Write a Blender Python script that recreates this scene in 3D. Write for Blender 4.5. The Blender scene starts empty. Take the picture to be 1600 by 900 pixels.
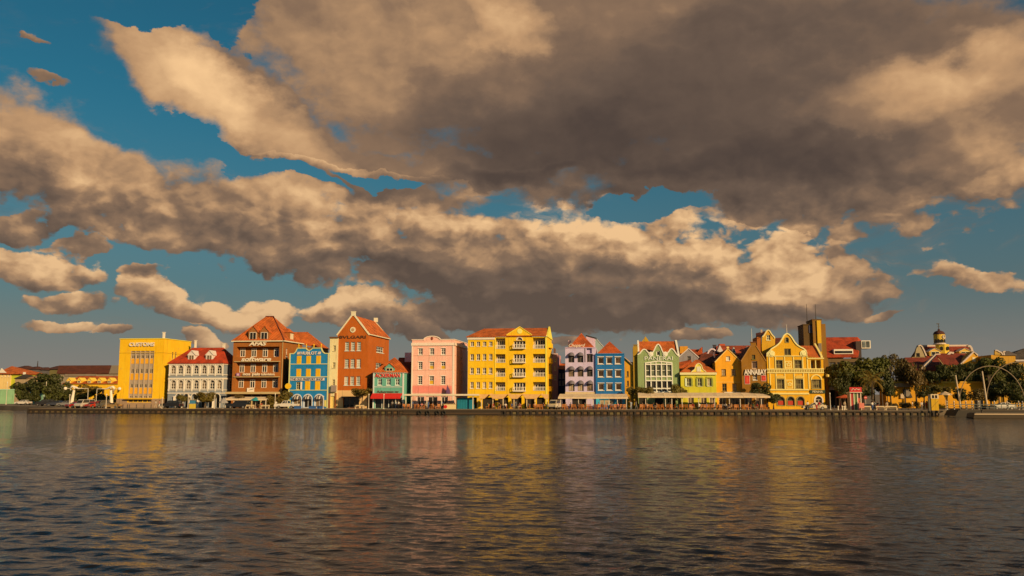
import bpy, bmesh, math, random
import numpy as np
from mathutils import Vector, Matrix
from mathutils.geometry import tessellate_polygon

R = math.radians
scene = bpy.context.scene
COL = scene.collection
rnd = random.Random(7)

# ------------------------------------------------------------------ camera
FPX, HORIZON, CAM_H = 1333.3, 616.0, 4.0          # focal length in photo pixels, horizon row, eye height over the water
PITCH = math.atan((HORIZON - 450.0) / FPX)
cam_d = bpy.data.cameras.new('camera')
cam = bpy.data.objects.new('camera', cam_d)
COL.objects.link(cam)
cam_d.sensor_width = 36.0
cam_d.lens = 36.0 * FPX / 1600.0
cam_d.clip_start, cam_d.clip_end = 0.5, 20000.0
cam.location = (0, 0, CAM_H)
cam.rotation_euler = (R(90) + PITCH, 0, 0)
scene.camera = cam

# ------------------------------------------------------------------ sun and exposure
SUN_AZ, SUN_EL = R(40), R(20)                      # to the right of straight behind the camera; low evening sun
sun_dir = Vector((math.sin(SUN_AZ) * math.cos(SUN_EL), -math.cos(SUN_AZ) * math.cos(SUN_EL), math.sin(SUN_EL)))
sd = bpy.data.lights.new('sun', 'SUN')
sd.energy, sd.angle, sd.color = 5.0, R(0.6), (1.0, 0.64, 0.29)
so = bpy.data.objects.new('sun', sd)
COL.objects.link(so)
so.rotation_euler = sun_dir.to_track_quat('Z', 'Y').to_euler()
so.location = (60, -60, 60)
vs = scene.view_settings
vs.view_transform, vs.look, vs.exposure, vs.gamma = 'Standard', 'None', 0.0, 1.0

def pix_dir(px, py):
    """unit ray through a photo pixel"""
    d = Vector(((px - 800.0) / FPX, 1.0, (450.0 - py) / FPX))
    c, s = math.cos(PITCH), math.sin(PITCH)
    return Vector((d.x, d.y * c - d.z * s, d.y * s + d.z * c)).normalized()

# ------------------------------------------------------------------ sky
world = bpy.data.worlds.new('World')
scene.world = world
world.use_nodes = True

class NT:
    """small helper for writing node trees as expressions"""
    def __init__(s, tree):
        s.t = tree
        tree.nodes.clear()
    def node(s, kind, **kw):
        n = s.t.nodes.new(kind)
        for k, v in kw.items():
            setattr(n, k, v)
        return n
    def put(s, sock, v):
        if isinstance(v, bpy.types.NodeSocket):
            s.t.links.new(v, sock)
        elif v is not None:
            if sock.type == 'RGBA' and len(v) == 3:
                v = (*v, 1.0)
            sock.default_value = v
    def m(s, op, a, b=None, c=None, clamp=False):
        n = s.node('ShaderNodeMath', operation=op, use_clamp=clamp)
        for i, v in enumerate((a, b, c)):
            if v is not None:
                s.put(n.inputs[i], v)
        return n.outputs[0]
    def vm(s, op, a, b=None):
        n = s.node('ShaderNodeVectorMath', operation=op)
        s.put(n.inputs[0], a)
        if b is not None:
            s.put(n.inputs[1], b)
        return n.outputs['Value'] if op in ('DOT_PRODUCT', 'LENGTH') else n.outputs[0]
    def xyz(s, x, y, z=0.0):
        n = s.node('ShaderNodeCombineXYZ')
        for i, v in enumerate((x, y, z)):
            s.put(n.inputs[i], v)
        return n.outputs[0]
    def noise(s, vec, scale, detail=4, rough=0.55, dist=0.0, out=0):
        n = s.node('ShaderNodeTexNoise')
        if vec is not None:
            s.put(n.inputs['Vector'], vec)
        n.inputs['Scale'].default_value = scale
        n.inputs['Detail'].default_value = detail
        n.inputs['Roughness'].default_value = rough
        n.inputs['Distortion'].default_value = dist
        return n.outputs[out]
    def maprange(s, v, a, b, c=0.0, d=1.0, kind='SMOOTHSTEP'):
        n = s.node('ShaderNodeMapRange', interpolation_type=kind, clamp=True) if kind == 'LINEAR' else s.node('ShaderNodeMapRange', interpolation_type=kind)
        s.put(n.inputs[0], v)
        for i, x in enumerate((a, b, c, d)):
            s.put(n.inputs[i + 1], x)
        return n.outputs[0]
    def mix(s, f, a, b, blend='MIX'):
        n = s.node('ShaderNodeMix', data_type='RGBA', blend_type=blend)
        s.put(n.inputs[0], f)
        s.put(n.inputs[6], a)
        s.put(n.inputs[7], b)
        return n.outputs[2]
    def ramp(s, f, stops):
        n = s.node('ShaderNodeValToRGB')
        e = n.color_ramp.elements
        while len(e) < len(stops):
            e.new(0.5)
        for i, (p, c) in enumerate(stops):
            e[i].position = p
            e[i].color = (*c, 1.0)
        s.put(n.inputs[0], f)
        return n.outputs[0]

def build_sky():
    t = NT(world.node_tree)
    tc = t.node('ShaderNodeTexCoord').outputs['Generated']
    sep = t.node('ShaderNodeSeparateXYZ')
    t.put(sep.inputs[0], tc)
    x, y, z = sep.outputs
    A = t.m('ARCTAN2', x, y)
    E = t.m('ARCSINE', t.m('MINIMUM', t.m('MAXIMUM', z, -1.0), 1.0))
    # clouds shrink towards the horizon: noise lives in a mapping that is finer there
    Ep = t.m('ADD', t.m('MAXIMUM', E, -0.02), 0.20)
    q = t.xyz(t.m('MULTIPLY', A, 2.5), t.m('MULTIPLY', E, 3.7), 0.37)
    w1 = t.noise(q, 1.7, 3, 0.5, out=1)
    w2 = t.noise(q, 6.5, 5, 0.58, out=1)
    half = (0.5, 0.5, 0.5)
    w1c = t.vm('SUBTRACT', w1, half)
    w2c = t.vm('SUBTRACT', w2, half)
    def scaled(v, sx, sy):
        return t.vm('MULTIPLY', v, (sx, sy, 0.0))
    wv = t.vm('ADD', scaled(w1c, 0.42, 0.30), scaled(w2c, 0.17, 0.15))
    Epn = t.m('MULTIPLY', Ep, 0.95)
    warp = t.vm('MULTIPLY', wv, t.xyz(Epn, Epn, 0.0))
    P = t.vm('ADD', t.xyz(A, E, 0.0), warp)
    def pixel_az_el(px, py):
        d = pix_dir(px, py)
        return math.atan2(d.x, d.y), math.asin(d.z)
    last = [None]
    def blob(px, py, rx, ry, rot=0.0, height=False):
        """1 - r^2 of an ellipse given on the photograph's sky, as direction angles"""
        a, e = pixel_az_el(px, py)
        n = t.node('ShaderNodeMapping', vector_type='TEXTURE')
        if last[0] is None:
            t.put(n.inputs['Vector'], P)
        else:                                  # evaluated one after the other, to keep the shader small
            k_ = t.node('ShaderNodeVectorMath', operation='MULTIPLY_ADD')
            t.put(k_.inputs[0], last[0])
            k_.inputs[1].default_value = (1e-9, 1e-9, 1e-9)
            t.put(k_.inputs[2], P)
            t.put(n.inputs['Vector'], k_.outputs[0])
        n.inputs['Location'].default_value = (a, e, 0)
        n.inputs['Rotation'].default_value = (0, 0, -R(rot))
        k = math.cos(math.atan(math.hypot(px - 800, py - 450) / FPX)) / FPX
        n.inputs['Scale'].default_value = (rx * k, ry * k, 1.0)
        v = n.outputs[0]
        g = t.m('SUBTRACT', 1.0, t.vm('DOT_PRODUCT', v, v))
        if not height:
            return g
        sy = t.node('ShaderNodeSeparateXYZ')
        t.put(sy.inputs[0], v)
        return g, sy.outputs[1]
    CLOUDS = [
        # upper deck
        (1010, 90, 640, 260, 6), (1400, 150, 480, 230, -4), (640, 100, 340, 140, 8), (1180, 270, 440, 105, 2),
        (262, 95, 140, 95, 30), (400, 165, 230, 92, 26), (560, 225, 220, 62, 10), (1460, 300, 230, 60, -8),
        (700, 5, 400, 75, 0), (545, 20, 200, 60, 0), (800, 245, 320, 58, 0),
        # middle band
        (10, 250, 210, 110, 24), (180, 315, 260, 76, 14), (430, 352, 320, 84, 9), (690, 392, 320, 102, 6),
        (800, 462, 330, 46, 4), (1020, 474, 330, 40, 2), (930, 410, 300, 104, 3), (1150, 432, 250, 88, 4), (1300, 450, 110, 52, 0), (620, 300, 230, 36, 0),
        # small cumulus near the horizon
        (70, 412, 100, 33, 6), (110, 474, 92, 27, 8), (240, 462, 76, 30, 10), (388, 482, 72, 36, 0), (312, 486, 56, 18, 10),
        (545, 486, 112, 30, 5), (650, 516, 52, 20, 0), (95, 515, 52, 14, 0), (175, 523, 30, 11, 0), (314, 527, 30, 17, 0),
        (887, 521, 36, 17, 0), (1505, 430, 100, 26, 10), (1080, 522, 52, 13, 0), (1415, 486, 46, 11, 0), (760, 492, 150, 20, 0),
        (30, 55, 30, 11, 20), (42, 138, 44, 15, 10), (105, 382, 56, 18, 0), (220, 425, 52, 22, 20), (560, 262, 190, 30, 3), (22, 350, 60, 20, 0),
    ]
    D, HS, HW = None, 0.0, 0.02
    for i, c in enumerate(CLOUDS):
        if i < 11:                       # the deck is seen from below: no sunlit tops
            b = blob(*c)
            D = b if D is None else t.m('SMOOTH_MAX', D, b, 0.12)
            last[0] = D
            continue
        b, hy = blob(*c, height=True)
        w = t.m('MAXIMUM', b, 0.0)
        HS = t.m('MULTIPLY_ADD', w, hy, HS)
        HW = t.m('ADD', HW, w)
        D = t.m('SMOOTH_MAX', D, b, 0.12)
        last[0] = t.m('ADD', t.m('ADD', D, HS), HW)
    HV = t.m('DIVIDE', HS, HW)           # -1 at a cloud's base, +1 at its crown
    D = t.m('MAXIMUM', D, -1.0)
    # holes of clear sky inside the cover
    for h in [(395, 42, 62, 46, 10), (290, 220, 150, 36, 14), (450, 262, 110, 22, 8), (600, 262, 90, 14, 4), (1045, 322, 95, 24, 6), (250, 10, 120, 30, 0)]:
        D = t.m('SUBTRACT', D, t.m('MULTIPLY', t.m('MAXIMUM', blob(*h), 0.0), 1.75))
        last[0] = D
    # the same broken cover goes on outside the frame
    gen = t.m('MULTIPLY', t.m('SUBTRACT', t.noise(q, 1.25, 4, 0.5), 0.44), 5.0)
    inside = t.m('MULTIPLY', t.maprange(t.m('ABSOLUTE', A), 0.52, 0.66, 1.0, 0.0), t.maprange(E, 0.44, 0.56, 1.0, 0.0))
    D = t.m('ADD', t.m('MULTIPLY', D, inside), t.m('MULTIPLY', gen, t.m('SUBTRACT', 1.0, inside)))
    fine = t.noise(q, 7.0, 8, 0.60, 0.1)
    vq = t.vm('ADD', q, t.vm('MULTIPLY', w2c, (0.10, 0.10, 0.0)))
    def billow(vec):
        n = t.node('ShaderNodeTexVoronoi', voronoi_dimensions='2D', feature='F1')
        t.put(n.inputs['Vector'], vec)
        n.inputs['Scale'].default_value = 9.0
        n.inputs['Detail'].default_value = 2.5
        n.inputs['Roughness'].default_value = 0.55
        return n.outputs['Distance']
    bil = billow(vq)
    puff = t.m('SUBTRACT', 0.55, bil)
    hi = t.maprange(E, 0.17, 0.29)
    dens = t.m('ADD', t.m('ADD', t.m('ADD', t.m('MULTIPLY', D, t.m('SUBTRACT', 1.4, t.m('MULTIPLY', hi, 0.40))), t.m('MULTIPLY', t.m('MAXIMUM', t.m('SUBTRACT', D, 0.30), 0.0), t.m('MULTIPLY', hi, 2.6))), t.m('MULTIPLY', t.m('SUBTRACT', fine, 0.5), t.m('ADD', 2.3, t.m('MULTIPLY', hi, 0.9)))), t.m('MULTIPLY', puff, t.m('SUBTRACT', 0.95, t.m('MULTIPLY', hi, 0.6))))
    mask = t.maprange(dens, 0.0, t.m('ADD', 0.42, t.m('MULTIPLY', hi, 1.2)))
    wisp = t.m('MULTIPLY', t.maprange(t.noise(t.vm('MULTIPLY', vq, (0.8, 1.2, 1.0)), 4.2, 7, 0.64, 0.6), 0.50, 0.78), t.maprange(D, -1.2, 0.1, 0.06, 0.50))
    mask = t.m('MAXIMUM', mask, wisp)
    # light on the clouds: broad tone, then relief towards the low sun
    TONE = [
        (1050, 190, 430, 150, 4, -0.34), (1250, 285, 330, 66, 2, -0.26), (850, 210, 260, 80, 10, -0.16), (1250, 40, 330, 60, 4, -0.22),
        (840, 450, 300, 52, 5, -0.34), (600, 430, 170, 28, 12, -0.20), (1010, 480, 330, 28, 2, -0.20), (560, 268, 230, 34, 3, -0.30), (800, 262, 140, 26, 0, -0.24),
        (225, 425, 45, 18, 20, -0.35), (700, 505, 200, 22, 0, -0.20), (700, 370, 200, 22, 6, -0.10), (950, 300, 60, 18, 0, -0.2),
        (285, 115, 150, 90, 30, 0.42), (440, 190, 200, 55, 26, 0.32), (1430, 130, 240, 84, -6, 0.40), (1540, 250, 130, 70, 0, 0.20), (740, 30, 110, 55, 20, 0.30), (600, 80, 240, 90, 0, 0.17),
        (930, 335, 120, 34, 8, 0.42), (1110, 385, 200, 55, 4, 0.38), (1230, 430, 120, 45, 0, 0.24), (600, 330, 260, 44, 5, 0.26), (160, 300, 190, 60, 18, 0.22), (420, 350, 200, 40, 10, 0.12), (1130, 450, 160, 30, 0, 0.18),
        (70, 408, 120, 40, 6, 0.34), (110, 470, 110, 36, 8, 0.26), (390, 478, 90, 44, 0, 0.42), (540, 480, 130, 36, 5, 0.32), (240, 460, 90, 36, 10, 0.32), (1500, 428, 110, 34, 10, 0.25), (100, 515, 120, 24, 0, 0.2), (320, 526, 60, 24, 0, 0.25), (887, 521, 50, 24, 0, 0.25), (20, 220, 120, 60, 20, 0.16),
    ]
    T = 0.46
    for *c, wgt in TONE:
        g = t.m('MAXIMUM', blob(*c), 0.0)
        T = t.m('ADD', T, t.m('MULTIPLY', g, wgt))
        last[0] = T
    sh = (0.035, 0.055, 0.0)
    rel1 = t.m('SUBTRACT', fine, t.noise(t.vm('ADD', q, sh), 7.0, 6, 0.60, 0.1))
    rel2 = t.m('SUBTRACT', billow(t.vm('ADD', vq, (0.022, 0.042, 0.0))), bil)
    mid1 = t.noise(q, 3.0, 4, 0.5)
    mid2 = t.noise(t.vm('ADD', q, (0.07, 0.12, 0.0)), 3.0, 4, 0.5)
    rel = t.m('ADD', t.m('ADD', t.m('MULTIPLY', rel1, 0.72), t.m('MULTIPLY', rel2, 0.42)), t.m('MULTIPLY', t.m('SUBTRACT', mid1, mid2), 1.15))
    # relief is strong on the sunlit cumulus, soft under the dark deck
    relk = t.maprange(T, 0.1, 0.75, 0.50, 1.0, 'LINEAR')
    relk = t.m('MULTIPLY', relk, t.m('SUBTRACT', 1.0, t.m('MULTIPLY', hi, 0.80)))
    T = t.m('ADD', T, t.m('MULTIPLY', rel, relk))
    T = t.m('ADD', T, t.m('MULTIPLY', HV, t.m('SUBTRACT', 0.32, t.m('MULTIPLY', hi, 0.14))))
    T = t.m('SUBTRACT', T, t.maprange(E, 0.42, 0.62, 0.0, 0.20))      # the grey deck goes on overhead
    T = t.m('MULTIPLY', T, 0.93)
    ccol = t.ramp(T, [(0.0, (0.082, 0.058, 0.047)), (0.22, (0.145, 0.098, 0.071)), (0.45, (0.255, 0.158, 0.098)), (0.68, (0.53, 0.310, 0.158)), (1.0, (0.92, 0.58, 0.29))])
    # thin cloud lets the blue through a little and far cloud fades into the evening haze
    lowf = t.maprange(E, 0.0, 0.30, 1.0, 0.0)
    ccol = t.mix(t.m('MULTIPLY', lowf, 0.30), ccol, (0.24, 0.17, 0.12))
    sky = t.node('ShaderNodeTexSky', sky_type='NISHITA', sun_disc=False)
    sky.sun_elevation = SUN_EL
    sky.sun_rotation = math.atan2(sun_dir.x, sun_dir.y)
    sky.air_density, sky.dust_density, sky.ozone_density = 1.0, 1.6, 1.0
    s1 = t.mix(1.0, sky.outputs[0], (0.115, 0.465, 0.50), 'MULTIPLY')
    # evening haze greys the lowest degrees
    s1 = t.mix(t.maprange(E, -0.02, 0.34, 0.85, 0.0), s1, (1.45, 1.42, 1.42))
    s1 = t.mix(t.maprange(E, 0.0, 0.13, 0.70, 0.0), s1, (2.75, 2.38, 2.05))
    s10 = t.vm('MULTIPLY', ccol, (10.0, 10.0, 10.0))
    final = t.mix(mask, s1, s10)
    bg = t.node('ShaderNodeBackground')
    t.put(bg.inputs[0], final)
    bg.inputs[1].default_value = 0.1
    o = t.node('ShaderNodeOutputWorld')
    t.t.links.new(bg.outputs[0], o.inputs[0])
build_sky()
world.cycles.sampling_method = 'NONE'
scene.cycles.adaptive_threshold = 0.014
scene.cycles.max_bounces = 5
scene.cycles.diffuse_bounces = 2
scene.cycles.glossy_bounces = 3
scene.cycles.caustics_reflective = False
scene.cycles.caustics_refractive = False

# ------------------------------------------------------------------ quay frame: u runs along the quay to the right, v inland
TH = math.atan(0.136)
EU, EV = Vector((math.cos(TH), -math.sin(TH), 0)), Vector((math.sin(TH), math.cos(TH), 0))
ORG = Vector((0, 170.0, 0))
DECK = 1.0
def W(u, v, z=0.0):
    return ORG + EU * u + EV * v + Vector((0, 0, z))
def uz(px, py, v):
    """point of the vertical plane at depth v behind the quay edge that a photo pixel shows -> (u, z)"""
    d = pix_dir(px, py)
    o = Vector((0, 0, CAM_H)) - ORG
    k = (v - o.dot(EV)) / d.dot(EV)
    p = o + d * k
    return p.dot(EU), p.z
def vz(px, py, u):
    """the same for a wall running inland at u -> (v, z)"""
    d = pix_dir(px, py)
    o = Vector((0, 0, CAM_H)) - ORG
    k = (u - o.dot(EU)) / d.dot(EU)
    p = o + d * k
    return p.dot(EV), p.z

# ------------------------------------------------------------------ materials
MATS = {}
SUNLIT = (1.12, 0.80, 0.43)
def lin(c):
    return tuple(((x / 255.0 + 0.055) / 1.055) ** 2.4 if x > 10 else x / 255.0 / 12.92 for x in c)
def alb(*rgb):
    """real base colour of a surface seen as this colour in the evening sun"""
    return tuple(min(0.86, max(0.006, a / s)) for a, s in zip(lin(rgb), SUNLIT))
def mat(kind, col=(0.5, 0.5, 0.5), **kw):
    key = (kind, tuple(round(c, 3) for c in col), tuple(sorted(kw.items())))
    if key in MATS:
        return MATS[key]
    mt = bpy.data.materials.new(kind)
    mt.use_nodes = True
    t = NT(mt.node_tree)
    b = t.node('ShaderNodeBsdfPrincipled')
    o = t.node('ShaderNodeOutputMaterial')
    t.t.links.new(b.outputs[0], o.inputs[0])
    co = t.node('ShaderNodeTexCoord').outputs['Object']
    rand = t.node('ShaderNodeObjectInfo').outputs['Random']
    I = b.inputs
    def base(v):
        t.put(I['Base Color'], v)
    def bump(h, strength, dist=0.02):
        n = t.node('ShaderNodeBump')
        n.inputs['Strength'].default_value = strength
        n.inputs['Distance'].default_value = dist
        t.put(n.inputs['Height'], h)
        t.t.links.new(n.outputs[0], I['Normal'])
    dark = tuple(c * 0.62 for c in col)
    lite = tuple(min(0.88, c * 1.12 + 0.01) for c in col)
    I['Roughness'].default_value = 0.8
    if kind == 'plaster':
        n1 = t.noise(co, 0.35, 5, 0.6)
        streak = t.noise(t.vm('MULTIPLY', co, (2.2, 2.2, 0.16)), 1.0, 5, 0.62)
        c = t.mix(t.maprange(n1, 0.35, 0.7), col, lite)
        c = t.mix(t.m('MULTIPLY', t.maprange(streak, 0.50, 0.76), 0.75), c, dark)
        patch = t.noise(t.vm('MULTIPLY', co, (0.6, 0.6, 0.9)), 1.1, 6, 0.7)
        c = t.mix(t.maprange(patch, 0.56, 0.64, 0.0, 0.38), c, tuple(x * 0.72 + 0.06 for x in col))
        base(c)
        I['Roughness'].default_value = 0.9
        bump(t.noise(co, 9.0, 4), 0.35, 0.02)
    elif kind == 'brick':
        br = t.node('ShaderNodeTexBrick')
        t.put(br.inputs['Vector'], t.vm('ADD', t.vm('MULTIPLY', co, (1, 1, 0)), t.xyz(0, t.m('MULTIPLY', 1.0, 0.0), 0)))
        sp = t.node('ShaderNodeSeparateXYZ')
        t.put(sp.inputs[0], co)
        t.put(br.inputs['Vector'], t.xyz(t.m('ADD', sp.outputs[0], sp.outputs[1]), sp.outputs[2], 0.0))
        br.inputs['Scale'].default_value = 3.2
        t.put(br.inputs['Color1'], col)
        t.put(br.inputs['Color2'], dark)
        t.put(br.inputs['Mortar'], tuple(c * 0.8 + 0.04 for c in col))
        n1 = t.noise(co, 0.5, 5, 0.6)
        base(t.mix(t.maprange(n1, 0.4, 0.75, 0, 0.5), br.outputs[0], lite))
        bump(br.outputs[1], -0.4, 0.02)
    elif kind == 'tile':
        sp = t.node('ShaderNodeSeparateXYZ')
        t.put(sp.inputs[0], co)
        wv = t.m('SINE', t.m('MULTIPLY', t.m('ADD', sp.outputs[0], sp.outputs[1]), 18.0))
        rows = t.m('FRACT', t.m('MULTIPLY', sp.outputs[2], 3.6))
        n1 = t.noise(co, 0.6, 6, 0.65)
        n2 = t.noise(co, 3.2, 4, 0.7)
        c = t.mix(t.maprange(n1, 0.36, 0.66), col, tuple(x * 0.5 for x in col))
        c = t.mix(t.maprange(n2, 0.45, 0.75, 0.0, 0.6), c, lite)
        c = t.mix(t.maprange(rows, 0.0, 0.18, 0.35, 0.0), c, tuple(x * 0.4 for x in col))
        base(c)
        bump(t.m('ADD', t.m('MULTIPLY', wv, 0.5), rows), 0.9, 0.10)
        I['Roughness'].default_value = 0.85
    elif kind == 'paint':
        n1 = t.noise(co, 1.6, 5, 0.6)
        base(t.mix(t.maprange(n1, 0.5, 0.8, 0, 0.45), col, dark))
        I['Roughness'].default_value = 0.55
        bump(t.noise(co, 14.0, 3), 0.15, 0.01)
    elif kind == 'glass':
        n1 = t.noise(co, 0.9, 2, 0.5)
        c = t.mix(rand, tuple(x * 0.5 for x in col), tuple(min(0.5, x * 1.8) for x in col))
        base(t.mix(t.maprange(n1, 0.4, 0.65), c, tuple(x * 0.45 for x in col)))
        I['Roughness'].default_value = 0.08
        I['Specular IOR Level'].default_value = 0.5
        bump(t.noise(co, 1.3, 2), 0.06, 0.05)
    elif kind == 'metal':
        I['Metallic'].default_value = kw.get('metallic', 0.7)
        I['Roughness'].default_value = 0.42
        base(t.mix(t.maprange(t.noise(co, 3.0, 5), 0.45, 0.75, 0, 0.5), col, dark))
    elif kind == 'carpaint':
        base(col)
        I['Metallic'].default_value = 0.15
        I['Roughness'].default_value = 0.28
        I['Coat Weight'].default_value = 0.6
        I['Coat Roughness'].default_value = 0.08
    elif kind == 'fabric':
        n1 = t.noise(co, 2.2, 5, 0.6)
        base(t.mix(t.maprange(n1, 0.42, 0.75, 0, 0.55), col, dark))
        I['Roughness'].default_value = 0.95
        bump(t.noise(co, 5.0, 4), 0.3, 0.05)
    elif kind == 'leaf':
        n1 = t.noise(co, 0.9, 3, 0.6)
        c = t.mix(n1, tuple(x * 0.6 for x in col), tuple(x * 1.5 for x in col))
        base(t.mix(t.m('MULTIPLY', rand, 0.5), c, (col[0] * 1.7, col[1] * 1.25, col[2])))
        I['Roughness'].default_value = 0.6
        tr = t.node('ShaderNodeBsdfTranslucent')
        t.put(tr.inputs[0], tuple(min(1, x * 1.6) for x in col))
        ms = t.node('ShaderNodeMixShader')
        ms.inputs[0].default_value = 0.22
        t.t.links.new(b.outputs[0], ms.inputs[1])
        t.t.links.new(tr.outputs[0], ms.inputs[2])
        t.t.links.new(ms.outputs[0], o.inputs[0])
    elif kind == 'bark':
        n1 = t.noise(t.vm('MULTIPLY', co, (3, 3, 0.6)), 2.0, 5, 0.65)
        base(t.mix(n1, dark, lite))
        bump(n1, 0.8, 0.05)
    elif kind == 'ground':
        n1 = t.noise(co, 0.12, 6, 0.62)
        n2 = t.noise(co, 2.5, 5, 0.6)
        c = t.mix(t.maprange(n1, 0.35, 0.7), col, dark)
        base(t.mix(t.maprange(n2, 0.5, 0.8, 0, 0.5), c, lite))
        bump(n2, 0.4, 0.02)
        I['Roughness'].default_value = 0.95
    else:   # 'matte'
        n1 = t.noise(co, 3.0, 4, 0.6)
        base(t.mix(t.maprange(n1, 0.4, 0.75, 0, 0.4), col, dark))
        I['Roughness'].default_value = kw.get('rough', 0.7)
    MATS[key] = mt
    return mt

# ------------------------------------------------------------------ mesh helpers
class MB:
    """collects shapes; build() links them as one mesh object"""
    def __init__(s):
        s.v, s.f = [], []
    def add(s, verts, faces):
        n = len(s.v)
        s.v += [tuple(p) for p in verts]
        s.f += [tuple(i + n for i in f) for f in faces]
        return s
    def box(s, x0, x1, y0, y1, z0, z1):
        if x0 > x1: x0, x1 = x1, x0
        if y0 > y1: y0, y1 = y1, y0
        if z0 > z1: z0, z1 = z1, z0
        return s.add([(x0, y0, z0), (x1, y0, z0), (x1, y1, z0), (x0, y1, z0), (x0, y0, z1), (x1, y0, z1), (x1, y1, z1), (x0, y1, z1)],
                     [(0, 3, 2, 1), (4, 5, 6, 7), (0, 1, 5, 4), (1, 2, 6, 5), (2, 3, 7, 6), (3, 0, 4, 7)])
    def tube(s, pts, rads, n=8, caps=True):
        pts = [Vector(p) for p in pts]
        if not hasattr(rads, '__len__'):
            rads = [rads] * len(pts)
        base = len(s.v)
        ref = Vector((0, 0, 1))
        for i, p in enumerate(pts):
            d = (pts[min(i + 1, len(pts) - 1)] - pts[max(i - 1, 0)]).normalized()
            a = d.cross(ref)
            if a.length < 0.05:
                a = d.cross(Vector((0, 1, 0)))
            a.normalize()
            b = a.cross(d)
            for k in range(n):
                w = 2 * math.pi * k / n
                s.v.append(tuple(p + (a * math.cos(w) + b * math.sin(w)) * rads[i]))
        for i in range(len(pts) - 1):
            for k in range(n):
                k2 = (k + 1) % n
                s.f.append((base + i * n + k, base + i * n + k2, base + (i + 1) * n + k2, base + (i + 1) * n + k))
        if caps:
            s.f.append(tuple(base + k for k in range(n))[::-1])
            s.f.append(tuple(base + (len(pts) - 1) * n + k for k in range(n)))
        return s
    def lathe(s, prof, cx=0, cy=0, n=16):
        base = len(s.v)
        for r, z in prof:
            for k in range(n):
                w = 2 * math.pi * k / n
                s.v.append((cx + r * math.cos(w), cy + r * math.sin(w), z))
        for i in range(len(prof) - 1):
            for k in range(n):
                k2 = (k + 1) % n
                s.f.append((base + i * n + k, base + i * n + k2, base + (i + 1) * n + k2, base + (i + 1) * n + k))
        s.f.append(tuple(base + k for k in range(n))[::-1])
        s.f.append(tuple(base + (len(prof) - 1) * n + k for k in range(n)))
        return s
    def prism(s, poly, y0, y1):
        """polygon in (x, z) pulled from y0 to y1"""
        n = len(poly)
        base = len(s.v)
        for y in (y0, y1):
            s.v += [(x, y, z) for x, z in poly]
        tris = tessellate_polygon([[Vector((x, z, 0)) for x, z in poly]])
        for a, b, c in tris:
            s.f.append((base + a, base + b, base + c))
            s.f.append((base + n + c, base + n + b, base + n + a))
        for i in range(n):
            j = (i + 1) % n
            s.f.append((base + i, base + j, base + n + j, base + n + i))
        return s
    def panel(s, outer, holes, y=0.0, reveal=0.25):
        """wall face in the plane y with openings cut through and reveals going in"""
        loops = [outer] + holes
        flat = [p for l in loops for p in l]
        base = len(s.v)
        s.v += [(x, y, z) for x, z in flat]
        tris = tessellate_polygon([[Vector((x, z, 0)) for x, z in l] for l in loops])
        s.f += [(base + a, base + b, base + c) for a, b, c in tris]
        off = len(outer)
        for h in holes:
            n = len(h)
            b2 = len(s.v)
            s.v += [(x, y + reveal, z) for x, z in h]
            for i in range(n):
                j = (i + 1) % n
                s.f.append((base + off + i, base + off + j, b2 + j, b2 + i))
            off += n
        return s
    def mesh(s, name, material, smooth=False):
        me = bpy.data.meshes.new(name)
        me.from_pydata(s.v, [], s.f)
        me.validate()
        bm = bmesh.new()
        bm.from_mesh(me)
        bmesh.ops.recalc_face_normals(bm, faces=bm.faces)
        bm.to_mesh(me)
        bm.free()
        if isinstance(material, (list, tuple)):
            for m_ in material:
                me.materials.append(m_)
        else:
            me.materials.append(material)
        if smooth:
            for p in me.polygons:
                p.use_smooth = True
        return me
    def build(s, name, material, parent=None, smooth=False, loc=None, rot=None):
        return link(name, s.mesh(name, material, smooth), parent, loc, rot)

def link(name, me, parent=None, loc=None, rot=None):
    o = bpy.data.objects.new(name, me)
    COL.objects.link(o)
    if parent is not None:
        o.parent = parent
    if loc is not None:
        o.location = loc
    if rot is not None:
        o.rotation_euler = rot
    return o
def tag(o, label, cat, group=None, kind=None):
    o['label'] = label
    o['category'] = cat
    if group:
        o['group'] = group
    if kind:
        o['kind'] = kind
    return o
def structure(o, label=None):
    o['kind'] = 'structure'
    if label:
        o['label'] = label
    return o
def root(name, u, v, z, label, cat, group=None, turn=0.0):
    o = bpy.data.objects.new(name, None)
    COL.objects.link(o)
    o.location = W(u, v, z)
    o.rotation_euler = (0, 0, -TH + turn)
    o.empty_display_size = 0.5
    return tag(o, label, cat, group)
def place(o, u, v, z=DECK, turn=0.0):
    o.location = W(u, v, z)
    o.rotation_euler = (0, 0, -TH + turn)
    return o
def copy_tree(o, parent=None):
    c = o.copy()
    COL.objects.link(c)
    c.parent = parent
    for ch in list(o.children):
        copy_tree(ch, c)
    return c

def rect(x0, x1, z0, z1):
    return [(x0, z0), (x1, z0), (x1, z1), (x0, z1)]
def arch(x0, x1, z0, z1, n=10, rise=None):
    """opening with a round (or flatter) head reaching z1"""
    r = (x1 - x0) / 2
    rise = r if rise is None else rise
    zs = z1 - rise
    pts = [(x0, z0), (x1, z0)]
    for i in range(n + 1):
        a = math.pi * i / n
        pts.append(((x0 + x1) / 2 + r * math.cos(a), zs + rise * math.sin(a)))
    return pts

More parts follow.
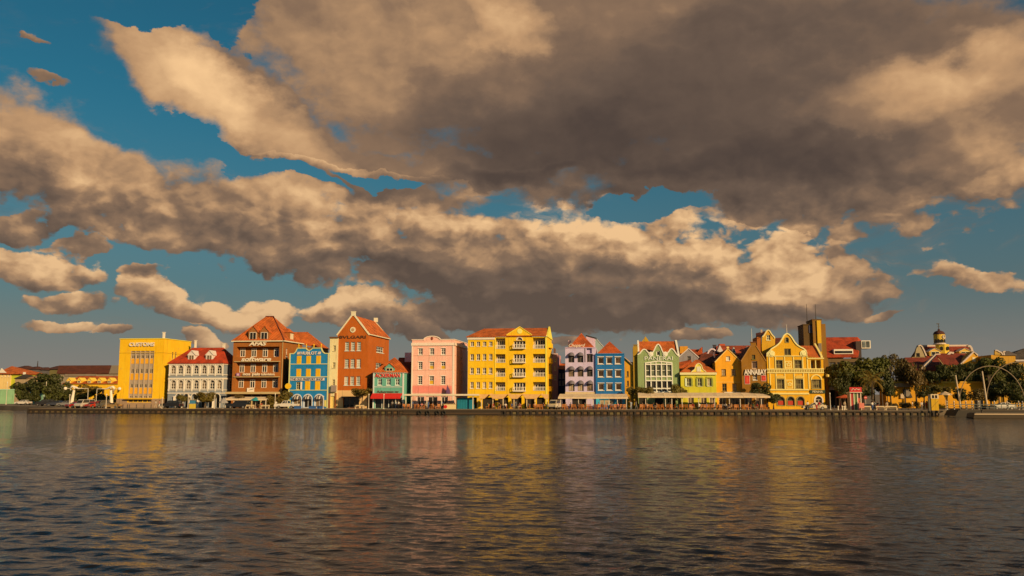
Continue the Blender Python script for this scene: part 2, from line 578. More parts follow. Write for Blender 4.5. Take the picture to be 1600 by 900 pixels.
# ================================================================== THE SETTING
def build_water():
    # real waves near the camera, finer ripples in the material
    def lod(r):
        return 0.0034 * np.clip(r / 45.0, 1.0, 4.0) ** 0.8
    rs = [11.0]
    while rs[-1] < 520.0:
        rs.append(rs[-1] * (1 + lod(rs[-1])))
    rs = np.array(rs)
    an = np.radians(np.linspace(-48, 48, 1000))
    rr, aa = np.meshgrid(rs, an, indexing='ij')
    X, Y = rr * np.sin(aa), rr * np.cos(aa)
    Z = np.zeros_like(X)
    rg = np.random.default_rng(11)
    for lam in np.geomspace(0.20, 1.7, 60):
        for _ in range(2):
            th = math.radians(78) + rg.normal(0, 0.42)        # travelling mostly towards or away from the viewer
            k = 2 * math.pi / lam
            amp = 0.0034 * lam ** 0.9 * rg.uniform(0.6, 1.3)
            ph = rg.uniform(0, 2 * math.pi)
            fade = np.clip((lam / (rr * lod(rr)) - 2.2) / 3.0, 0, 1)
            arg = k * (X * math.cos(th) + Y * math.sin(th)) + ph
            Z += amp * fade * (np.sin(arg) + 0.25 * np.sin(2 * arg + 0.6))
    patch = 0.75 + 0.35 * np.sin(X * 0.11 + 0.7 * np.sin(Y * 0.07)) * np.sin(Y * 0.09 + 1.3)
    Z *= patch
    nr, na = X.shape
    co = np.stack([X, Y, Z], -1).reshape(-1, 3)
    i = np.arange(nr - 1)[:, None] * na + np.arange(na - 1)[None, :]
    q = np.stack([i, i + 1, i + na + 1, i + na], -1).reshape(-1, 4)
    me = bpy.data.meshes.new('water')
    me.vertices.add(len(co))
    me.vertices.foreach_set('co', co.ravel())
    me.loops.add(q.size)
    me.loops.foreach_set('vertex_index', q.ravel().astype(np.int32))
    me.polygons.add(len(q))
    me.polygons.foreach_set('loop_start', np.arange(0, q.size, 4, dtype=np.int32))
    me.polygons.foreach_set('loop_total', np.full(len(q), 4, dtype=np.int32))
    me.polygons.foreach_set('use_smooth', np.ones(len(q), dtype=bool))
    me.update()
    me.validate()
    mt = bpy.data.materials.new('harbour_water')
    mt.use_nodes = True
    t = NT(mt.node_tree)
    b = t.node('ShaderNodeBsdfPrincipled')
    o = t.node('ShaderNodeOutputMaterial')
    t.t.links.new(b.outputs[0], o.inputs[0])
    co_ = t.node('ShaderNodeTexCoord').outputs['Object']
    b.inputs['Base Color'].default_value = (0.006, 0.006, 0.006, 1)
    b.inputs['Roughness'].default_value = 0.06
    b.inputs['IOR'].default_value = 1.333
    st = t.vm('MULTIPLY', co_, (0.55, 1.0, 1.0))
    h1 = t.noise(st, 3.4, 4, 0.6, 0.3)
    h2 = t.noise(t.vm('MULTIPLY', co_, (0.35, 0.8, 1.0)), 1.5, 3, 0.55, 0.4)
    gust = t.maprange(t.noise(t.vm('MULTIPLY', co_, (0.5, 1.0, 1.0)), 0.035, 3, 0.5), 0.35, 0.68, 0.55, 1.15)
    # ripples too small for the mesh farther out are carried by the relief instead
    far_k = t.maprange(t.vm('LENGTH', co_), 24.0, 85.0, 0.0, 1.0)
    h3 = t.noise(t.vm('MULTIPLY', co_, (0.42, 0.9, 1.0)), 2.0, 4, 0.6, 0.3)
    h = t.m('MULTIPLY', t.m('ADD', t.m('ADD', t.m('MULTIPLY', h1, 0.62), t.m('MULTIPLY', h2, 0.85)), t.m('MULTIPLY', t.m('MULTIPLY', h3, far_k), 1.2)), gust)
    bp = t.node('ShaderNodeBump')
    bp.inputs['Strength'].default_value = 0.75
    bp.inputs['Distance'].default_value = 0.11
    t.put(bp.inputs['Height'], h)
    t.t.links.new(bp.outputs[0], b.inputs['Normal'])
    me.materials.append(mt)
    w = structure(link('water', me), 'dark rippled harbour water reflecting the coloured houses')
    far = MB().add([(-9000, -3000, -0.35), (9000, -3000, -0.35), (9000, 12000, -0.35), (-9000, 12000, -0.35)], [(0, 1, 2, 3)])
    structure(far.build('open_water', mt), 'flat harbour water farther out')
build_water()

U_L = uz(43, 641, 0.0)[0]         # left end of the wharf
U_R = uz(1466, 645, 0.0)[0]       # right end
def build_land():
    # one sheet reaching the horizon, its water edge following the wharf and the bank beyond it
    pts = [W(U_L, 0.4), W(U_R, 0.4), W(U_R + 0.5, 5.0), W(U_R + 40, 8.0), W(U_R + 900, 30), W(9000, 9000), W(-9000, 9000),
           Vector((-2600, 330, 0)), Vector((-420, 275, 0)), Vector((-168, 252, 0)), Vector((-148, 238, 0)), W(U_L, 16)]
    loop = [(p.x, p.y) for p in pts]
    m = MB()
    n = len(loop)
    m.v = [(x, y, DECK - 0.02) for x, y in loop] + [(x, y, -1.5) for x, y in loop]
    for a, b, c in tessellate_polygon([[Vector((x, y, 0)) for x, y in loop]]):
        m.f.append((a, b, c))
    for i in range(n):
        j = (i + 1) % n
        m.f.append((i, j, n + j, n + i))
    structure(m.build('ground', mat('ground', (0.20, 0.165, 0.125))), 'flat town ground behind the wharf')
    # paved promenade
    k = 4
    m = MB().box(U_L + 0.3, U_R - 0.3, 0.35, 13.2, -0.1, 0.004)
    o = structure(m.build('promenade', mat('ground', (0.34, 0.27, 0.20)), loc=W(0, 0, DECK), rot=(0, 0, -TH)), 'paved promenade along the water')
    # slabs of the promenade edge, each told apart by a joint
    m = MB().box(-1.15, 1.15, 0, 0.9, 0, 0.03)
    me = m.mesh('edge_slab', mat('matte', (0.42, 0.34, 0.25)))
    u = U_L + 1.4
    while u < U_R - 1.2:
        link('edge_slab', me, o, loc=(u, 0.02, 0.008))
        u += 2.36
build_land()

def build_wharf():
    w = bpy.data.objects.new('wharf', None)
    COL.objects.link(w)
    w.location = W(0, 0, 0)
    w.rotation_euler = (0, 0, -TH)
    structure(w, 'long low timber and concrete wharf edge with dark fender posts')
    cap = mat('matte', (0.050, 0.037, 0.027))
    dark = mat('matte', (0.030, 0.022, 0.017))
    pan = mat('matte', (0.125, 0.092, 0.050))
    MB().box(U_L, U_R, -0.12, 0.5, DECK - 0.34, DECK - 0.012).build('cap_beam', cap, w)
    MB().box(U_L, U_R, 0.18, 0.6, -1.2, DECK - 0.345).build('back_wall', dark, w)
    MB().box(U_L, U_R, -0.10, 0.16, -0.10, 0.085).build('lower_beam', dark, w)
    pans = [mat('matte', (.125, .092, .050)), mat('matte', (.16, .13, .06)), mat('matte', (.085, .060, .036)), mat('matte', (.14, .085, .045))]
    post = MB().box(-0.17, 0.17, -0.14, 0.16, -0.9, DECK - 0.35).mesh('fender_post', dark)
    panels = [MB().box(-0.43 + a, 0.43 - b, 0.06 + b, 0.175, 0.14 - a, 0.52 + b).mesh('fender_panel', m_) for m_, a, b in zip(pans, (0, .04, .02, .0), (0, .01, .05, .03))]
    u_plain0, u_plain1 = uz(630, 645, 0)[0], uz(782, 645, 0)[0]
    step = 1.27
    n = int((U_R - U_L) / step)
    for i in range(n + 1):
        u = U_L + 0.2 + i * step
        if u_plain0 < u < u_plain1:
            continue                     # the stretch in front of the pink house has plain planking and tyres
        link('fender_post', post, w, loc=(u, 0, 0))
        link('fender_panel', rnd.choice(panels), w, loc=(u + step / 2 + rnd.uniform(-.03, .03), 0, rnd.uniform(-.03, .03)))
    MB().box(u_plain0, u_plain1, -0.02, 0.17, 0.10, DECK - 0.36).build('planking', cap, w)
    MB().box(u_plain0, u_plain1, -0.15, -0.03, 0.12, 0.26).build('rubbing_strake', mat('matte', (0.10, 0.062, 0.035)), w)
    # tyres hung as fenders: things of their own
    tm = []
    prof = []
    for a in range(8):
        w_ = 2 * math.pi * a / 8
        prof.append((0.33 + 0.12 * math.cos(w_), 0.12 * math.sin(w_)))
    m = MB()
    seg = 14
    for k in range(seg):
        g = 2 * math.pi * k / seg
        for r, y in prof:
            m.v.append((r * math.cos(g), y, r * math.sin(g)))
    for k in range(seg):
        for a in range(8):
            m.f.append((k * 8 + a, k * 8 + (a + 1) % 8, ((k + 1) % seg) * 8 + (a + 1) % 8, ((k + 1) % seg) * 8 + a))
    tyre = m.mesh('fender_tyre', mat('matte', (0.018, 0.017, 0.016)), True)
    for i, px in enumerate((656, 669, 684, 694)):
        o = link('fender_tyre', tyre)
        place(o, uz(px, 645, 0)[0], -0.30, 0.36)
        tag(o, ['leftmost black tyre hung on the wharf below the pink house', 'second black tyre from the left on the wharf below the pink house',
                'third black tyre from the left on the wharf below the pink house', 'rightmost black tyre hung on the wharf below the pink house'][i], 'tyre', 'tyres hung along the wharf')
build_wharf()

# ================================================================== BUILDING KIT
WHITE = (0.80, 0.77, 0.72)
CREAM = (0.80, 0.70, 0.52)
GLASS = mat('glass', (0.030, 0.030, 0.032))
GLASS_WARM = mat('glass', (0.16, 0.12, 0.08))
PANES = [GLASS, GLASS_WARM, mat('fabric', (.46, .38, .27)), mat('glass', (.07, .075, .08))]
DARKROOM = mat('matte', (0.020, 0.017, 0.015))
TILE = mat('tile', (0.62, 0.125, 0.028))
TILE_ORANGE = mat('tile', (0.70, 0.17, 0.03))
TILE_DARK = mat('tile', (0.20, 0.050, 0.030))
VIEW = {1: (0, 490, .18894), 2: (170, 490, .17778), 3: (350, 480, .18888), 4: (510, 480, .18888), 5: (630, 500, .16667),
        6: (850, 500, .16667), 7: (980, 500, .16667), 8: (1140, 480, .18886), 9: (1280, 480, .2), 10: (1400, 480, .2)}

class Building:
    """a house whose measurements are read off one enlarged view of the photograph (x, y in that view)"""
    def __init__(s, name, label, view, x_base, v, wall, y_base=830, cat='building', base=DECK, group=None, turn=0.0):
        s.o, s.k = VIEW[view][:2], VIEW[view][2]
        s.v, s.base, s.wall_mat = v, base, wall
        s.u0 = uz(*s.pp(x_base, y_base), v)[0]
        s.root = root(name, s.u0, v, base, label, cat, group)
        s.holes, s.side_holes, s.pending = [], [], []
    def pp(s, x, y):
        return s.o[0] + x * s.k, s.o[1] + y * s.k
    def P(s, x, y, d=0.0):
        u, z = uz(*s.pp(x, y), s.v + d)
        return u - s.u0, z - s.base
    def X(s, x, y, d=0.0):
        return s.P(x, y, d)[0]
    def Z(s, y, x, d=0.0):
        return s.P(x, y, d)[1]
    def Sd(s, x, y, xl):
        v, z = vz(*s.pp(x, y), s.u0 + xl)
        return v - s.v, z - s.base
    def part(s, name, mb, m, parent=None, smooth=False, face='F'):
        o = mb.build(name, m, parent or s.root, smooth)
        if face == 'R' and parent is None:
            s.pending.append(o)
            o.rotation_euler = (0, 0, R(90))
        return o
    def win(s, x0, x1, z0, z1, shape='rect', frame=WHITE, nx=2, nz=2, reveal=0.28, sill=True, fw=0.10, pane=None, face='F', cut=True, trim=0.0, rise=None, name='window', lintel=False, hoods=None, sub='pane', mw=None):
        pts = rect(x0, x1, z0, z1) if shape == 'rect' else arch(x0, x1, z0, z1, 10, rise)
        if cut:
            (s.holes if face == 'F' else s.side_holes).append((pts, reveal))
        y = reveal - 0.09 if cut else -0.07
        fm = mat('paint', frame)
        m = MB()
        inn = rect(x0 + fw, x1 - fw, z0 + fw, z1 - fw) if shape == 'rect' else arch(x0 + fw, x1 - fw, z0 + fw, z1 - fw, 10, None if rise is None else max(0.05, rise - fw))
        n = len(pts)
        for yy in (y, y + 0.085):
            m.v += [(a, yy, b) for a, b in pts] + [(a, yy, b) for a, b in inn]
        for i in range(n):
            j = (i + 1) % n
            m.f += [(i, j, n + j, n + i), (2 * n + i, 3 * n + i, 3 * n + j, 2 * n + j), (n + i, n + j, 3 * n + j, 3 * n + i), (i, 2 * n + i, 2 * n + j, j)]
        mw = mw or fw * 0.32
        zt = z1 - fw if shape == 'rect' else z1 - ((x1 - x0) / 2 if rise is None else rise)
        for i in range(1, nx):
            xx = x0 + (x1 - x0) * i / nx
            m.box(xx - mw, xx + mw, y + 0.012, y + 0.07, z0 + fw * 0.9, zt)
        for i in range(1, nz):
            zz = z0 + (z1 - z0) * i / nz
            m.box(x0 + fw * 0.9, x1 - fw * 0.9, y + 0.016, y + 0.066, zz - mw, zz + mw)
        if shape != 'rect':
            m.box(x0 + fw * 0.9, x1 - fw * 0.9, y + 0.016, y + 0.066, zt - mw, zt + mw)
        if sill:
            m.box(x0 - 0.08, x1 + 0.08, -0.12, reveal - 0.1 if cut else -0.01, z0 - 0.11, z0 - 0.003)
        if lintel:
            m.box(x0 - 0.10, x1 + 0.10, -0.09, -0.004, z1 + 0.003, z1 + 0.13)
        if trim:
            outp = rect(x0 - trim, x1 + trim, z0 - trim, z1 + trim) if shape == 'rect' else arch(x0 - trim, x1 + trim, z0, z1 + trim, 10, None if rise is None else rise + trim)
            b0 = len(m.v)
            for yy in (-0.07, -0.003):
                m.v += [(a, yy, b) for a, b in outp] + [(a, yy, b) for a, b in pts]
            for i in range(n):
                j = (i + 1) % n
                m.f += [tuple(b0 + q for q in f) for f in ((i, j, n + j, n + i), (i, 2 * n + i, 2 * n + j, j), (n + i, n + j, 3 * n + j, 3 * n + i))]
        w = s.part(name, m, fm, face=face)
        p = MB()
        p.v = [(a, y + 0.045, b) for a, b in inn]
        p.f = [tuple(range(n))]
        p.build(sub, pane or rnd.choices(PANES, (6, 2, 1, 1))[0], w)
        return w
    def grid(s, cols, wpx, rows, yref, xref, **kw):
        """windows at column centres (read at row yref) and rows of (top, bottom) (read at column xref)"""
        out = []
        for yt, yb in rows:
            z1, z0 = s.Z(yt, xref), s.Z(yb, xref)
            for c in cols:
                x0, x1 = s.X(c - wpx / 2, yref), s.X(c + wpx / 2, yref)
                out.append(s.win(x0, x1, z0, z1, **kw))
        return out
    def close(s, outline, depth, thick_top=True, wall=None, side_outline=None, name='wall'):
        """front wall with its openings, side and rear walls, as one shell"""
        m = MB()
        wl = wall or s.wall_mat
        byrev = {}
        m.panel(outline, [h for h, r in s.holes], 0.0, 0.0)
        for h, r in s.holes:
            n = len(h)
            b = len(m.v)
            m.v += [(x, 0.0, z) for x, z in h] + [(x, r, z) for x, z in h]
            m.f += [(b + i, b + (i + 1) % n, b + n + (i + 1) % n, b + n + i) for i in range(n)]
        xs = [p[0] for p in outline]
        x0, x1 = min(xs), max(xs)
        zl = max(p[1] for p in outline if abs(p[0] - x0) < 0.02)
        zr = max(p[1] for p in outline if abs(p[0] - x1) < 0.02)
        zb = min(p[1] for p in outline)
        # right side with its openings
        so = side_outline or rect(0, depth, zb, zr)
        sm = MB().panel(so, [h for h, r in s.side_holes], 0.0, 0.28)
        m.add([(x1 - y, x, z) for x, y, z in sm.v], sm.f)
        m.add([(x0, 0, zb), (x0, depth, zb), (x0, depth, zl), (x0, 0, zl)], [(0, 1, 2, 3)])
        m.add([(x0, depth, zb), (x1, depth, zb), (x1, depth, zr), (x0, depth, zl)], [(0, 1, 2, 3)])
        # thickness of the parapet or gable above the side walls
        top = [p for p in outline if p[1] > zb + 0.01]
        for i in range(len(outline)):
            a, b = outline[i], outline[(i + 1) % len(outline)]
            if min(a[1], b[1]) >= min(zl, zr) - 0.02:
                m.add([(a[0], 0, a[1]), (b[0], 0, b[1]), (b[0], 0.35, b[1]), (a[0], 0.35, a[1])], [(0, 1, 2, 3)])
        up = [p for p in outline if p[1] >= min(zl, zr) - 0.02]
        if len(up) > 2:
            m.v += [(x, 0.35, z) for x, z in up]
            b = len(m.v) - len(up)
            for tr in tessellate_polygon([[Vector((x, z, 0)) for x, z in up]]):
                m.f.append(tuple(b + i for i in tr))
        # flat roof slab under the parapet
        zz = min(zl, zr) - 0.30
        m.add([(x0, 0.002, zz), (x1, 0.002, zz), (x1, depth, zz), (x0, depth, zz)], [(0, 1, 2, 3)])
        s.Wd, s.D = x1, depth
        for p in s.pending:
            p.location = (x1, 0, 0)
        o = m.build(name, wl, s.root)
        return o
    def band(s, x0, x1, z0, z1, d=0.10, m=None, name='cornice', ret=0.0):
        mb = MB().box(x0, x1, -d, 0.02, z0, z1)
        if ret:                                          # runs on along the right side wall
            mb.box(s.Wd + 0.003, s.Wd + d, -d, ret, z0, z1)
        return s.part(name, mb, m or mat('paint', WHITE))
    def gable_trim(s, pts, w=0.22, d=0.12, m=None, name='gable_coping'):
        mb = MB()
        ribbon(mb, pts, w, -d, 0.40)
        return s.part(name, mb, m or mat('paint', WHITE))
    def text(s, txt, x0, x1, z0, z1, m, y=-0.12, shear=0.0, bold=0.0, ext=0.035, name='lettering', face='F', parent=None):
        return lettering(txt, x0, x1, z0, z1, m, parent or s.root, y, shear, bold, ext, name)
    def roof(s, verts, faces, m=None, name='roof', thick=0.14):
        mb = MB().add(verts, faces)
        mb2 = MB()
        mb2.add(verts, faces)
        mb2.add([(x, y, z - thick) for x, y, z in verts], faces)
        # edge strips
        cnt = {}
        for f in faces:
            for i in range(len(f)):
                e = tuple(sorted((f[i], f[(i + 1) % len(f)])))
                cnt[e] = cnt.get(e, 0) + 1
        n = len(verts)
        for (a, b), c in cnt.items():
            if c == 1:
                mb2.f.append((a, b, n + b, n + a))
        return s.part(name, mb2, m or TILE)

def ribbon(mb, pts, w, y0, y1):
    """coping that follows an (x, z) line: w thick upwards, from y0 to y1"""
    n = len(pts)
    nor = []
    for i in range(n):
        a, b = pts[max(i - 1, 0)], pts[min(i + 1, n - 1)]
        dx, dz = b[0] - a[0], b[1] - a[1]
        l = math.hypot(dx, dz) or 1
        nor.append((-dz / l, dx / l))
    lo = [(p[0] - q[0] * 0.03, p[1] - q[1] * 0.03) for p, q in zip(pts, nor)]
    hi = [(p[0] + q[0] * w, p[1] + q[1] * w) for p, q in zip(pts, nor)]
    b = len(mb.v)
    for y in (y0, y1):
        mb.v += [(x, y, z) for x, z in lo] + [(x, y, z) for x, z in hi]
    for i in range(n - 1):
        j = i + 1
        mb.f += [tuple(b + q for q in f) for f in ((i, j, n + j, n + i), (2 * n + i, 3 * n + i, 3 * n + j, 2 * n + j), (n + i, n + j, 3 * n + j, 3 * n + i), (i, 2 * n + i, 2 * n + j, j))]
    mb.f += [tuple(b + q for q in f) for f in ((0, n, 3 * n, 2 * n), (n - 1, 3 * n - 1, 4 * n - 1, 2 * n - 1))]
    return mb

FONT_CACHE = {}
def lettering(txt, x0, x1, z0, z1, m, parent, y=-0.12, shear=0.0, bold=0.0, ext=0.035, name='lettering'):
    cu = bpy.data.curves.new(name, 'FONT')
    cu.body = txt
    cu.extrude = 0.05
    cu.offset = bold
    cu.shear = shear
    cu.resolution_u = 3
    ob = bpy.data.objects.new(name, cu)
    COL.objects.link(ob)
    dg = bpy.context.evaluated_depsgraph_get()
    me = bpy.data.meshes.new_from_object(ob.evaluated_get(dg))
    bpy.data.objects.remove(ob)
    n = len(me.vertices)
    co = np.empty(n * 3)
    me.vertices.foreach_get('co', co)
    co = co.reshape(-1, 3)
    lo, hi = co.min(0), co.max(0)
    out = np.empty_like(co)
    out[:, 0] = x0 + (co[:, 0] - lo[0]) / (hi[0] - lo[0]) * (x1 - x0)
    out[:, 2] = z0 + (co[:, 1] - lo[1]) / (hi[1] - lo[1]) * (z1 - z0)
    out[:, 1] = y - (co[:, 2] - lo[2]) / (hi[2] - lo[2]) * ext * 2 + ext
    me.vertices.foreach_set('co', out.ravel())
    me.materials.clear()
    me.materials.append(m)
    me.update()
    return link(name, me, parent)

def hip(x0, x1, y0, y1, z, ra, rb, over=0.35):
    """hip roof over a rectangle with ridge ends ra, rb"""
    x0, x1, y0, y1 = x0 - over, x1 + over, y0 - over, y1 + over
    return ([(x0, y0, z), (x1, y0, z), (x1, y1, z), (x0, y1, z), ra, rb], [(0, 1, 5, 4), (1, 2, 5), (2, 3, 4, 5), (3, 0, 4)])
def gable_front(x0, x1, y0, y1, z, xa, za, over=0.25):
    """ridge runs inland from above xa"""
    return ([(x0 - over, y0, z), (xa, y0, za), (x1 + over, y0, z), (x0 - over, y1, z), (xa, y1, za), (x1 + over, y1, z)], [(0, 1, 4, 3), (1, 2, 5, 4)])
def gable_side(x0, x1, y0, y1, z, za, over=0.3):
    """ridge runs along the front"""
    ym = (y0 + y1) / 2
    return ([(x0, y0 - over, z), (x1, y0 - over, z), (x1, ym, za), (x0, ym, za), (x1, y1 + over, z), (x0, y1 + over, z)], [(0, 1, 2, 3), (3, 2, 4, 5)])

def dormer(b, xc, w, y, z0, zw, zt, back, wall, frame=WHITE, roofm=None, curved=False, pane=None):
    """roof dormer: cheeks, small gable front with a window, its own roof"""
    m = MB()
    hw = w / 2
    m.add([(xc - hw, y, z0), (xc + hw, y, z0), (xc + hw, y, zw), (xc, y, zt), (xc - hw, y, zw),
           (xc - hw, y + back, z0), (xc + hw, y + back, z0), (xc + hw, y + back, zw), (xc, y + back, zt), (xc - hw, y + back, zw)],
          [(0, 1, 2, 3, 4), (1, 6, 7, 2), (5, 0, 4, 9)])
    d = b.part('dormer', m, mat('paint', wall))
    o = 0.14
    sl = (zt - zw) / hw
    r = MB()
    for sg in (-1, 1):
        r.add([(xc + sg * (hw + o), y - 0.15, zw - sl * o), (xc, y - 0.15, zt + 0.02), (xc, y + back, zt + 0.02), (xc + sg * (hw + o), y + back, zw - sl * o),
               (xc + sg * (hw + o), y - 0.15, zw - sl * o + 0.1), (xc, y - 0.15, zt + 0.13), (xc, y + back, zt + 0.13), (xc + sg * (hw + o), y + back, zw - sl * o + 0.1)],
              [(0, 1, 2, 3), (4, 7, 6, 5), (0, 4, 5, 1), (0, 3, 7, 4)])
    r.build('dormer_roof', roofm or TILE, d)
    ww = w * 0.36
    f = MB()
    z1 = zw - 0.05
    zb = z0 + (z1 - z0) * 0.12
    for xa, xb, za, zb_ in ((xc - ww, xc - ww + 0.1, zb, z1), (xc + ww - 0.1, xc + ww, zb, z1), (xc - ww, xc + ww, z1 - 0.1, z1 + 0.002), (xc - ww, xc + ww, zb - 0.002, zb + 0.1), (xc - 0.04, xc + 0.04, zb, z1)):
        f.box(xa, xb, y - 0.09, y - 0.004, za, zb_)
    f.build('dormer_window', mat('paint', frame), d)
    MB().box(xc - ww + 0.02, xc + ww - 0.02, y - 0.045, y - 0.002, zb + 0.02, z1 - 0.02).build('dormer_pane', pane or GLASS, d)
    return d
def scroll(b, xc, zc, r, d=0.16, m=None):
    mb = MB()
    pts = [(xc + r * math.cos(2 * math.pi * i / 14), zc + r * math.sin(2 * math.pi * i / 14)) for i in range(14)]
    mb.prism(pts, -d, 0.3)
    pts = [(xc + r * .55 * math.cos(2 * math.pi * i / 12), zc + r * .55 * math.sin(2 * math.pi * i / 12)) for i in range(12)]
    mb.prism(pts, -d - 0.08, -d + 0.01)
    return b.part('scroll', mb, m or mat('paint', WHITE))
def chimney(b, x, y, z0, z1, w, m, name='chimney'):
    mb = MB().box(x - w / 2, x + w / 2, y, y + w, z0, z1).box(x - w / 2 - .08, x + w / 2 + .08, y - .08, y + w + .08, z1 + .002, z1 + .14)
    return b.part(name, mb, m)
def antenna(b, x, y, z0, z1, r=0.05, m=None):
    mb = MB().tube([(x, y, z0), (x, y, z1)], [r, r * .5], 6)
    return b.part('mast', mb, m or mat('metal', (.35, .33, .3)))
def balcony(b, x0, x1, z, h, d=0.9, m=None, name='balcony', bars=True):
    m = m or mat('paint', WHITE)
    mb = MB().box(x0, x1, -d, -0.003, z - 0.16, z)
    bl = b.part(name, mb, m)
    r = MB().box(x0, x1, -d, -d + 0.09, z + h - 0.09, z + h).box(x0, x1, -d + 0.01, -d + 0.08, z + 0.06, z + 0.13)
    n = max(3, int((x1 - x0) / 0.34))
    for i in range(n + 1):
        xx = x0 + 0.05 + (x1 - x0 - 0.1) * i / n
        r.box(xx - 0.05, xx + 0.05, -d + 0.012, -d + 0.078, z + 0.003, z + h - 0.092)
    for xx in (x0, x1 - 0.08):
        r.box(xx, xx + 0.08, -d + 0.095, -0.004, z + h - 0.085, z + h - 0.004)
    r.build('railing', m, bl)
    return bl

# ================================================================== THE ROW OF HOUSES, left to right
def customs():
    b = Building('customs_house', 'plain bright yellow office block reading CUSTOMS, at the left end of the row', 2, 66, 13.0, mat('plaster', alb(255, 173, 4)))
    x1, zt = b.X(473, 540), b.Z(224, 290)
    depth = b.Sd(725, 238, x1)[0]
    # ribbed bay of windows in a shallow recess
    bx0, bx1 = b.X(183, 540), b.X(390, 540)
    z_top, z_bot = b.Z(328, 290), b.Z(743, 270)
    b.holes.append((rect(bx0, bx1, z_bot, z_top), 0.35))
    xc = [bx0 + (bx1 - bx0) * (i + 0.5) / 5 for i in range(5)]
    pitch = (bx1 - bx0) / 5
    gre = mat('paint', (0.44, 0.37, 0.30))
    ora = mat('paint', alb(246, 158, 26))
    for i in range(6):
        xx = bx0 + pitch * i
        b.part('rib', MB().box(xx - 0.16, xx + 0.16, 0.02, 0.36, z_bot, z_top), gre)
    rows = [(333, 396), (440, 526), (583, 652), (705, 742)]
    last = z_top
    for yt, yb in rows:
        z1, z0 = b.Z(yt, 280), b.Z(yb, 280)
        for x in xc:
            hw = pitch / 2 - 0.165
            b.part('blind', MB().box(x - hw, x + hw, 0.17, 0.34, z0 + (z1 - z0) * 0.45, z1), mat('fabric', (0.42, 0.35, 0.28)))
            w = MB()
            zb_ = z0 + (z1 - z0) * 0.45 - 0.004
            for a in (x - hw, x - 0.05, x + hw - 0.1):
                w.box(a, a + 0.1, 0.2, 0.3, z0, zb_)
            w.box(x - hw + .002, x + hw - .002, 0.205, 0.295, z0 - 0.004, z0 + 0.09)
            wo = b.part('window', w, mat('paint', (0.60, 0.50, 0.36)))
            MB().box(x - hw + 0.02, x + hw - 0.02, 0.25, 0.33, z0 + 0.02, zb_ - 0.02).build('pane', GLASS, wo)
        if last - z1 > 0.2:
            b.part('spandrel', MB().box(bx0, bx1, 0.12, 0.345, z1 + 0.004, last - 0.004), ora)
        last = z0
    b.part('bay_back', MB().box(bx0 - 0.1, bx1 + 0.1, 0.36, 0.42, z_bot - 0.1, z_top + 0.1), ora)
    # ground strip windows and grey base
    zb1 = b.Z(748, 280)
    for x in xc:
        b.win(x - 0.5, x + 0.5, b.Z(777, 270), b.Z(757, 270), frame=(0.4, 0.34, 0.28), nx=2, nz=1, sill=False, fw=0.06)
    for sx in (553, 581):
        y0, z0 = b.Sd(sx, 400, x1)
        y1_, z1 = b.Sd(sx + 16, 338, x1)
        b.win(y0, y0 + 0.9, z0, z1, face='R', frame=(0.66, 0.52, 0.2), nx=2, nz=1)
    b.close(rect(0, x1, 0, zt), depth)
    b.part('base', MB().box(-0.06, b.X(160, 790), -0.09, -0.004, 0, zb1).box(b.X(160, 790), b.X(375, 790), -0.09, -0.004, 0, b.Z(781, 270)).box(b.X(375, 790), x1 + 0.05, -0.09, -0.004, 0, zb1).box(x1 + .004, x1 + 0.09, -0.09, depth * 0.8, 0, zb1), mat('plaster', alb(160, 118, 74)))
    b.part('canopy_slab', MB().box(b.X(150, 745), b.X(388, 745), -0.9, -0.095, b.Z(752, 270), b.Z(743, 270)), mat('paint', alb(235, 165, 20)))
    b.band(0, x1, b.Z(347, 290), b.Z(343, 290), 0.05, mat('paint', alb(210, 150, 15)), 'joint', ret=depth * .9)
    b.part('parapet_coping', MB().box(-0.12, x1 + 0.12, -0.12, 0.4, zt + .003, zt + 0.16).box(x1 - .3, x1 + .12, 0.403, depth, zt + .003, zt + .16), mat('paint', alb(252, 205, 50)))
    b.text('CUSTOMS', b.X(183, 270), b.X(405, 270), b.Z(288, 290), b.Z(254, 290), mat('paint', (0.78, 0.74, 0.72)), y=-0.16, bold=0.035, ext=0.10)
    chimney(b, b.X(463, 200), 0.8, zt - .2, b.Z(165, 463), 0.42, mat('paint', WHITE))
customs()

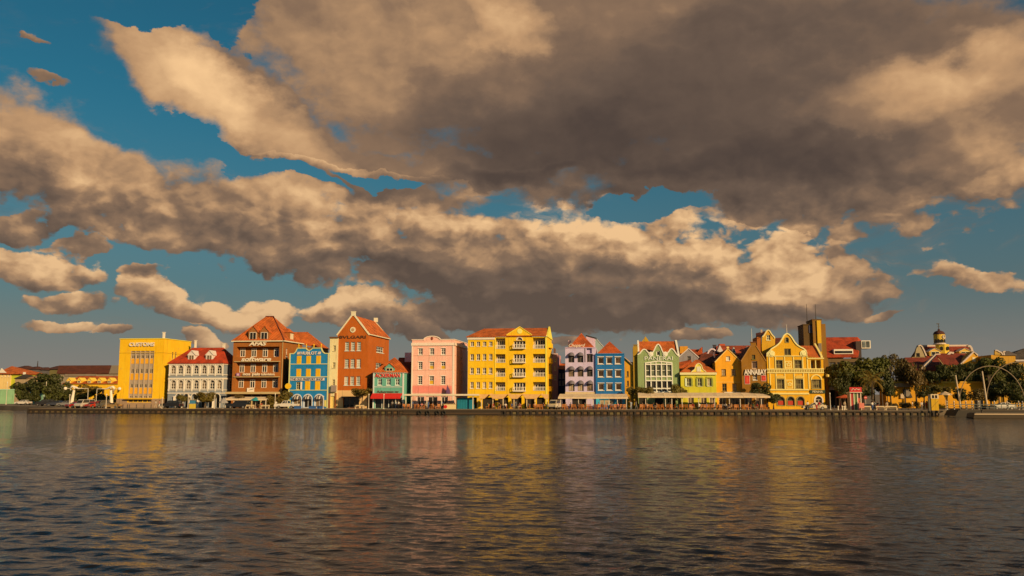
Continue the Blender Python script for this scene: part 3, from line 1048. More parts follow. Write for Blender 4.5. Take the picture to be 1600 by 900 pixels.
def arcade_house():
    blue = (0.235, 0.285, 0.37)
    b = Building('arcade_house', 'slate blue house with white arched arcades and red hipped roof, beside the yellow customs block', 2, 512, 12.6, mat('plaster', blue))
    x1, zt = b.X(985, 780), b.Z(436, 760)
    depth = 9.0
    wh = mat('paint', WHITE)
    cols = [566, 630, 698, 767, 837, 907, 970]
    top = (452, 530); low = (582, 664)
    for yt, yb in (top, low):
        z1, z0 = b.Z(yt, 760), b.Z(yb, 760)
        for c in cols:
            cc = b.X(c, (yt + yb) / 2)
            b.win(cc - 0.62, cc + 0.62, z0, z1 - 0.05, shape='arch', frame=WHITE, nx=2, nz=3, trim=0.20, reveal=0.30, fw=0.14, pane=GLASS_WARM if rnd.random() < 0.75 else GLASS, mw=0.05, sill=False)
        yc = depth * 0.5
        b.win(yc - 0.8, yc + 0.8, z0, z1 - 0.05, shape='arch', face='R', nx=2, nz=3, trim=0.16, fw=0.12, pane=GLASS_WARM, sill=False)
        for i in range(8):
            px_ = ((cols + [1036])[i] + ([534] + cols + [1036])[i]) / 2 if i else 545
            xx = b.X(px_, (yt + yb) / 2) if i else 0.2
            b.part('pilaster', MB().box(xx - 0.14, xx + 0.14, -0.13, -0.004, z0 - 0.5, z1 + 0.12), wh)
    # arcade on the ground floor
    za = b.Z(706, 760)
    for i, c in enumerate([612, 680, 750, 820, 888, 950]):
        cc = b.X(c, 760)
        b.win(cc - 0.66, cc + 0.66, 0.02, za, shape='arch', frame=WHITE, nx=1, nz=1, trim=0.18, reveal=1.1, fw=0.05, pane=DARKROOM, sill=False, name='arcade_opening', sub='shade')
    for c in [578, 645, 715, 785, 855, 920]:
        xx = b.X(c, 760)
        m = MB().lathe([(0.24, 0), (0.24, 0.25), (0.17, 0.28), (0.15, za - 0.75), (0.25, za - 0.7), (0.25, za - 0.55)], xx, -0.32, 10)
        b.part('column', m, wh)
    b.close(rect(0, x1, 0, zt), depth)
    for ya, yb in ((438, 449), (534, 541), (564, 578), (668, 674), (695, 703)):
        b.band(-.02, x1 + .02, b.Z(yb, 760), b.Z(ya, 760), 0.17, wh, 'cornice', ret=depth)
    ra, rb = b.P(735, 300, depth * .55), b.P(1010, 299, depth * .55)
    v, f = hip(0, x1, 0, depth, zt + 0.05, (ra[0], depth * .55, ra[1]), (rb[0], depth * .55, rb[1]))
    b.roof(v, f, mat('tile', (0.60, 0.062, 0.014)))
    for c in (728, 885):
        zb = b.Z(414, c, 0.9)
        xc = b.X(c, 380, 0.9)
        dormer(b, xc, 1.75, 0.9, zb, b.Z(362, c, .9), b.Z(327, c, .9), 3.0, (0.70, 0.68, 0.70), roofm=mat('paint', (.75, .72, .7)), pane=GLASS_WARM)
    chimney(b, b.X(760, 250, depth), depth, zt, b.Z(238, 760, depth), 0.4, wh)
    chimney(b, b.X(1008, 270, depth), depth, zt, b.Z(268, 1008, depth), 0.5, wh)
arcade_house()

def brick_house():
    brick = mat('brick', alb(178, 92, 18))
    b = Building('brick_house', 'brown brick office house with open balconies and orange hipped roof, AFAS software in white italics', 3, 57, 13.2, brick)
    x1, zt = b.X(481, 600), b.Z(283, 280)
    depth = b.Sd(650, 296, x1)[0]
    lx0, lx1 = b.X(98, 500), b.X(452, 500)
    cr = mat('paint', alb(205, 160, 90))
    floors = [(322, 447, [157, 250, 343, 435], (340, 411)), (452, 574, [150, 242, 337, 428], (470, 540)), (580, 702, [143, 237, 331, 424], (597, 668))]
    wh = WHITE
    for yt, yb, cols, (wt, wb) in floors:
        z1, z0 = b.Z(yt, 280), b.Z(yb, 280)
        zs = z0 + 0.95                                   # brick balcony front stays, loggia opens above it
        b.holes.append((rect(lx0, lx1, zs, z1 - 0.12), 1.3))
        back = b.part('loggia_wall', MB().box(lx0 - 0.2, lx1 + 0.2, 1.3, 1.45, z0, z1), brick)
        b.part('balcony_slab', MB().box(lx0 - 0.35, lx1 + 0.35, -0.28, -0.004, z0 - 0.14, z0 + 0.02), cr)
        for c in cols:
            xc = b.X(c, (wt + wb) / 2, 1.3)
            za, zb = b.Z(wb, c, 1.3), b.Z(wt, c, 1.3)
            m = MB()
            hw = 0.58
            y0, y1 = 1.2, 1.296
            for a, e in ((xc - hw, xc - hw + .13), (xc - .07, xc + .07), (xc + hw - .13, xc + hw)):
                m.box(a, e, y0, y1, za, zb)
            for a, e in ((za - .003, za + .12), (zb - .12, zb + .003), (zb - .5, zb - .4)):
                m.box(xc - hw - .003, xc + hw + .003, y0 + .004, y1, a, e)
            w = b.part('window', m, mat('paint', wh))
            MB().box(xc - hw + .02, xc + hw - .02, 1.24, 1.29, za + .02, zb - .02).build('pane', GLASS, w)
    # ground floor shopfront, dark behind the terrace
    zg = b.Z(716, 280)
    b.holes.append((rect(0.5, x1 - 0.6, 0.05, zg - 0.35), 0.9))
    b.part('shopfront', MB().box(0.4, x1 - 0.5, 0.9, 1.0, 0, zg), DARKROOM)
    for i in range(6):
        xx = 0.5 + (x1 - 1.1) * i / 5
        b.part('shop_post', MB().box(xx - 0.12, xx + 0.12, 0.05, 0.3, 0, zg - 0.352), cr)
    ya, za = b.Sd(517, 410, x1); yb2, zb2 = b.Sd(517, 340, x1)
    b.win(ya - .4, ya + .6, za, zb2, face='R', nx=2, nz=2, fw=.13)
    ya, za = b.Sd(556, 408, x1)
    b.close(rect(0, x1, 0, zt), depth)
    b.part('street_canopy', MB().box(b.X(48, 710), b.X(467, 710), -2.2, -0.01, b.Z(718, 280, -1), b.Z(700, 280, -1)), cr)
    b.band(-.35, x1 + .35, zt - .06, zt + 0.16, 0.45, mat('paint', alb(240, 205, 140)), 'eaves_cornice', ret=depth)
    for px_ in (490,):
        b.part('downpipe', MB().tube([(b.X(478, 600), -0.1, 0), (b.X(478, 600), -0.1, zt)], .07, 6), cr)
    # roof
    dm = depth * .5
    ra, rb = b.P(345, 78, dm), b.P(410, 78, dm)
    v, f = hip(0, x1, 0, depth, zt + .17, (ra[0], dm, ra[1]), (rb[0], dm, rb[1]), .4)
    b.roof(v, f, TILE_ORANGE)
    b.part('ridge_cap', MB().tube([(ra[0], dm, ra[1] + .05), (rb[0], dm, rb[1] + .05)], .14, 6), TILE_DARK)
    b.part('hip_cap', MB().tube([(rb[0], dm, rb[1] + .05), (x1 + .4, -.4, zt + .22)], .13, 6), TILE_DARK)
    for c, w in ((240, 2.2), (333, 2.2)):
        d = 0.02
        dormer(b, b.X(c, 250, d), w, d, b.Z(280, c, d), b.Z(205, c, d), b.Z(158, c, d), 3.8, alb(165, 95, 35), roofm=TILE_ORANGE)
    # side dormer
    yy, zz = b.Sd(560, 275, x1)
    m = MB()
    yc = depth * .45
    zw, zp = b.Sd(530, 205, x1)[1], b.Sd(530, 168, x1)[1]
    m.box(x1 - 2.6, x1 - .2, yc - 1.3, yc + 1.3, zt + .18, zw)
    dd = b.part('dormer', m, brick)
    MB().add([(x1 - 3.4, yc - 1.5, zw), (x1, yc - 1.5, zw), (x1 - .9, yc, zp), (x1 - 3.6, yc, zp), (x1, yc + 1.5, zw), (x1 - 3.4, yc + 1.5, zw)], [(0, 1, 2, 3), (3, 2, 4, 5), (1, 4, 2), (0, 3, 5)]).build('dormer_roof', TILE_ORANGE, dd)
    MB().box(x1 - .21, x1 - .1, yc - .8, yc + .8, zt + .5, zw - .2).build('dormer_window', mat('paint', CREAM), dd)
    # rear wing roof seen to the right
    ze = b.Z(340, 700, depth)
    r0, r1 = b.P(592, 205, depth + 4), b.P(693, 205, depth + 4)
    e0, e1 = b.P(590, 300, depth), b.P(765, 330, depth)
    b.part('rear_wing', MB().box(x1 - 1, e1[0], depth + .1, depth + 8, 0, e1[1]), brick)
    b.roof([(x1 - 1, depth, e0[1]), (e1[0] + .3, depth, e1[1]), (r1[0], depth + 4, r1[1]), (r0[0] - 3, depth + 4, r0[1]), (e1[0] + .3, depth + 8, e1[1]), (x1 - 1, depth + 8, e0[1])],
           [(0, 1, 2, 3), (1, 4, 2), (2, 4, 5, 3)], TILE_ORANGE, 'rear_roof')
    lw = mat('paint', (.80, .74, .64))
    b.text('AFAS', b.X(206, 300, -.2), b.X(352, 300, -.2), b.Z(319, 280), b.Z(284, 280), lw, y=-.22, shear=.25, bold=.045, ext=.06)
    b.text('software', b.X(148, 430), b.X(395, 430), b.Z(448, 270), b.Z(410, 270), lw, y=-.35, shear=.22, bold=.03, ext=.06)
    b.text('nos pais', b.X(162, 553), b.X(303, 553), b.Z(572, 270), b.Z(541, 270), lw, y=-.34, bold=.03, ext=.05)
    b.text('television', b.X(311, 553), b.X(424, 553), b.Z(565, 270), b.Z(543, 270), lw, y=-.34, bold=.02, ext=.05)
    lg = b.part('emblem', MB().box(b.X(106, 556), b.X(138, 556), -.38, -.29, b.Z(570, 120), b.Z(545, 120)), mat('paint', (.32, .12, .34)))
    MB().box(b.X(114, 556), b.X(130, 556), -.41, -.385, b.Z(566, 120), b.Z(549, 120)).build('emblem_face', mat('paint', (.7, .5, .62)), lg)
    sg = b.part('sign_board', MB().box(b.X(195, 684), b.X(255, 684), -.36, -.29, b.Z(703, 225), b.Z(668, 225)), mat('paint', (.80, .74, .68)))
    MB().prism([(b.X(207, 690), b.Z(688, 225)), (b.X(248, 680), b.Z(679, 225)), (b.X(248, 676), b.Z(675, 225)), (b.X(220, 680), b.Z(682, 225))], -.39, -.362).build('sign_mark', DARKROOM, sg)
brick_house()

def blue_shop():
    blue = alb(0, 118, 186)
    b = Building('blue_shop_house', 'vivid blue shop house with yellow shutters and three striped arch awnings, HUBLOT on top', 3, 530, 11.6, mat('plaster', (0.004, 0.205, 0.55)))
    x1 = b.X(857, 830)
    zs, zt, zn = b.Z(381, 700), b.Z(336, 700), b.Z(358, 700)
    yl = mat('paint', alb(250, 176, 20))
    cr = mat('paint', alb(222, 196, 110))
    xa, xb, xn = b.X(607, 336), b.X(805, 336), b.X(705, 350)
    out = [(0, 0), (x1, 0), (x1, zs), (b.X(835, 372), zs), (b.X(818, 360), zs + .35), (b.X(810, 345), zs + .8), (xb, zt), (xn + .75, zt), (xn + .45, zt - .35), (xn, zn), (xn - .45, zt - .35), (xn - .75, zt), (xa, zt),
           (b.X(600, 345), zs + .8), (b.X(592, 360), zs + .35), (b.X(578, 372), zs), (0, zs)]
    def shutter(c, w, yt, yb):
        x0, x2, z0, z1 = b.X(c - w / 2, (yt + yb) / 2), b.X(c + w / 2, (yt + yb) / 2), b.Z(yb, 700), b.Z(yt, 700)
        m = MB().box(x0, (x0 + x2) / 2 - .02, -.09, -.004, z0, z1).box((x0 + x2) / 2 + .02, x2, -.09, -.004, z0, z1)
        s_ = b.part('shutter', m, yl)
        q = MB()
        for k in range(7):
            zz = z0 + (z1 - z0) * (k + .5) / 7
            q.box(x0 + .1, x2 - .1, -.115, -.092, zz - .05, zz + .05)
        q.build('louvre', mat('paint', alb(240, 160, 16)), s_)
    for c in (622, 701, 783): shutter(c, 37, 402, 468)
    for c in (619, 699, 779): shutter(c, 38, 510, 574)
    for c in (692, 775): shutter(c, 41, 612, 685)
    b.win(b.X(596, 650), b.X(634, 650), b.Z(680, 700), b.Z(617, 700), frame=alb(230, 190, 110), nx=2, nz=3, fw=.12)
    b.part('open_shutter', MB().box(b.X(636, 650), b.X(649, 650), -.3, -.2, b.Z(682, 700), b.Z(617, 700)), mat('paint', WHITE))
    for c, w in ((604, 68), (693, 66), (786, 66)):
        b.win(b.X(c - w / 2, 780), b.X(c + w / 2, 780), 0.05, b.Z(724, 700), shape='arch', frame=alb(225, 200, 160), nx=2, nz=1, trim=.2, fw=.14, sill=False, name='shop_arch', pane=GLASS_WARM if c != 693 else GLASS)
        # half-dome striped awning
        x0, x2 = b.X(c - w / 2, 780) + .05, b.X(c + w / 2, 780) - .05
        z1 = b.Z(727, 700); rr = (x2 - x0) / 2
        m = MB(); nn = 10
        for j in range(5):
            ph = R(90) * j / 4
            for i in range(nn + 1):
                a = math.pi * i / nn
                m.v.append(((x0 + x2) / 2 + rr * math.cos(a), -.12 - .95 * math.sin(a) * math.sin(ph) , z1 - rr + rr * math.sin(a) * math.cos(ph)))
        for j in range(4):
            for i in range(nn):
                m.f.append((j * (nn + 1) + i, j * (nn + 1) + i + 1, (j + 1) * (nn + 1) + i + 1, (j + 1) * (nn + 1) + i))
        am = m.mesh('awning', [mat('fabric', (.05, .06, .10)), mat('fabric', (.55, .52, .5))], True)
        for p in am.polygons:
            p.material_index = (p.index % nn) % 2 if (p.index % nn) in (3, 5, 7) else 0
        link('awning', am, b.root)
    for px_ in (838, 544):
        b.part('side_shutter', MB().box(b.X(px_ - 8, 800), b.X(px_ + 8, 800), -.08, -.004, .3, b.Z(768, 700)), mat('paint', alb(225, 190, 80)))
    b.close(out, 14.0)
    for ya, yb in ((467, 473), (573, 579), (683, 689)):
        b.band(-.05, x1 + .05, b.Z(yb, 700), b.Z(ya, 700), .12, cr, 'string_course')
    b.gable_trim(out[2:] , .16, .12, cr, 'parapet_coping')
    for c in (617, 680, 742, 803):
        b.part('finial', MB().lathe([(.10, zt + .1), (.16, zt + .25), (.05, zt + .36), (.17, zt + .55), (.09, zt + .74), (.02, zt + .95)], b.X(c, 330), .1, 8), yl)
    b.part('edge_pilaster', MB().box(x1 - .22, x1 + .06, -.1, -.004, 0, zs - .01), cr)
    b.part('edge_pilaster', MB().box(-.06, .22, -.1, -.004, 0, zs - .01), cr)
    sb = b.part('sign_board', MB().box(b.X(553, 595), b.X(833, 595), -.2, -.125, b.Z(607, 700), b.Z(584, 700)), mat('paint', (.72, .70, .74)))
    b.text('THE OLD FREEPORT SHOP', b.X(558, 595), b.X(822, 595), b.Z(604, 700), b.Z(587, 700), mat('paint', (.05, .05, .10)), y=-.23, bold=.02, ext=.02, parent=sb)
    b.text('HUBLOT', b.X(637, 380), b.X(772, 380), b.Z(393, 700), b.Z(367, 700), mat('paint', (.80, .76, .74)), y=-.18, bold=.02, ext=.06)
    for c in (618, 790):
        m = MB()
        for k in (-1, 0, 1):
            xx = b.X(c + 8 * k, 380)
            m.prism([(xx - .14, b.Z(391, 700)), (xx + .0, b.Z(391, 700)), (xx + .2, b.Z(369, 700)), (xx + .06, b.Z(369, 700))], -.2, -.1)
        b.part('emblem', m, mat('paint', (.80, .76, .74)))
    # round yellow sign on a bracket at the left corner
    m = MB().prism([(b.X(537, 653) + .72 * math.cos(a * math.pi / 6), b.Z(653, 540) + .62 * math.sin(a * math.pi / 6)) for a in range(12)], -.5, -.34)
    b.part('round_sign', m, yl)
blue_shop()

def cream_annex():
    b = Building('cream_annex', 'narrow tall cream house squeezed between the blue shop and the rust gabled house', 3, 862, 11.9, mat('plaster', alb(236, 196, 118)))
    x1, zt = b.X(938, 500), b.Z(252, 900)
    for yt, yb in ((317, 362), (457, 503), (598, 646)):
        b.win(b.X(899, 480), b.X(921, 480), b.Z(yb, 900), b.Z(yt, 900), frame=alb(220, 180, 110), nx=2, nz=3, fw=.09, mw=.05)
    b.win(b.X(880, 780), b.X(915, 780), .05, b.Z(735, 900), frame=alb(230, 175, 70), nx=2, nz=1, fw=.12, name='door', sill=False, pane=mat('paint', alb(240, 190, 90)), sub='door_leaf')
    b.close(rect(0, x1, 0, zt), 9)
    b.band(-.1, x1 + .1, zt - .1, zt + .18, .25, mat('paint', alb(120, 70, 30)))
    zb = b.Z(708, 900)
    b.part('base', MB().box(-.05, b.X(879, 780), -.1, -.004, 0, zb).box(b.X(916, 780), x1, -.1, -.004, 0, zb), mat('plaster', alb(150, 80, 30)))
    b.part('wall_box', MB().box(b.X(893, 670), b.X(932, 670), -.7, -.01, b.Z(700, 900), b.Z(646, 900)), mat('matte', (.30, .26, .26)))
cream_annex()

def rust_gable():
    b = Building('rust_gable_house', 'tall rust brown gabled house with orange roof and cream copings, BVLGARI under the gable', 4, 78, 12.2, mat('plaster', alb(188, 84, 6)))
    x1 = b.X(339, 780)
    ze = b.Z(222, 220)
    xa, za = b.P(222, 62)
    depth = b.Sd(519, 240, x1)[0]
    cr = mat('paint', alb(240, 205, 140))
    b.grid([168, 217, 267], 34, [(287, 360), (428, 502), (572, 645)], 440, 220, frame=alb(235, 215, 170), nx=3, nz=5, fw=.10, mw=.045, sill=True)
    for (sx, sy, w, yt, yb) in ((413, 347, 62, 322, 372), (408, 485, 50, 458, 508)):
        y0, z0 = b.Sd(sx, yb, x1)
        y1, z1 = b.Sd(sx + w, yt, x1)
        b.win(y0, y1, z0, b.Sd(sx, yt, x1)[1], face='R', frame=alb(235, 215, 170), nx=3, nz=2, fw=.14, pane=GLASS_WARM)
    zg = b.Z(688, 220)
    sx0, sx1 = b.X(138, 780), b.X(272, 780)
    b.holes.append((rect(sx0, sx1, .05, b.Z(746, 220)), .5))
    side = [(0, 0), (depth, 0), (depth, ze), (0, ze)]
    b.close([(0, 0), (x1, 0), (x1, ze), (xa, za), (0, ze)], depth)
    sh = b.part('shopfront', MB().box(sx0 + .1, sx0 + 1.3, .42, .5, .2, b.Z(750, 220)).box(sx0 + 1.5, sx0 + 2.4, .42, .5, .1, b.Z(750, 220)).box(sx0 + 2.6, sx1 - .1, .42, .5, .2, b.Z(750, 220)), GLASS)
    b.part('shop_frame', MB().box(sx0 - .05, sx1 + .05, .5, .56, 0, b.Z(742, 220)), mat('paint', alb(120, 90, 60)))
    b.part('shop_awning', MB().box(sx0 - .2, sx1 + .2, -.8, -.12, b.Z(748, 220), b.Z(738, 220)), mat('fabric', (.05, .04, .04)))
    b.part('stone_base', MB().box(-.06, sx0, -.11, -.004, 0, zg).box(sx1, x1 + .06, -.11, -.004, 0, zg).box(sx0, sx1, -.11, -.004, b.Z(744, 220), zg), mat('plaster', alb(225, 165, 90)))
    # roof with raised coping at both gables
    v, f = gable_front(0, x1, .3, depth, ze + .05, xa, za - .1, .35)
    b.roof(v, f, TILE_ORANGE)
    b.gable_trim([(x1 + .25, ze - .15), (xa + .3, za + .0)], .26, .14, cr)
    b.gable_trim([(xa - .3, za), (-.25, ze - .15)], .26, .14, cr)
    b.part('gable_block', MB().box(xa - .42, xa + .42, -.16, .5, za - .25, za + .62).box(xa - .5, xa + .5, -.22, .56, za + .622, za + .75), cr)
    m = MB(); ribbon(m, [(x1 + .3, ze - .1), (xa, za + .05)], .28, depth - .3, depth + .1)
    b.part('rear_coping', m, cr)
    b.part('rear_block', MB().box(xa - .1, xa + .75, depth - .4, depth + .2, za - .3, za + .7), cr)
    b.part('eaves', MB().box(x1 + .003, x1 + .4, .2, depth, ze - .22, ze - .02), cr)
    r = .62
    m = MB().prism([(b.X(220, 187) + r * math.cos(i * math.pi / 10), b.Z(187, 220) + r * math.sin(i * math.pi / 10)) for i in range(20)], -.14, -.003)
    e = b.part('emblem', m, cr)
    MB().prism([(b.X(220, 187) + .36 * math.cos(i * math.pi / 6), b.Z(187, 220) + .36 * math.sin(i * math.pi / 6)) for i in range(12)], -.18, -.142).build('emblem_boss', mat('paint', alb(190, 140, 80)), e)
    b.text('BVLGARI', b.X(107, 247), b.X(327, 247), b.Z(259, 220), b.Z(235, 220), mat('paint', (.10, .045, .02)), y=-.08, bold=.015, ext=.05)
rust_gable()

def green_shop():
    tl = alb(104, 158, 112)
    b = Building('teal_shop_house', 'low teal shop house with orange hipped roof, red ACKERMAN letters and red awning', 4, 386, 10.6, mat('plaster', tl))
    x1, ze = b.X(634, 780), b.Z(540, 520)
    depth = b.Sd(694, 530, x1)[0]
    cr = mat('paint', alb(225, 205, 160))
    b.grid([441, 514, 587], 37, [(590, 646)], 618, 520, frame=alb(238, 225, 190), nx=2, nz=2, fw=.15, mw=.05)
    z_aw = b.Z(757, 500)
    b.holes.append((rect(.3, x1 - .3, .05, z_aw + .2), .6))
    b.close(rect(0, x1, 0, ze), depth)
    m = MB()
    for i in range(5):
        xx = .3 + (x1 - .6) * i / 4
        m.box(xx - .06, xx + .06, .45, .58, 0.05, z_aw + .19)
    sf = b.part('shop_frame', m, cr)
    MB().box(.25, x1 - .25, .59, .64, .05, z_aw + .2).build('shop_glass', GLASS, sf)
    b.part('corner_pilaster', MB().box(-.1, .18, -.1, -.004, 0, ze).box(x1 - .18, x1 + .1, -.1, -.004, 0, ze).box(x1 + .003, x1 + .09, -.003, .2, 0, ze), cr)
    b.band(-.1, x1 + .1, ze - .1, ze + .12, .25, cr, 'eaves_cornice', ret=depth)
    b.band(0.19, x1 - .19, b.Z(662, 500), b.Z(657, 500), .06, cr, 'string_course')
    dm = depth * .62
    ap = b.P(565, 415, dm)
    v, f = hip(0, x1, 0, depth, ze + .12, (ap[0] - .05, dm, ap[1]), (ap[0] + .05, dm, ap[1]), .3)
    b.roof(v, f, TILE_ORANGE)
    # dormer gable
    d = -.05
    dormer(b, b.X(522, 520, d), 2.1, d, ze + .15, b.Z(500, 520, d), b.Z(464, 520, d), 3.2, tl, frame=CREAM, roofm=TILE_ORANGE)
    # dark rear wing
    r0 = b.P(590, 415, depth + 2); r1 = b.P(697, 418, depth + 2); e1 = b.P(697, 530, depth - 1)
    b.part('rear_wing', MB().box(x1 * .5, x1 + 5.5, depth + .05, depth + 7, 0, ze), mat('plaster', tl))
    b.roof([(x1 * .5, depth - .3, ze + .1), (x1 + 6, depth - .3, ze + .1), (x1 + 6, depth + 3, r0[1]), (r0[0], depth + 3, r0[1]), (x1 + 6, depth + 7, ze), (x1 * .5, depth + 7, ze)], [(0, 1, 2, 3), (3, 2, 4, 5)], TILE_DARK, 'rear_roof')
    aw = MB(); zt = b.Z(712, 500)
    xl, xr = b.X(381, 735), b.X(629, 735)
    aw.add([(xl, -.1, zt), (xr, -.1, zt), (xr, -1.5, z_aw + .32), (xl, -1.5, z_aw + .32), (xl, -1.5, z_aw), (xr, -1.5, z_aw), (xr, -1.46, z_aw), (xl, -1.46, z_aw), (xl, -1.44, z_aw + .28), (xr, -1.44, z_aw + .28), (xr, -.1, zt - .06), (xl, -.1, zt - .06)],
           [(0, 1, 2, 3), (3, 2, 5, 4), (4, 5, 6, 7), (8, 9, 10, 11), (7, 6, 9, 8), (0, 3, 8, 11), (1, 10, 9, 2)])
    b.part('awning', aw, mat('fabric', (.62, .022, .018)))
    b.text('ACKERMAN', b.X(402, 564) - .04, b.X(612, 564) + .04, b.Z(582, 500), b.Z(547, 500), mat('paint', (.78, .72, .64)), y=-.09, bold=.06, ext=.03, name='lettering_backing')
    b.text('ACKERMAN', b.X(404, 564), b.X(610, 564), b.Z(580, 500), b.Z(549, 500), mat('paint', (.62, .03, .03)), y=-.15, bold=.02, ext=.05)
    b.text('Ackerman nv', b.X(418, 698), b.X(600, 698), b.Z(708, 500), b.Z(689, 500), mat('paint', (.10, .08, .05)), y=-.08, bold=.02, ext=.03)
green_shop()

def pink_house():
    b = Building('pink_house', 'pink four storey house with flat top and round pediment, beside the big yellow building', 5, 75, 12.4, mat('plaster', alb(255, 168, 120)))
    x1, zt = b.X(477, 500), b.Z(186, 270)
    depth = b.Sd(605, 211, x1)[0]
    cr = mat('paint', alb(252, 205, 150))
    xc = b.X(270, 180)
    out = [(0, 0), (x1, 0), (x1, zt), (b.X(350, 180), zt)]
    x_l, x_r = b.X(190, 180), b.X(350, 180)
    hh = b.Z(149, 270) - zt
    for i in range(1, 12):
        a = math.pi * i / 12
        out.append((xc + (x_r - x_l) / 2 * math.cos(a), zt + hh * math.sin(a)))
    out += [(x_l, zt), (0, zt)]
    k = [0]
    for yt, yb in ((265, 326), (392, 461), (525, 604)):
        for c in (160, 268, 375):
            w = b.win(b.X(c - 21, 430), b.X(c + 21, 430), b.Z(yb, 270), b.Z(yt, 270), frame=alb(248, 225, 185), nx=2, nz=4, fw=.10, mw=.035, lintel=True)
            if (yt, c) in ((392, 268), (392, 375), (525, 268)):
                x0, x2 = b.X(c - 18, 430), b.X(c + 18, 430)
                z0 = b.Z(yb - 3, 270)
                MB().box(x0, x2, .16, .215, z0, z0 + (b.Z(yt, 270) - z0) * .42).build('yellow_blind', mat('fabric', alb(225, 160, 30)), w)
    for c, w in ((160, 70), (275, 90), (385, 60)):
        b.win(b.X(c - w / 2, 780), b.X(c + w / 2, 780), .05, b.Z(718, 270), frame=alb(245, 205, 160), nx=2, nz=1, fw=.14, sill=False, name='shop_window')
    for ya in (500, 548):
        y0, z0 = b.Sd(ya - 8, 350, x1)
    for yt, yb in ((280, 365), (400, 470), (530, 610)):
        y0, z0 = b.Sd(540, yb, x1); y1, z1 = b.Sd(557, yt, x1)
        b.win(y0, y0 + 1.1, z0, b.Sd(540, yt, x1)[1], face='R', frame=alb(245, 205, 160), nx=2, nz=3)
    b.close(out, depth)
    b.band(-.15, x1 + .15, b.Z(240, 270), b.Z(214, 270), .22, cr, 'cornice', ret=depth)
    b.part('parapet_coping', MB().box(-.1, x_l - .05, -.12, .4, zt + .003, zt + .14).box(x_r + .05, x1 + .1, -.12, .4, zt + .003, zt + .14).box(x1 - .25, x1 + .12, .403, depth, zt + .003, zt + .14), cr)
    b.gable_trim([p for p in out[3:-1]], .16, .14, cr, 'pediment_coping')
    for ya in (333, 468, 609):
        b.band(0, x1, b.Z(ya + 2, 270), b.Z(ya - 3, 270), .05, mat('paint', alb(235, 160, 110)), 'string_course', ret=depth)
    b.band(0.22, x1 - .5, b.Z(682, 270), b.Z(617, 270), .035, mat('plaster', alb(240, 125, 90)), 'painted_band')
    b.part('corner_pilaster', MB().box(-.06, .2, -.08, -.004, 0, b.Z(243, 270)).box(x1 - .35, x1 + .06, -.08, -.004, 0, b.Z(243, 270)), cr)
    m = MB().lathe([(.02, 0), (.16, .1), (.30, .35), (.22, .6), (.02, .82)], 0, 0, 8)
    o = b.part('crest', m, mat('paint', alb(140, 60, 30)))
    o.location = (xc, -.03, b.Z(190, 270)); o.scale = (1, .5, 1)
    b.part('roof_box', MB().box(-3.2, -.3, 6, 9, 0, b.Z(305, 50, 6)), mat('plaster', alb(220, 180, 150)))
pink_house()

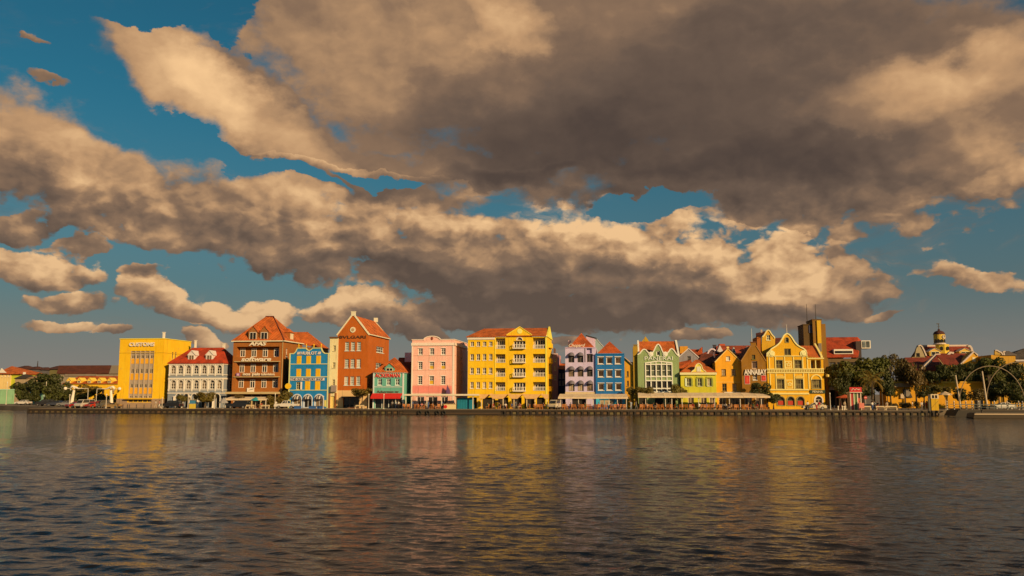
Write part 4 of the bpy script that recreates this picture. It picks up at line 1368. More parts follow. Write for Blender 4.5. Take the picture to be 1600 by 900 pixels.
def yellow_block():
    yl = mat('plaster', alb(255, 176, 2))
    b = Building('yellow_hotel_block', 'large yellow five storey block with white loggias and central gable, beside the pink house', 5, 603, 12.0, yl)
    x1, ze = b.X(1347, 500), b.Z(155, 900)
    depth = b.Sd(1391, 170, x1)[0]
    depth = max(depth, 9.0)
    xm = b.X(860, 450)                                  # left wing ends
    xg0, xg1 = b.X(966, 450), b.X(1208, 450)
    xa, za = b.P(1092, 60)
    wh = mat('paint', WHITE)
    rows4 = [(203, 245), (318, 377), (448, 505), (580, 641)]
    b.grid([645, 703, 762, 820], 34, rows4, 410, 730, frame=WHITE, nx=2, nz=2, fw=.10, mw=.05)
    fl = [(170, 272), (320, 402), (450, 532), (582, 664)]
    for xa_, xb_ in ((866, 957), (1217, 1333)):
        X0, X1 = b.X(xa_, 450), b.X(xb_, 450)
        for i, (yt, yb) in enumerate(fl):
            z1, z0 = b.Z(yt, 910), b.Z(yb, 910)
            b.holes.append((rect(X0, X1, z0, z1), 1.4))
            bk = b.part('loggia_wall', MB().box(X0 - .1, X1 + .1, 1.4, 1.5, z0 - .05, z1 + .05), mat('plaster', (.62, .54, .42)))
            # glazed doors
            m = MB(); n = 4
            dx0, dx1 = X0 + (X1 - X0) * .12, X1 - (X1 - X0) * .02
            zt_ = z1 - .35
            for q in range(n + 1):
                xx = dx0 + (dx1 - dx0) * q / n
                m.box(xx - .07, xx + .07, 1.28, 1.395, z0, zt_)
            m.box(dx0 - .07, dx1 + .07, 1.285, 1.39, zt_ - .14, zt_ + .003)
            w = b.part('loggia_door', m, wh)
            MB().box(dx0, dx1, 1.33, 1.385, z0, zt_ - .01).build('pane', GLASS, w)
            r = MB().box(X0 + .01, X1 - .01, .02, .12, z0 + .72, z0 + .84).box(X0 + .01, X1 - .01, .02, .12, z0 + .05, z0 + .13)
            k = int((X1 - X0) / .3)
            for q in range(k + 1):
                xx = X0 + .06 + (X1 - X0 - .12) * q / k
                r.box(xx - .05, xx + .05, .03, .11, z0 + .131, z0 + .719)
            b.part('railing', r, wh)
    # central bay windows with small balconies
    X0, X1 = b.X(1035, 450), b.X(1146, 450)
    for i, (yt, yb) in enumerate([(196, 266), (320, 400), (450, 532), (586, 666)]):
        z1, z0 = b.Z(yt, 1090), b.Z(yb, 1090)
        b.win(X0, X1, z0, z1, frame=WHITE, nx=4, nz=1, fw=.12, mw=.075, reveal=.5, sill=False, pane=GLASS if i != 1 else DARKROOM, name='balcony_window')
        balcony(b, X0 - .08, X1 + .08, z0 + .05, .8, .75)
    xc = (X0 + X1) / 2
    hw = (b.X(1112, 180) - b.X(1060, 180)) / 2
    b.win(xc - hw, xc + hw, b.Z(194, 1090) + .06, b.Z(164, 1090), shape='arch', frame=WHITE, nx=3, nz=1, fw=.1, trim=.14, sill=False, rise=hw * .95, name='arched_light', pane=GLASS_WARM)
    out = [(0, 0), (x1, 0), (x1, ze), (xg1, ze), (xg1, b.Z(137, 1090)), (xa, za), (xg0, b.Z(137, 1090)), (xg0, ze), (0, ze)]
    zg = b.Z(690, 900)
    for i, (a, c) in enumerate(((620, 690), (740, 860), (885, 985), (1010, 1110), (1135, 1230), (1250, 1330))):
        b.holes.append((rect(b.X(a, 780), b.X(c, 780), .05, zg - .8), .7))
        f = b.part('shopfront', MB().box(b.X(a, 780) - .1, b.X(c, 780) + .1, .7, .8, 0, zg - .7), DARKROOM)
    # right side: small balconies
    b.close(out, depth)
    for yt in (255, 400, 545, 660):
        z0 = b.Sd(1370, yt, x1)[1]
        bb = b.part('side_balcony', MB().box(x1 + .003, x1 + .55, depth * .35, depth * .75, z0 - .2, z0 + .85), yl)
    b.band(-.12, xm, ze - .62, ze + .02, .18, wh, 'cornice')
    for xa_, xb_ in ((xm + .01, xg0 - .01), (xg1 + .01, x1 + .1)):
        b.band(xa_, xb_, ze - .12, ze + .1, .22, wh, 'eaves_band')
    b.part('corner_strip', MB().box(x1 - .3, x1 + .05, -.07, -.004, 0, ze - .13).box(xm - .02, xm + .12, -.07, -.004, zg, ze - .7), mat('paint', alb(248, 205, 60)))
    b.band(.0, xm - .03, b.Z(552, 730), b.Z(548, 730), .05, mat('paint', alb(225, 160, 10)), 'string_course')
    # roofs
    dm = depth * .5
    h = b.P(765, 78, dm)
    rz = b.Z(76, 1200, dm)
    b.roof([(-.35, -.35, ze + .03), (xm + .2, -.35, ze + .03), (xm + .2, depth, ze + .03), (-.35, depth, ze + .03), (h[0], dm, h[1])], [(0, 1, 4), (1, 2, 4), (2, 3, 4), (3, 0, 4)], TILE_ORANGE, 'hip_roof')
    xr1 = x1 - .1
    b.roof([(h[0] + .5, -.3, ze + .11), (xr1, -.3, ze + .11), (xr1, dm, rz), (h[0] + .3, dm, rz), (xr1, depth + .3, ze + .1), (h[0] + .5, depth + .3, ze + .1)], [(0, 1, 2, 3), (3, 2, 4, 5)], TILE_ORANGE)
    m = MB().add([(x1 - .12, -.4, ze - .1), (x1 - .12, dm, rz + .3), (x1 - .12, depth + .4, ze - .1), (x1 + .2, -.4, ze - .1), (x1 + .2, dm, rz + .3), (x1 + .2, depth + .4, ze - .1)], [(0, 1, 2), (3, 5, 4), (0, 3, 4, 1), (1, 4, 5, 2), (0, 2, 5, 3)])
    b.part('end_gable', m, mat('plaster', alb(252, 205, 60)))
    b.gable_trim([(xg1, b.Z(137, 1090)), (xa, za), (xg0, b.Z(137, 1090))], .12, .1, mat('paint', alb(252, 205, 60)))
    r = .55
    m = MB().prism([(xa + r * math.cos(i * math.pi / 8), b.Z(105, 1090) + r * math.sin(i * math.pi / 8)) for i in range(16)], -.06, -.003)
    b.part('emblem', m, mat('paint', alb(252, 215, 90)))
yellow_block()

def lilac_house():
    b = Building('lilac_house', 'lilac three storey house with dark rounded window awnings and orange pyramid roof', 6, 203, 12.6, mat('plaster', alb(206, 170, 160)))
    x1, zt = b.X(488, 600), b.Z(259, 340)
    depth = 11.0
    aw = mat('fabric', (.16, .15, .20))
    for ri, (yt, yb) in enumerate(((305, 398), (435, 531), (568, 666))):
        for ci, c in enumerate((257, 342, 429)):
            if ri == 0 and ci == 2:
                b.win(b.X(400, 330), b.X(457, 330), b.Z(396, 340), b.Z(318, 340), frame=(.25, .2, .2), nx=2, nz=1, fw=.1, reveal=.5, sill=False)
                b.holes.append((rect(b.X(400, 330), b.X(449, 330), b.Z(314, 340), b.Z(262, 340)), .4))
                b.part('niche_back', MB().box(b.X(398, 330), b.X(452, 330), .4, .5, b.Z(316, 340), b.Z(260, 340)), mat('plaster', alb(200, 160, 150)))
                b.part('niche_side', MB().box(b.X(380, 330), b.X(389, 330), -.05, -.004, b.Z(394, 340), b.Z(262, 340)), aw)
                continue
            x0, x2 = b.X(c - 28, 480), b.X(c + 28, 480)
            z0, z1 = b.Z(yb, 340), b.Z(yt + 2, 340)
            b.win(x0, x2, z0, z1, shape='arch', frame=(.20, .17, .17), nx=2, nz=2, fw=.09, reveal=.35, sill=False)
            rr = (x2 - x0) / 2 + .08
            m = MB(); nn = 10
            for j in range(5):
                ph = R(90) * j / 4
                for i in range(nn + 1):
                    a = math.pi * i / nn
                    m.v.append(((x0 + x2) / 2 + rr * math.cos(a), -.02 - 1.0 * math.sin(a) * math.sin(ph), z1 - rr + .06 + (rr + .05) * math.sin(a) * math.cos(ph)))
            for j in range(4):
                for i in range(nn):
                    m.f.append((j * (nn + 1) + i, j * (nn + 1) + i + 1, (j + 1) * (nn + 1) + i + 1, (j + 1) * (nn + 1) + i))
            b.part('awning', m, aw, smooth=True)
    zg = b.Z(672, 340)
    b.holes.append((rect(b.X(262, 780), b.X(395, 780), .05, b.Z(735, 340)), .8))
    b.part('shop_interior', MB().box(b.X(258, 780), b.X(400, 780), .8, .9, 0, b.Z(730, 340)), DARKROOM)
    b.close(rect(0, x1, 0, zt), depth)
    b.band(-.05, x1 + .02, b.Z(697, 340), b.Z(674, 340), .14, mat('paint', alb(228, 180, 110)), 'fascia')
    b.band(-.05, x1 + .02, zt - .12, zt + .06, .1, mat('paint', alb(205, 160, 150)), 'parapet_coping')
    # roof set behind the parapet
    dm = 4.0
    ap = b.P(350, 122, dm)
    e0, e1 = b.P(232, 247, .6)[0], b.P(470, 244, .6)[0]
    b.roof([(e0, .6, zt + .1), (e1, .6, zt + .1), (e1, 7.5, zt + .1), (e0, 7.5, zt + .1), (ap[0], dm, ap[1])], [(0, 1, 4), (1, 2, 4), (2, 3, 4), (3, 0, 4)], TILE)
    pk = mat('plaster', alb(215, 165, 150))
    q0, q1, q2 = b.P(395, 150, 8), b.P(480, 178, 8), b.P(480, 250, 8)
    b.part('rear_wall', MB().prism([(q0[0], zt - 1), (q1[0], zt - 1), (q1[0], q1[1]), (q0[0], q0[1])], 8, 8.6), pk)
    b.part('rear_wall_cap', MB().prism([(q0[0] - .1, q0[1] + .01), (q1[0] + .3, q1[1] + .01), (q1[0] + .3, q1[1] + .25), (q0[0] - .1, q0[1] + .25)], 7.9, 8.7), DARKROOM)
    b.part('left_stub', MB().box(b.X(226, 200, 6), b.X(250, 200, 6), 6, 6.6, zt - 1, b.Z(192, 236, 6)), pk)
    b.text('Chopard', b.X(232, 240, -.1), b.X(386, 240, -.1), b.Z(262, 300), b.Z(222, 300), mat('paint', (.82, .76, .68)), y=-.12, shear=.35, bold=.012, ext=.06)
lilac_house()

def deep_blue_house():
    b = Building('deep_blue_house', 'deep teal blue house with nine square white windows and orange pyramid roof', 6, 488, 12.2, mat('plaster', alb(0, 98, 126)))
    x1, zt = b.X(757, 600), b.Z(318, 610)
    b.grid([533, 613, 695], 56, [(347, 412), (468, 534), (593, 659)], 500, 615, frame=WHITE, nx=1, nz=1, fw=.17, pane=mat('glass', (.085, .055, .035)), sill=True, lintel=True)
    b.win(b.X(684, 780), b.X(735, 780), .05, b.Z(735, 610), frame=WHITE, nx=2, nz=1, fw=.14, sill=False, name='shop_door')
    b.win(b.X(520, 780), b.X(660, 780), .8, b.Z(745, 610), frame=alb(90, 170, 150), nx=3, nz=1, fw=.14, sill=False, name='shop_window')
    b.close(rect(0, x1, 0, zt), 11)
    b.part('painted_base', MB().box(0.02, b.X(518, 780), -.04, -.004, 0, b.Z(705, 610)).box(b.X(662, 780), b.X(682, 780), -.04, -.004, 0, b.Z(705, 610)).box(b.X(737, 780), x1, -.04, -.004, 0, b.Z(705, 610)).box(b.X(518, 780), b.X(662, 780), -.04, -.004, b.Z(741, 610), b.Z(705, 610)), mat('paint', alb(70, 170, 160)))
    b.band(-.02, x1 + .03, zt - .05, zt + .12, .14, mat('paint', alb(20, 110, 130)), 'parapet_coping')
    dm = 4.0
    ap = b.P(615, 200, dm)
    e0, e1 = b.P(498, 316, .4)[0], b.P(737, 316, .4)[0]
    b.roof([(e0, .4, zt + .14), (e1, .4, zt + .14), (e1, 8, zt + .14), (e0, 8, zt + .14), (ap[0], dm, ap[1])], [(0, 1, 4), (1, 2, 4), (2, 3, 4), (3, 0, 4)], TILE)
deep_blue_house()

def green_gable():
    gr = alb(146, 148, 78)
    b = Building('sage_green_house', 'sage green house with scrolled white edged parapet and a big white window wall, PANERAI', 7, 105, 12.4, mat('plaster', gr))
    x1 = b.X(492, 650)
    ze = b.Z(322, 290)
    wh = mat('paint', alb(245, 215, 160))
    pts_px = [(475, 335), (462, 312), (445, 285), (430, 270), (415, 265), (400, 272), (390, 290), (375, 306), (355, 310), (338, 300), (328, 278), (318, 252), (305, 232), (290, 223), (275, 232), (262, 252), (252, 278), (240, 298), (222, 310), (205, 306), (190, 292), (178, 276), (160, 270), (145, 274), (132, 288), (118, 308), (108, 322)]
    top = [b.P(*p) for p in pts_px]
    top[0] = (x1, top[0][1]); top[-1] = (0, top[-1][1])
    out = [(0, 0), (x1, 0)] + top
    # window wall: five lights wide
    gx0, gx1 = b.X(172, 520), b.X(422, 520)
    cols = [gx0 + (gx1 - gx0) * i / 5 for i in range(6)]
    zr = [b.Z(y, 295) for y in (672, 645, 640, 570, 565, 535, 525, 418)]
    for i in range(5):
        for (a, c), pn in (((645, 672), GLASS), ((571, 641), GLASS), ((418, 527), mat('glass', (.10, .12, .09)))):
            z0, z1 = b.Z(c, 295), b.Z(a, 295)
            b.win(cols[i] + .03, cols[i + 1] - .03, z0, z1, frame=alb(245, 215, 160), nx=1, nz=2 if a == 418 else 1, fw=.12, mw=.05, reveal=.2, sill=False, pane=pn)
    b.win(b.X(273, 312), b.X(308, 312), b.Z(335, 290), b.Z(290, 290), frame=alb(245, 215, 160), nx=1, nz=1, fw=.16, sill=False)
    for c in (150, 300, 420):
        b.holes.append((rect(b.X(c - 40, 770), b.X(c + 35, 770), .05, b.Z(720, 295)), .6))
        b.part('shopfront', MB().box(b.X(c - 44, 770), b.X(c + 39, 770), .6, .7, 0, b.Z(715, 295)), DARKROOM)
    b.close(out, 12.0)
    z_h, z_p = b.Z(416, 295), b.Z(381, 295)
    m = MB()
    ribbon(m, [(gx1 + .1, z_h + .35), ((gx0 + gx1) / 2, z_p), (gx0 - .1, z_h + .35)], .2, -.16, -.004)
    for xx in cols:
        k = 1 - abs(xx - (gx0 + gx1) / 2) / ((gx1 - gx0) / 2)
        m.box(xx - .09, xx + .09, -.15, -.004, b.Z(676, 295), z_h + .35 + (z_p - z_h - .35) * k)
    for y in (416, 531, 568, 643, 676):
        zz = b.Z(y, 295)
        m.box(gx0 - .09, gx1 + .09, -.146, -.006, zz - .11, zz + .11)
    b.part('window_wall_frame', m, wh)
    b.gable_trim(top, .2, .14, wh, 'parapet_coping')
    for c in (223, 357):
        scroll(b, b.X(c, 320), b.Z(320, 290), .52, m=wh)
    rz = b.Z(200, 280, 5.0)
    xl, xr = b.X(107, 205, 5), b.X(452, 205, 5)
    b.roof([(.1, .4, ze - .2), (x1 - .1, .4, ze - .2), (xr, 5, rz), (xl, 5, rz), (x1 - .1, 10, ze - .2), (.1, 10, ze - .2)], [(0, 1, 2, 3), (3, 2, 4, 5)], TILE_ORANGE)
    for xx in (xl, xr):
        m = MB()
        m.add([(xx - .3 if xx == xl else x1 - .2, .1, ze), ((xx - .3) if xx == xl else xx - .1, 5, rz + .25), (xx + .1 if xx == xl else x1 + .15, .1, ze), (xx + .05 if xx == xl else xx + .3, 5, rz + .25),
               (xx - .3 if xx == xl else x1 - .2, .1, ze - .5), (xx - .3 if xx == xl else xx - .1, 5, rz - .3), (xx + .1 if xx == xl else x1 + .15, .1, ze - .5), (xx + .05 if xx == xl else xx + .3, 5, rz - .3)], [(0, 1, 3, 2), (4, 6, 7, 5), (0, 4, 5, 1), (2, 3, 7, 6), (0, 2, 6, 4), (1, 5, 7, 3)])
        b.part('roof_coping', m, wh)
    b.text('PANERAI', b.X(163, 358), b.X(426, 358), b.Z(376, 295), b.Z(341, 295), mat('paint', alb(240, 220, 170)), y=-.1, bold=.0, ext=.05)
    for c in (160, 418):
        antenna(b, b.X(c, 150, 6), 6, rz - .5, b.Z(95 if c == 160 else 135, c, 6), .05)
green_gable()

def lime_house():
    b = Building('lime_house', 'small lime yellow house with orange roof and curly dormer gable, beside the sage green house', 7, 508, 11.8, mat('plaster', alb(214, 182, 36)))
    x1, ze = b.X(838, 650), b.Z(513, 670)
    cr = mat('paint', alb(240, 205, 120))
    for c in (578, 680, 770):
        b.win(b.X(c - 20, 580), b.X(c + 20, 580), b.Z(620, 670), b.Z(546, 670), frame=alb(215, 190, 120), nx=2, nz=2, fw=.1, mw=.045)
        for sg in (-1, 1):
            b.part('shutter', MB().box(b.X(c + sg * 21, 580), b.X(c + sg * 36, 580), -.12, -.05, b.Z(620, 670), b.Z(546, 670)), mat('paint', alb(150, 140, 50) if c != 578 or sg > 0 else alb(225, 215, 150)))
        b.part('window_hood', MB().prism(arch(b.X(c - 30, 540), b.X(c + 30, 540), b.Z(540, 670), b.Z(525, 670), 8, .25), -.16, -.004), mat('paint', alb(205, 180, 60)))
    for c in (600, 720, 800):
        b.win(b.X(c - 30, 770), b.X(c + 25, 770), .05, b.Z(725, 670), frame=CREAM, nx=2, nz=1, fw=.12, sill=False, name='shop_window', pane=GLASS_WARM)
    b.close(rect(0, x1, 0, ze), 10)
    b.band(-.15, x1 + .1, ze - .02, b.Z(492, 670), .35, cr, 'eaves_cornice')
    z2 = b.Z(492, 670)
    dm = 5
    ap = b.P(655, 372, dm)
    v, f = hip(0.1, x1 - .1, 0, 10, z2 + .01, (ap[0] - .3, dm, ap[1]), (ap[0] + .3, dm, ap[1]), .3)
    b.roof(v, f, TILE_ORANGE)
    dpx = [(742, 490), (735, 478), (718, 468), (708, 455), (700, 425), (686, 410), (670, 404), (654, 410), (640, 425), (634, 455), (622, 468), (606, 478), (600, 490)]
    tp = [b.P(*p, -.1) for p in dpx]
    yl = mat('plaster', alb(236, 196, 60))
    d = b.part('dormer_gable', MB().prism(tp, -.1, .9), yl)
    m = MB(); ribbon(m, tp, .14, -.2, .3); m.build('gable_coping', cr, d)
    m = MB()
    xa, xb, za, zb = b.X(651, 460), b.X(690, 460), b.Z(484, 670), b.Z(438, 670)
    m.box(xa, xb, -.16, -.11, za, zb)
    wn = m.build('dormer_window', mat('paint', WHITE), d)
    MB().box(xa + .1, (xa + xb) / 2 - .05, -.175, -.162, za + .1, zb - .1).box((xa + xb) / 2 + .05, xb - .1, -.175, -.162, za + .1, zb - .1).build('dormer_pane', mat('paint', alb(225, 200, 140)), d)
lime_house()

def orange_gable():
    b = Building('orange_gable_house', 'plain orange house with steep pointed gable between the lime house and the ochre gable', 7, 838, 12.6, mat('plaster', alb(246, 152, 22)))
    x1, ze = b.X(1076, 650), b.Z(388, 940)
    xa, za = b.P(943, 266)
    fr = alb(150, 110, 40)
    b.grid([905, 997], 42, [(460, 522)], 490, 950, frame=fr, nx=2, nz=2, fw=.11)
    b.grid([912, 1006], 43, [(595, 668)], 630, 950, frame=fr, nx=2, nz=2, fw=.11)
    b.win(b.X(927, 358), b.X(964, 358), b.Z(380, 945), b.Z(340, 945), frame=WHITE, nx=2, nz=1, fw=.12, pane=mat('paint', alb(225, 200, 140)))
    b.win(b.X(860, 770), b.X(930, 770), .05, b.Z(725, 945), frame=CREAM, nx=2, nz=1, fw=.12, sill=False, name='shop_window', pane=GLASS_WARM)
    b.win(b.X(970, 770), b.X(1055, 770), .05, b.Z(725, 945), frame=CREAM, nx=2, nz=1, fw=.12, sill=False, name='shop_window')
    b.close([(0, 0), (x1, 0), (x1, ze), (xa, za), (0, ze)], 13)
    v, f = gable_front(0, x1, .3, 13, ze + .0, xa, za - .05, .2)
    b.roof(v, f, TILE_DARK)
    b.gable_trim([(x1 + .12, ze - .1), (xa, za), (-.12, ze - .1)], .16, .1, mat('paint', alb(250, 190, 90)))
    b.part('gable_block', MB().box(xa - .25, xa + .25, -.12, .4, za + .02, za + .35), mat('paint', alb(250, 190, 90)))
    b.band(.0, x1, b.Z(585, 945), b.Z(580, 945), .05, mat('paint', alb(252, 180, 70)), 'string_course')
    b.part('sign_shelf', MB().box(b.X(905, 680), b.X(1060, 680), -.8, -.01, b.Z(684, 945), b.Z(675, 945)), mat('paint', WHITE))
orange_gable()

def ochre_gable():
    b = Building('ochre_gable_house', 'dark ochre gabled house with red panels and white ANNABAY letters', 8, 110, 11.2, mat('plaster', alb(152, 92, 14)))
    x1, ze = b.X(306, 640), b.Z(442, 200)
    xa, za = b.P(197, 318)
    hw = b.X(219, 300) - b.X(174, 300)
    b.win(b.X(184, 480), b.X(230, 480), b.Z(509, 200), b.Z(446, 200), frame=(.62, .5, .42), nx=1, nz=1, fw=.14, sill=False, pane=mat('matte', (.10, .06, .05)), name='poster_window', sub='poster')
    b.win(b.X(184, 410), b.X(212, 410), b.Z(430, 200), b.Z(394, 200), frame=alb(120, 100, 30), nx=2, nz=2, fw=.1, sill=True)
    b.win(b.X(192, 585), b.X(228, 585), b.Z(602, 200), b.Z(565, 200), frame=WHITE, nx=2, nz=2, fw=.12, sill=True)
    b.win(b.X(125, 770), b.X(185, 770), .05, b.Z(735, 200), frame=CREAM, nx=2, nz=1, fw=.12, sill=False, name='shop_window')
    b.win(b.X(215, 770), b.X(285, 770), .05, b.Z(735, 200), frame=CREAM, nx=2, nz=1, fw=.12, sill=False, name='shop_window', pane=GLASS_WARM)
    b.close([(0, 0), (x1, 0), (x1, ze), (xa + hw / 2, za), (xa + hw / 2, b.Z(292, 197)), (xa - hw / 2, b.Z(292, 197)), (xa - hw / 2, za), (0, ze)], 13)
    v, f = gable_front(0, x1, .36, 13, ze, xa, za + .2, .2)
    b.roof(v, f, TILE_DARK)
    cp = mat('paint', alb(170, 110, 40))
    b.gable_trim([(x1 + .12, ze - .1), (xa + hw / 2 + .05, za)], .15, .1, cp)
    b.gable_trim([(xa - hw / 2 - .05, za), (-.12, ze - .1)], .15, .1, cp)
    zt = b.Z(292, 197)
    b.part('top_coping', MB().box(xa - hw / 2 - .12, xa + hw / 2 + .12, -.12, .45, zt + .003, zt + .16), mat('paint', alb(120, 60, 20)))
    for x0_, x2_, y0_, y2_ in ((123, 168, 563, 637), (260, 303, 563, 612)):
        p = b.part('banner', MB().box(b.X(x0_, 600), b.X(x2_, 600), -.08, -.004, b.Z(y2_, 200), b.Z(y0_, 200)), mat('paint', (.70, .52, .48)))
        MB().box(b.X(x0_ + 4, 600), b.X(x2_ - 4, 600), -.11, -.083, b.Z(y2_ - 4, 200), b.Z(y0_ + 4, 200)).build('banner_face', mat('paint', (.58, .02, .02)), p)
        MB().box(b.X(x0_ + 14, 600), b.X(x2_ - 14, 600), -.125, -.112, b.Z(y2_ - 14, 200), b.Z(y0_ + 16, 200)).build('banner_print', mat('paint', (.70, .10, .05)), p)
    b.text('ANNABAY', b.X(119, 537), b.X(304, 537), b.Z(559, 200), b.Z(514, 200), mat('paint', (.82, .78, .74)), y=-.22, bold=.03, ext=.10)
    antenna(b, xa - .25, .2, zt, b.Z(175, 178), .06, mat('paint', WHITE))
ochre_gable()

def curly_gable():
    yl = alb(234, 156, 14)
    b = Building('curly_gable_house', 'ornate golden yellow corner house with white edged bell gable and arched ground floor, PENHA', 8, 322, 11.4, mat('plaster', yl))
    x1 = b.X(792, 830)
    xg = b.X(645, 470)
    tr = mat('paint', alb(250, 205, 100))
    z4 = b.Z(402, 480)
    zw = b.Z(428, 710)
    gpx = [(640, 402), (640, 378), (632, 355), (612, 338), (585, 325), (560, 308), (540, 285), (522, 255), (505, 232), (490, 220), (475, 215), (460, 220), (445, 233), (432, 258), (415, 288), (395, 308), (370, 325), (345, 340), (330, 358), (325, 380), (325, 402)]
    top = [b.P(*p) for p in gpx]
    top[-1] = (0, top[-1][1]); top[-2] = (0.02, top[-2][1])
    out = [(0, 0), (x1, 0), (x1, zw), (xg, zw)] + [(xg, top[0][1])] + top[1:]
    fr = alb(160, 130, 60)
    PN = mat('glass', (.14, .11, .05))
    b.win(b.X(451, 370), b.X(507, 370), b.Z(398, 480), b.Z(342, 480), frame=fr, nx=2, nz=1, fw=.12, trim=.0, pane=PN)
    b.win(b.X(462, 270), b.X(488, 270), b.Z(290, 480), b.Z(252, 480), shape='arch', frame=fr, nx=1, nz=1, fw=.1, pane=GLASS, trim=.14)
    for c in (408, 567):
        b.win(b.X(c - 29, 473), b.X(c + 29, 473), b.Z(507, 480), b.Z(440, 480), frame=fr, nx=2, nz=2, fw=.12, trim=.14, pane=PN)
    for c in (420, 578):
        b.win(b.X(c - 31, 637), b.X(c + 31, 637), b.Z(676, 490), b.Z(598, 490), frame=fr, nx=3, nz=2, fw=.12, trim=.14, pane=PN)
        b.part('window_hood', MB().prism(arch(b.X(c - 36, 580), b.X(c + 36, 580), b.Z(590, 490), b.Z(562, 490), 8, .5), -.12, -.004), mat('paint', alb(236, 176, 60)))
    RED = mat('matte', (.50, .045, .02))
    for c in (426, 507, 588):
        w = b.win(b.X(c - 30, 780), b.X(c + 30, 780), b.Z(812, 490), b.Z(741, 490), shape='arch', frame=fr, nx=1, nz=1, fw=.1, trim=.16, reveal=.35, pane=GLASS, name='shop_arch')
        MB().box(b.X(c - 22, 790), b.X(c + 22, 790), .18, .23, b.Z(808, 490), b.Z(775, 490)).build('display', RED, w)
    # right wing: loggia above, big arch, door arch
    b.holes.append((rect(b.X(668, 470), b.X(757, 470), b.Z(506, 712), b.Z(436, 712)), 1.4))
    b.part('loggia_back', MB().box(b.X(664, 470), b.X(761, 470), 1.4, 1.5, b.Z(510, 712), b.Z(432, 712)), mat('plaster', alb(190, 130, 30)))
    b.part('loggia_window', MB().box(b.X(672, 485), b.X(697, 485), 1.3, 1.39, b.Z(503, 712), b.Z(462, 712)), GLASS)
    for c in (712, 757, 668):
        b.part('loggia_column', MB().lathe([(.17, b.Z(506, 712)), (.12, b.Z(500, 712)), (.12, b.Z(446, 712)), (.2, b.Z(437, 712))], b.X(c, 470), .2, 8), tr)
    b.win(b.X(680, 620), b.X(756, 620), b.Z(672, 718), b.Z(600, 718), frame=fr, nx=4, nz=2, fw=.12, trim=.1, pane=PN)
    m = MB(); pp = arch(b.X(672, 620), b.X(764, 620), b.Z(600, 718), b.Z(556, 718), 10)[1:]
    ribbon(m, pp, .2, -.12, -.004)
    b.part('arch_moulding', m, tr)
    b.win(b.X(708, 780), b.X(766, 780), .05, b.Z(738, 735), shape='arch', frame=WHITE, nx=2, nz=1, fw=.12, trim=.22, name='door_arch', sill=False)
    b.close(out, 13.0)
    b.gable_trim(top, .22, .16, mat('paint', alb(253, 215, 120)), 'gable_coping')
    for c in (346, 610):
        scroll(b, b.X(c, 384), b.Z(384, 480), .68, m=mat('paint', alb(253, 215, 120)))
    for ya, yb, e in ((401, 408, x1 * 0 + xg), (508, 516, x1), (537, 546, x1), (678, 688, xg), (708, 722, xg)):
        b.band(-.06, e + .04, b.Z(yb, 480), b.Z(ya, 480), .16, tr, 'cornice')
    for c in (328, 380, 455, 528, 605, 643):
        z0, z1 = b.Z(506, 480), b.Z(410, 480)
        b.part('pilaster', MB().box(b.X(c - 4, 460), b.X(c + 4, 460), -.1, -.004, z0, z1), tr)
    for c in (336, 385, 458, 535, 612, 655):
        z0, z1 = b.Z(677, 490), b.Z(548, 490)
        b.part('pilaster', MB().box(b.X(c - 4, 610), b.X(c + 4, 610), -.1, -.004, z0, z1), tr)
    # balustrade across the facade
    zb0, zb1 = b.Z(536, 480), b.Z(517, 480)
    n = 34
    mb = MB()
    for i in range(n):
        xx = .15 + (x1 - .3) * i / (n - 1)
        mb.box(xx - .08, xx + .08, -.14, -.004, zb0, zb1)
    b.part('balustrade', mb, tr)
    # relief panels
    for c, ya, yb in ((487, 445, 503), (497, 600, 672)):
        x0, x2, z0, z1 = b.X(c - 27, (ya + yb) / 2), b.X(c + 27, (ya + yb) / 2), b.Z(yb, 490), b.Z(ya, 490)
        p = b.part('relief_panel', MB().box(x0, x2, -.06, -.004, z0, z1), tr)
        MB().box(x0 + .15, x2 - .15, -.075, -.062, z0 + .15, z1 - .15).build('relief_field', mat('plaster', yl), p)
        xm, zm = (x0 + x2) / 2, (z0 + z1) / 2
        q = MB()
        for k in range(5):
            a = k * 1.2566 + .3
            q.prism([(xm + .3 * math.cos(a) + .17 * math.cos(t_ * math.pi / 4), zm + .3 * math.sin(a) + .17 * math.sin(t_ * math.pi / 4)) for t_ in range(8)], -.12 - k * .004, -.074)
        q.build('relief_figure', tr, p)
    b.part('wing_cornice', MB().box(xg + .03, x1 + .15, -.2, .1, zw + .003, zw + .22), tr)
    sb = b.part('sign_board', MB().box(b.X(664, 698), b.X(789, 698), -.18, -.1, b.Z(713, 725), b.Z(685, 725)), mat('paint', (.018, .05, .03)))
    b.text('PENHA', b.X(684, 699), b.X(770, 699), b.Z(709, 725), b.Z(690, 725), mat('paint', (.75, .68, .5)), y=-.22, bold=.01, ext=.03, parent=sb)
    # roofs
    v, f = gable_front(.3, xg - .1, .4, 13, z4 + .1, (top[10][0]), top[10][1] - 1.5, .0)
    b.roof(v, f, TILE_DARK)
    b.roof([(xg - 1.5, .5, zw + .3), (x1, .5, zw + .3), (x1 - .3, 5, b.Z(318, 680, 5)), (xg - 2, 5, b.Z(318, 680, 5)), (x1, 10, zw + .3), (xg - 1.5, 10, zw + .3)], [(0, 1, 2, 3), (3, 2, 4, 5), (1, 4, 2)], TILE_ORANGE, 'wing_roof')
    m = MB(); m.add([(x1 - .35, .5, zw + .2), (x1 + .05, .5, zw + .2), (x1 - .25, 5, b.Z(300, 700, 5)), (x1 - .6, 5, b.Z(300, 700, 5)), (x1 + .05, .5, zw + .6), (x1 - .35, .5, zw + .6)], [(0, 1, 2, 3), (5, 4, 2, 3), (0, 1, 4, 5), (1, 2, 4), (0, 5, 3)])
    b.part('wing_coping', m, tr)
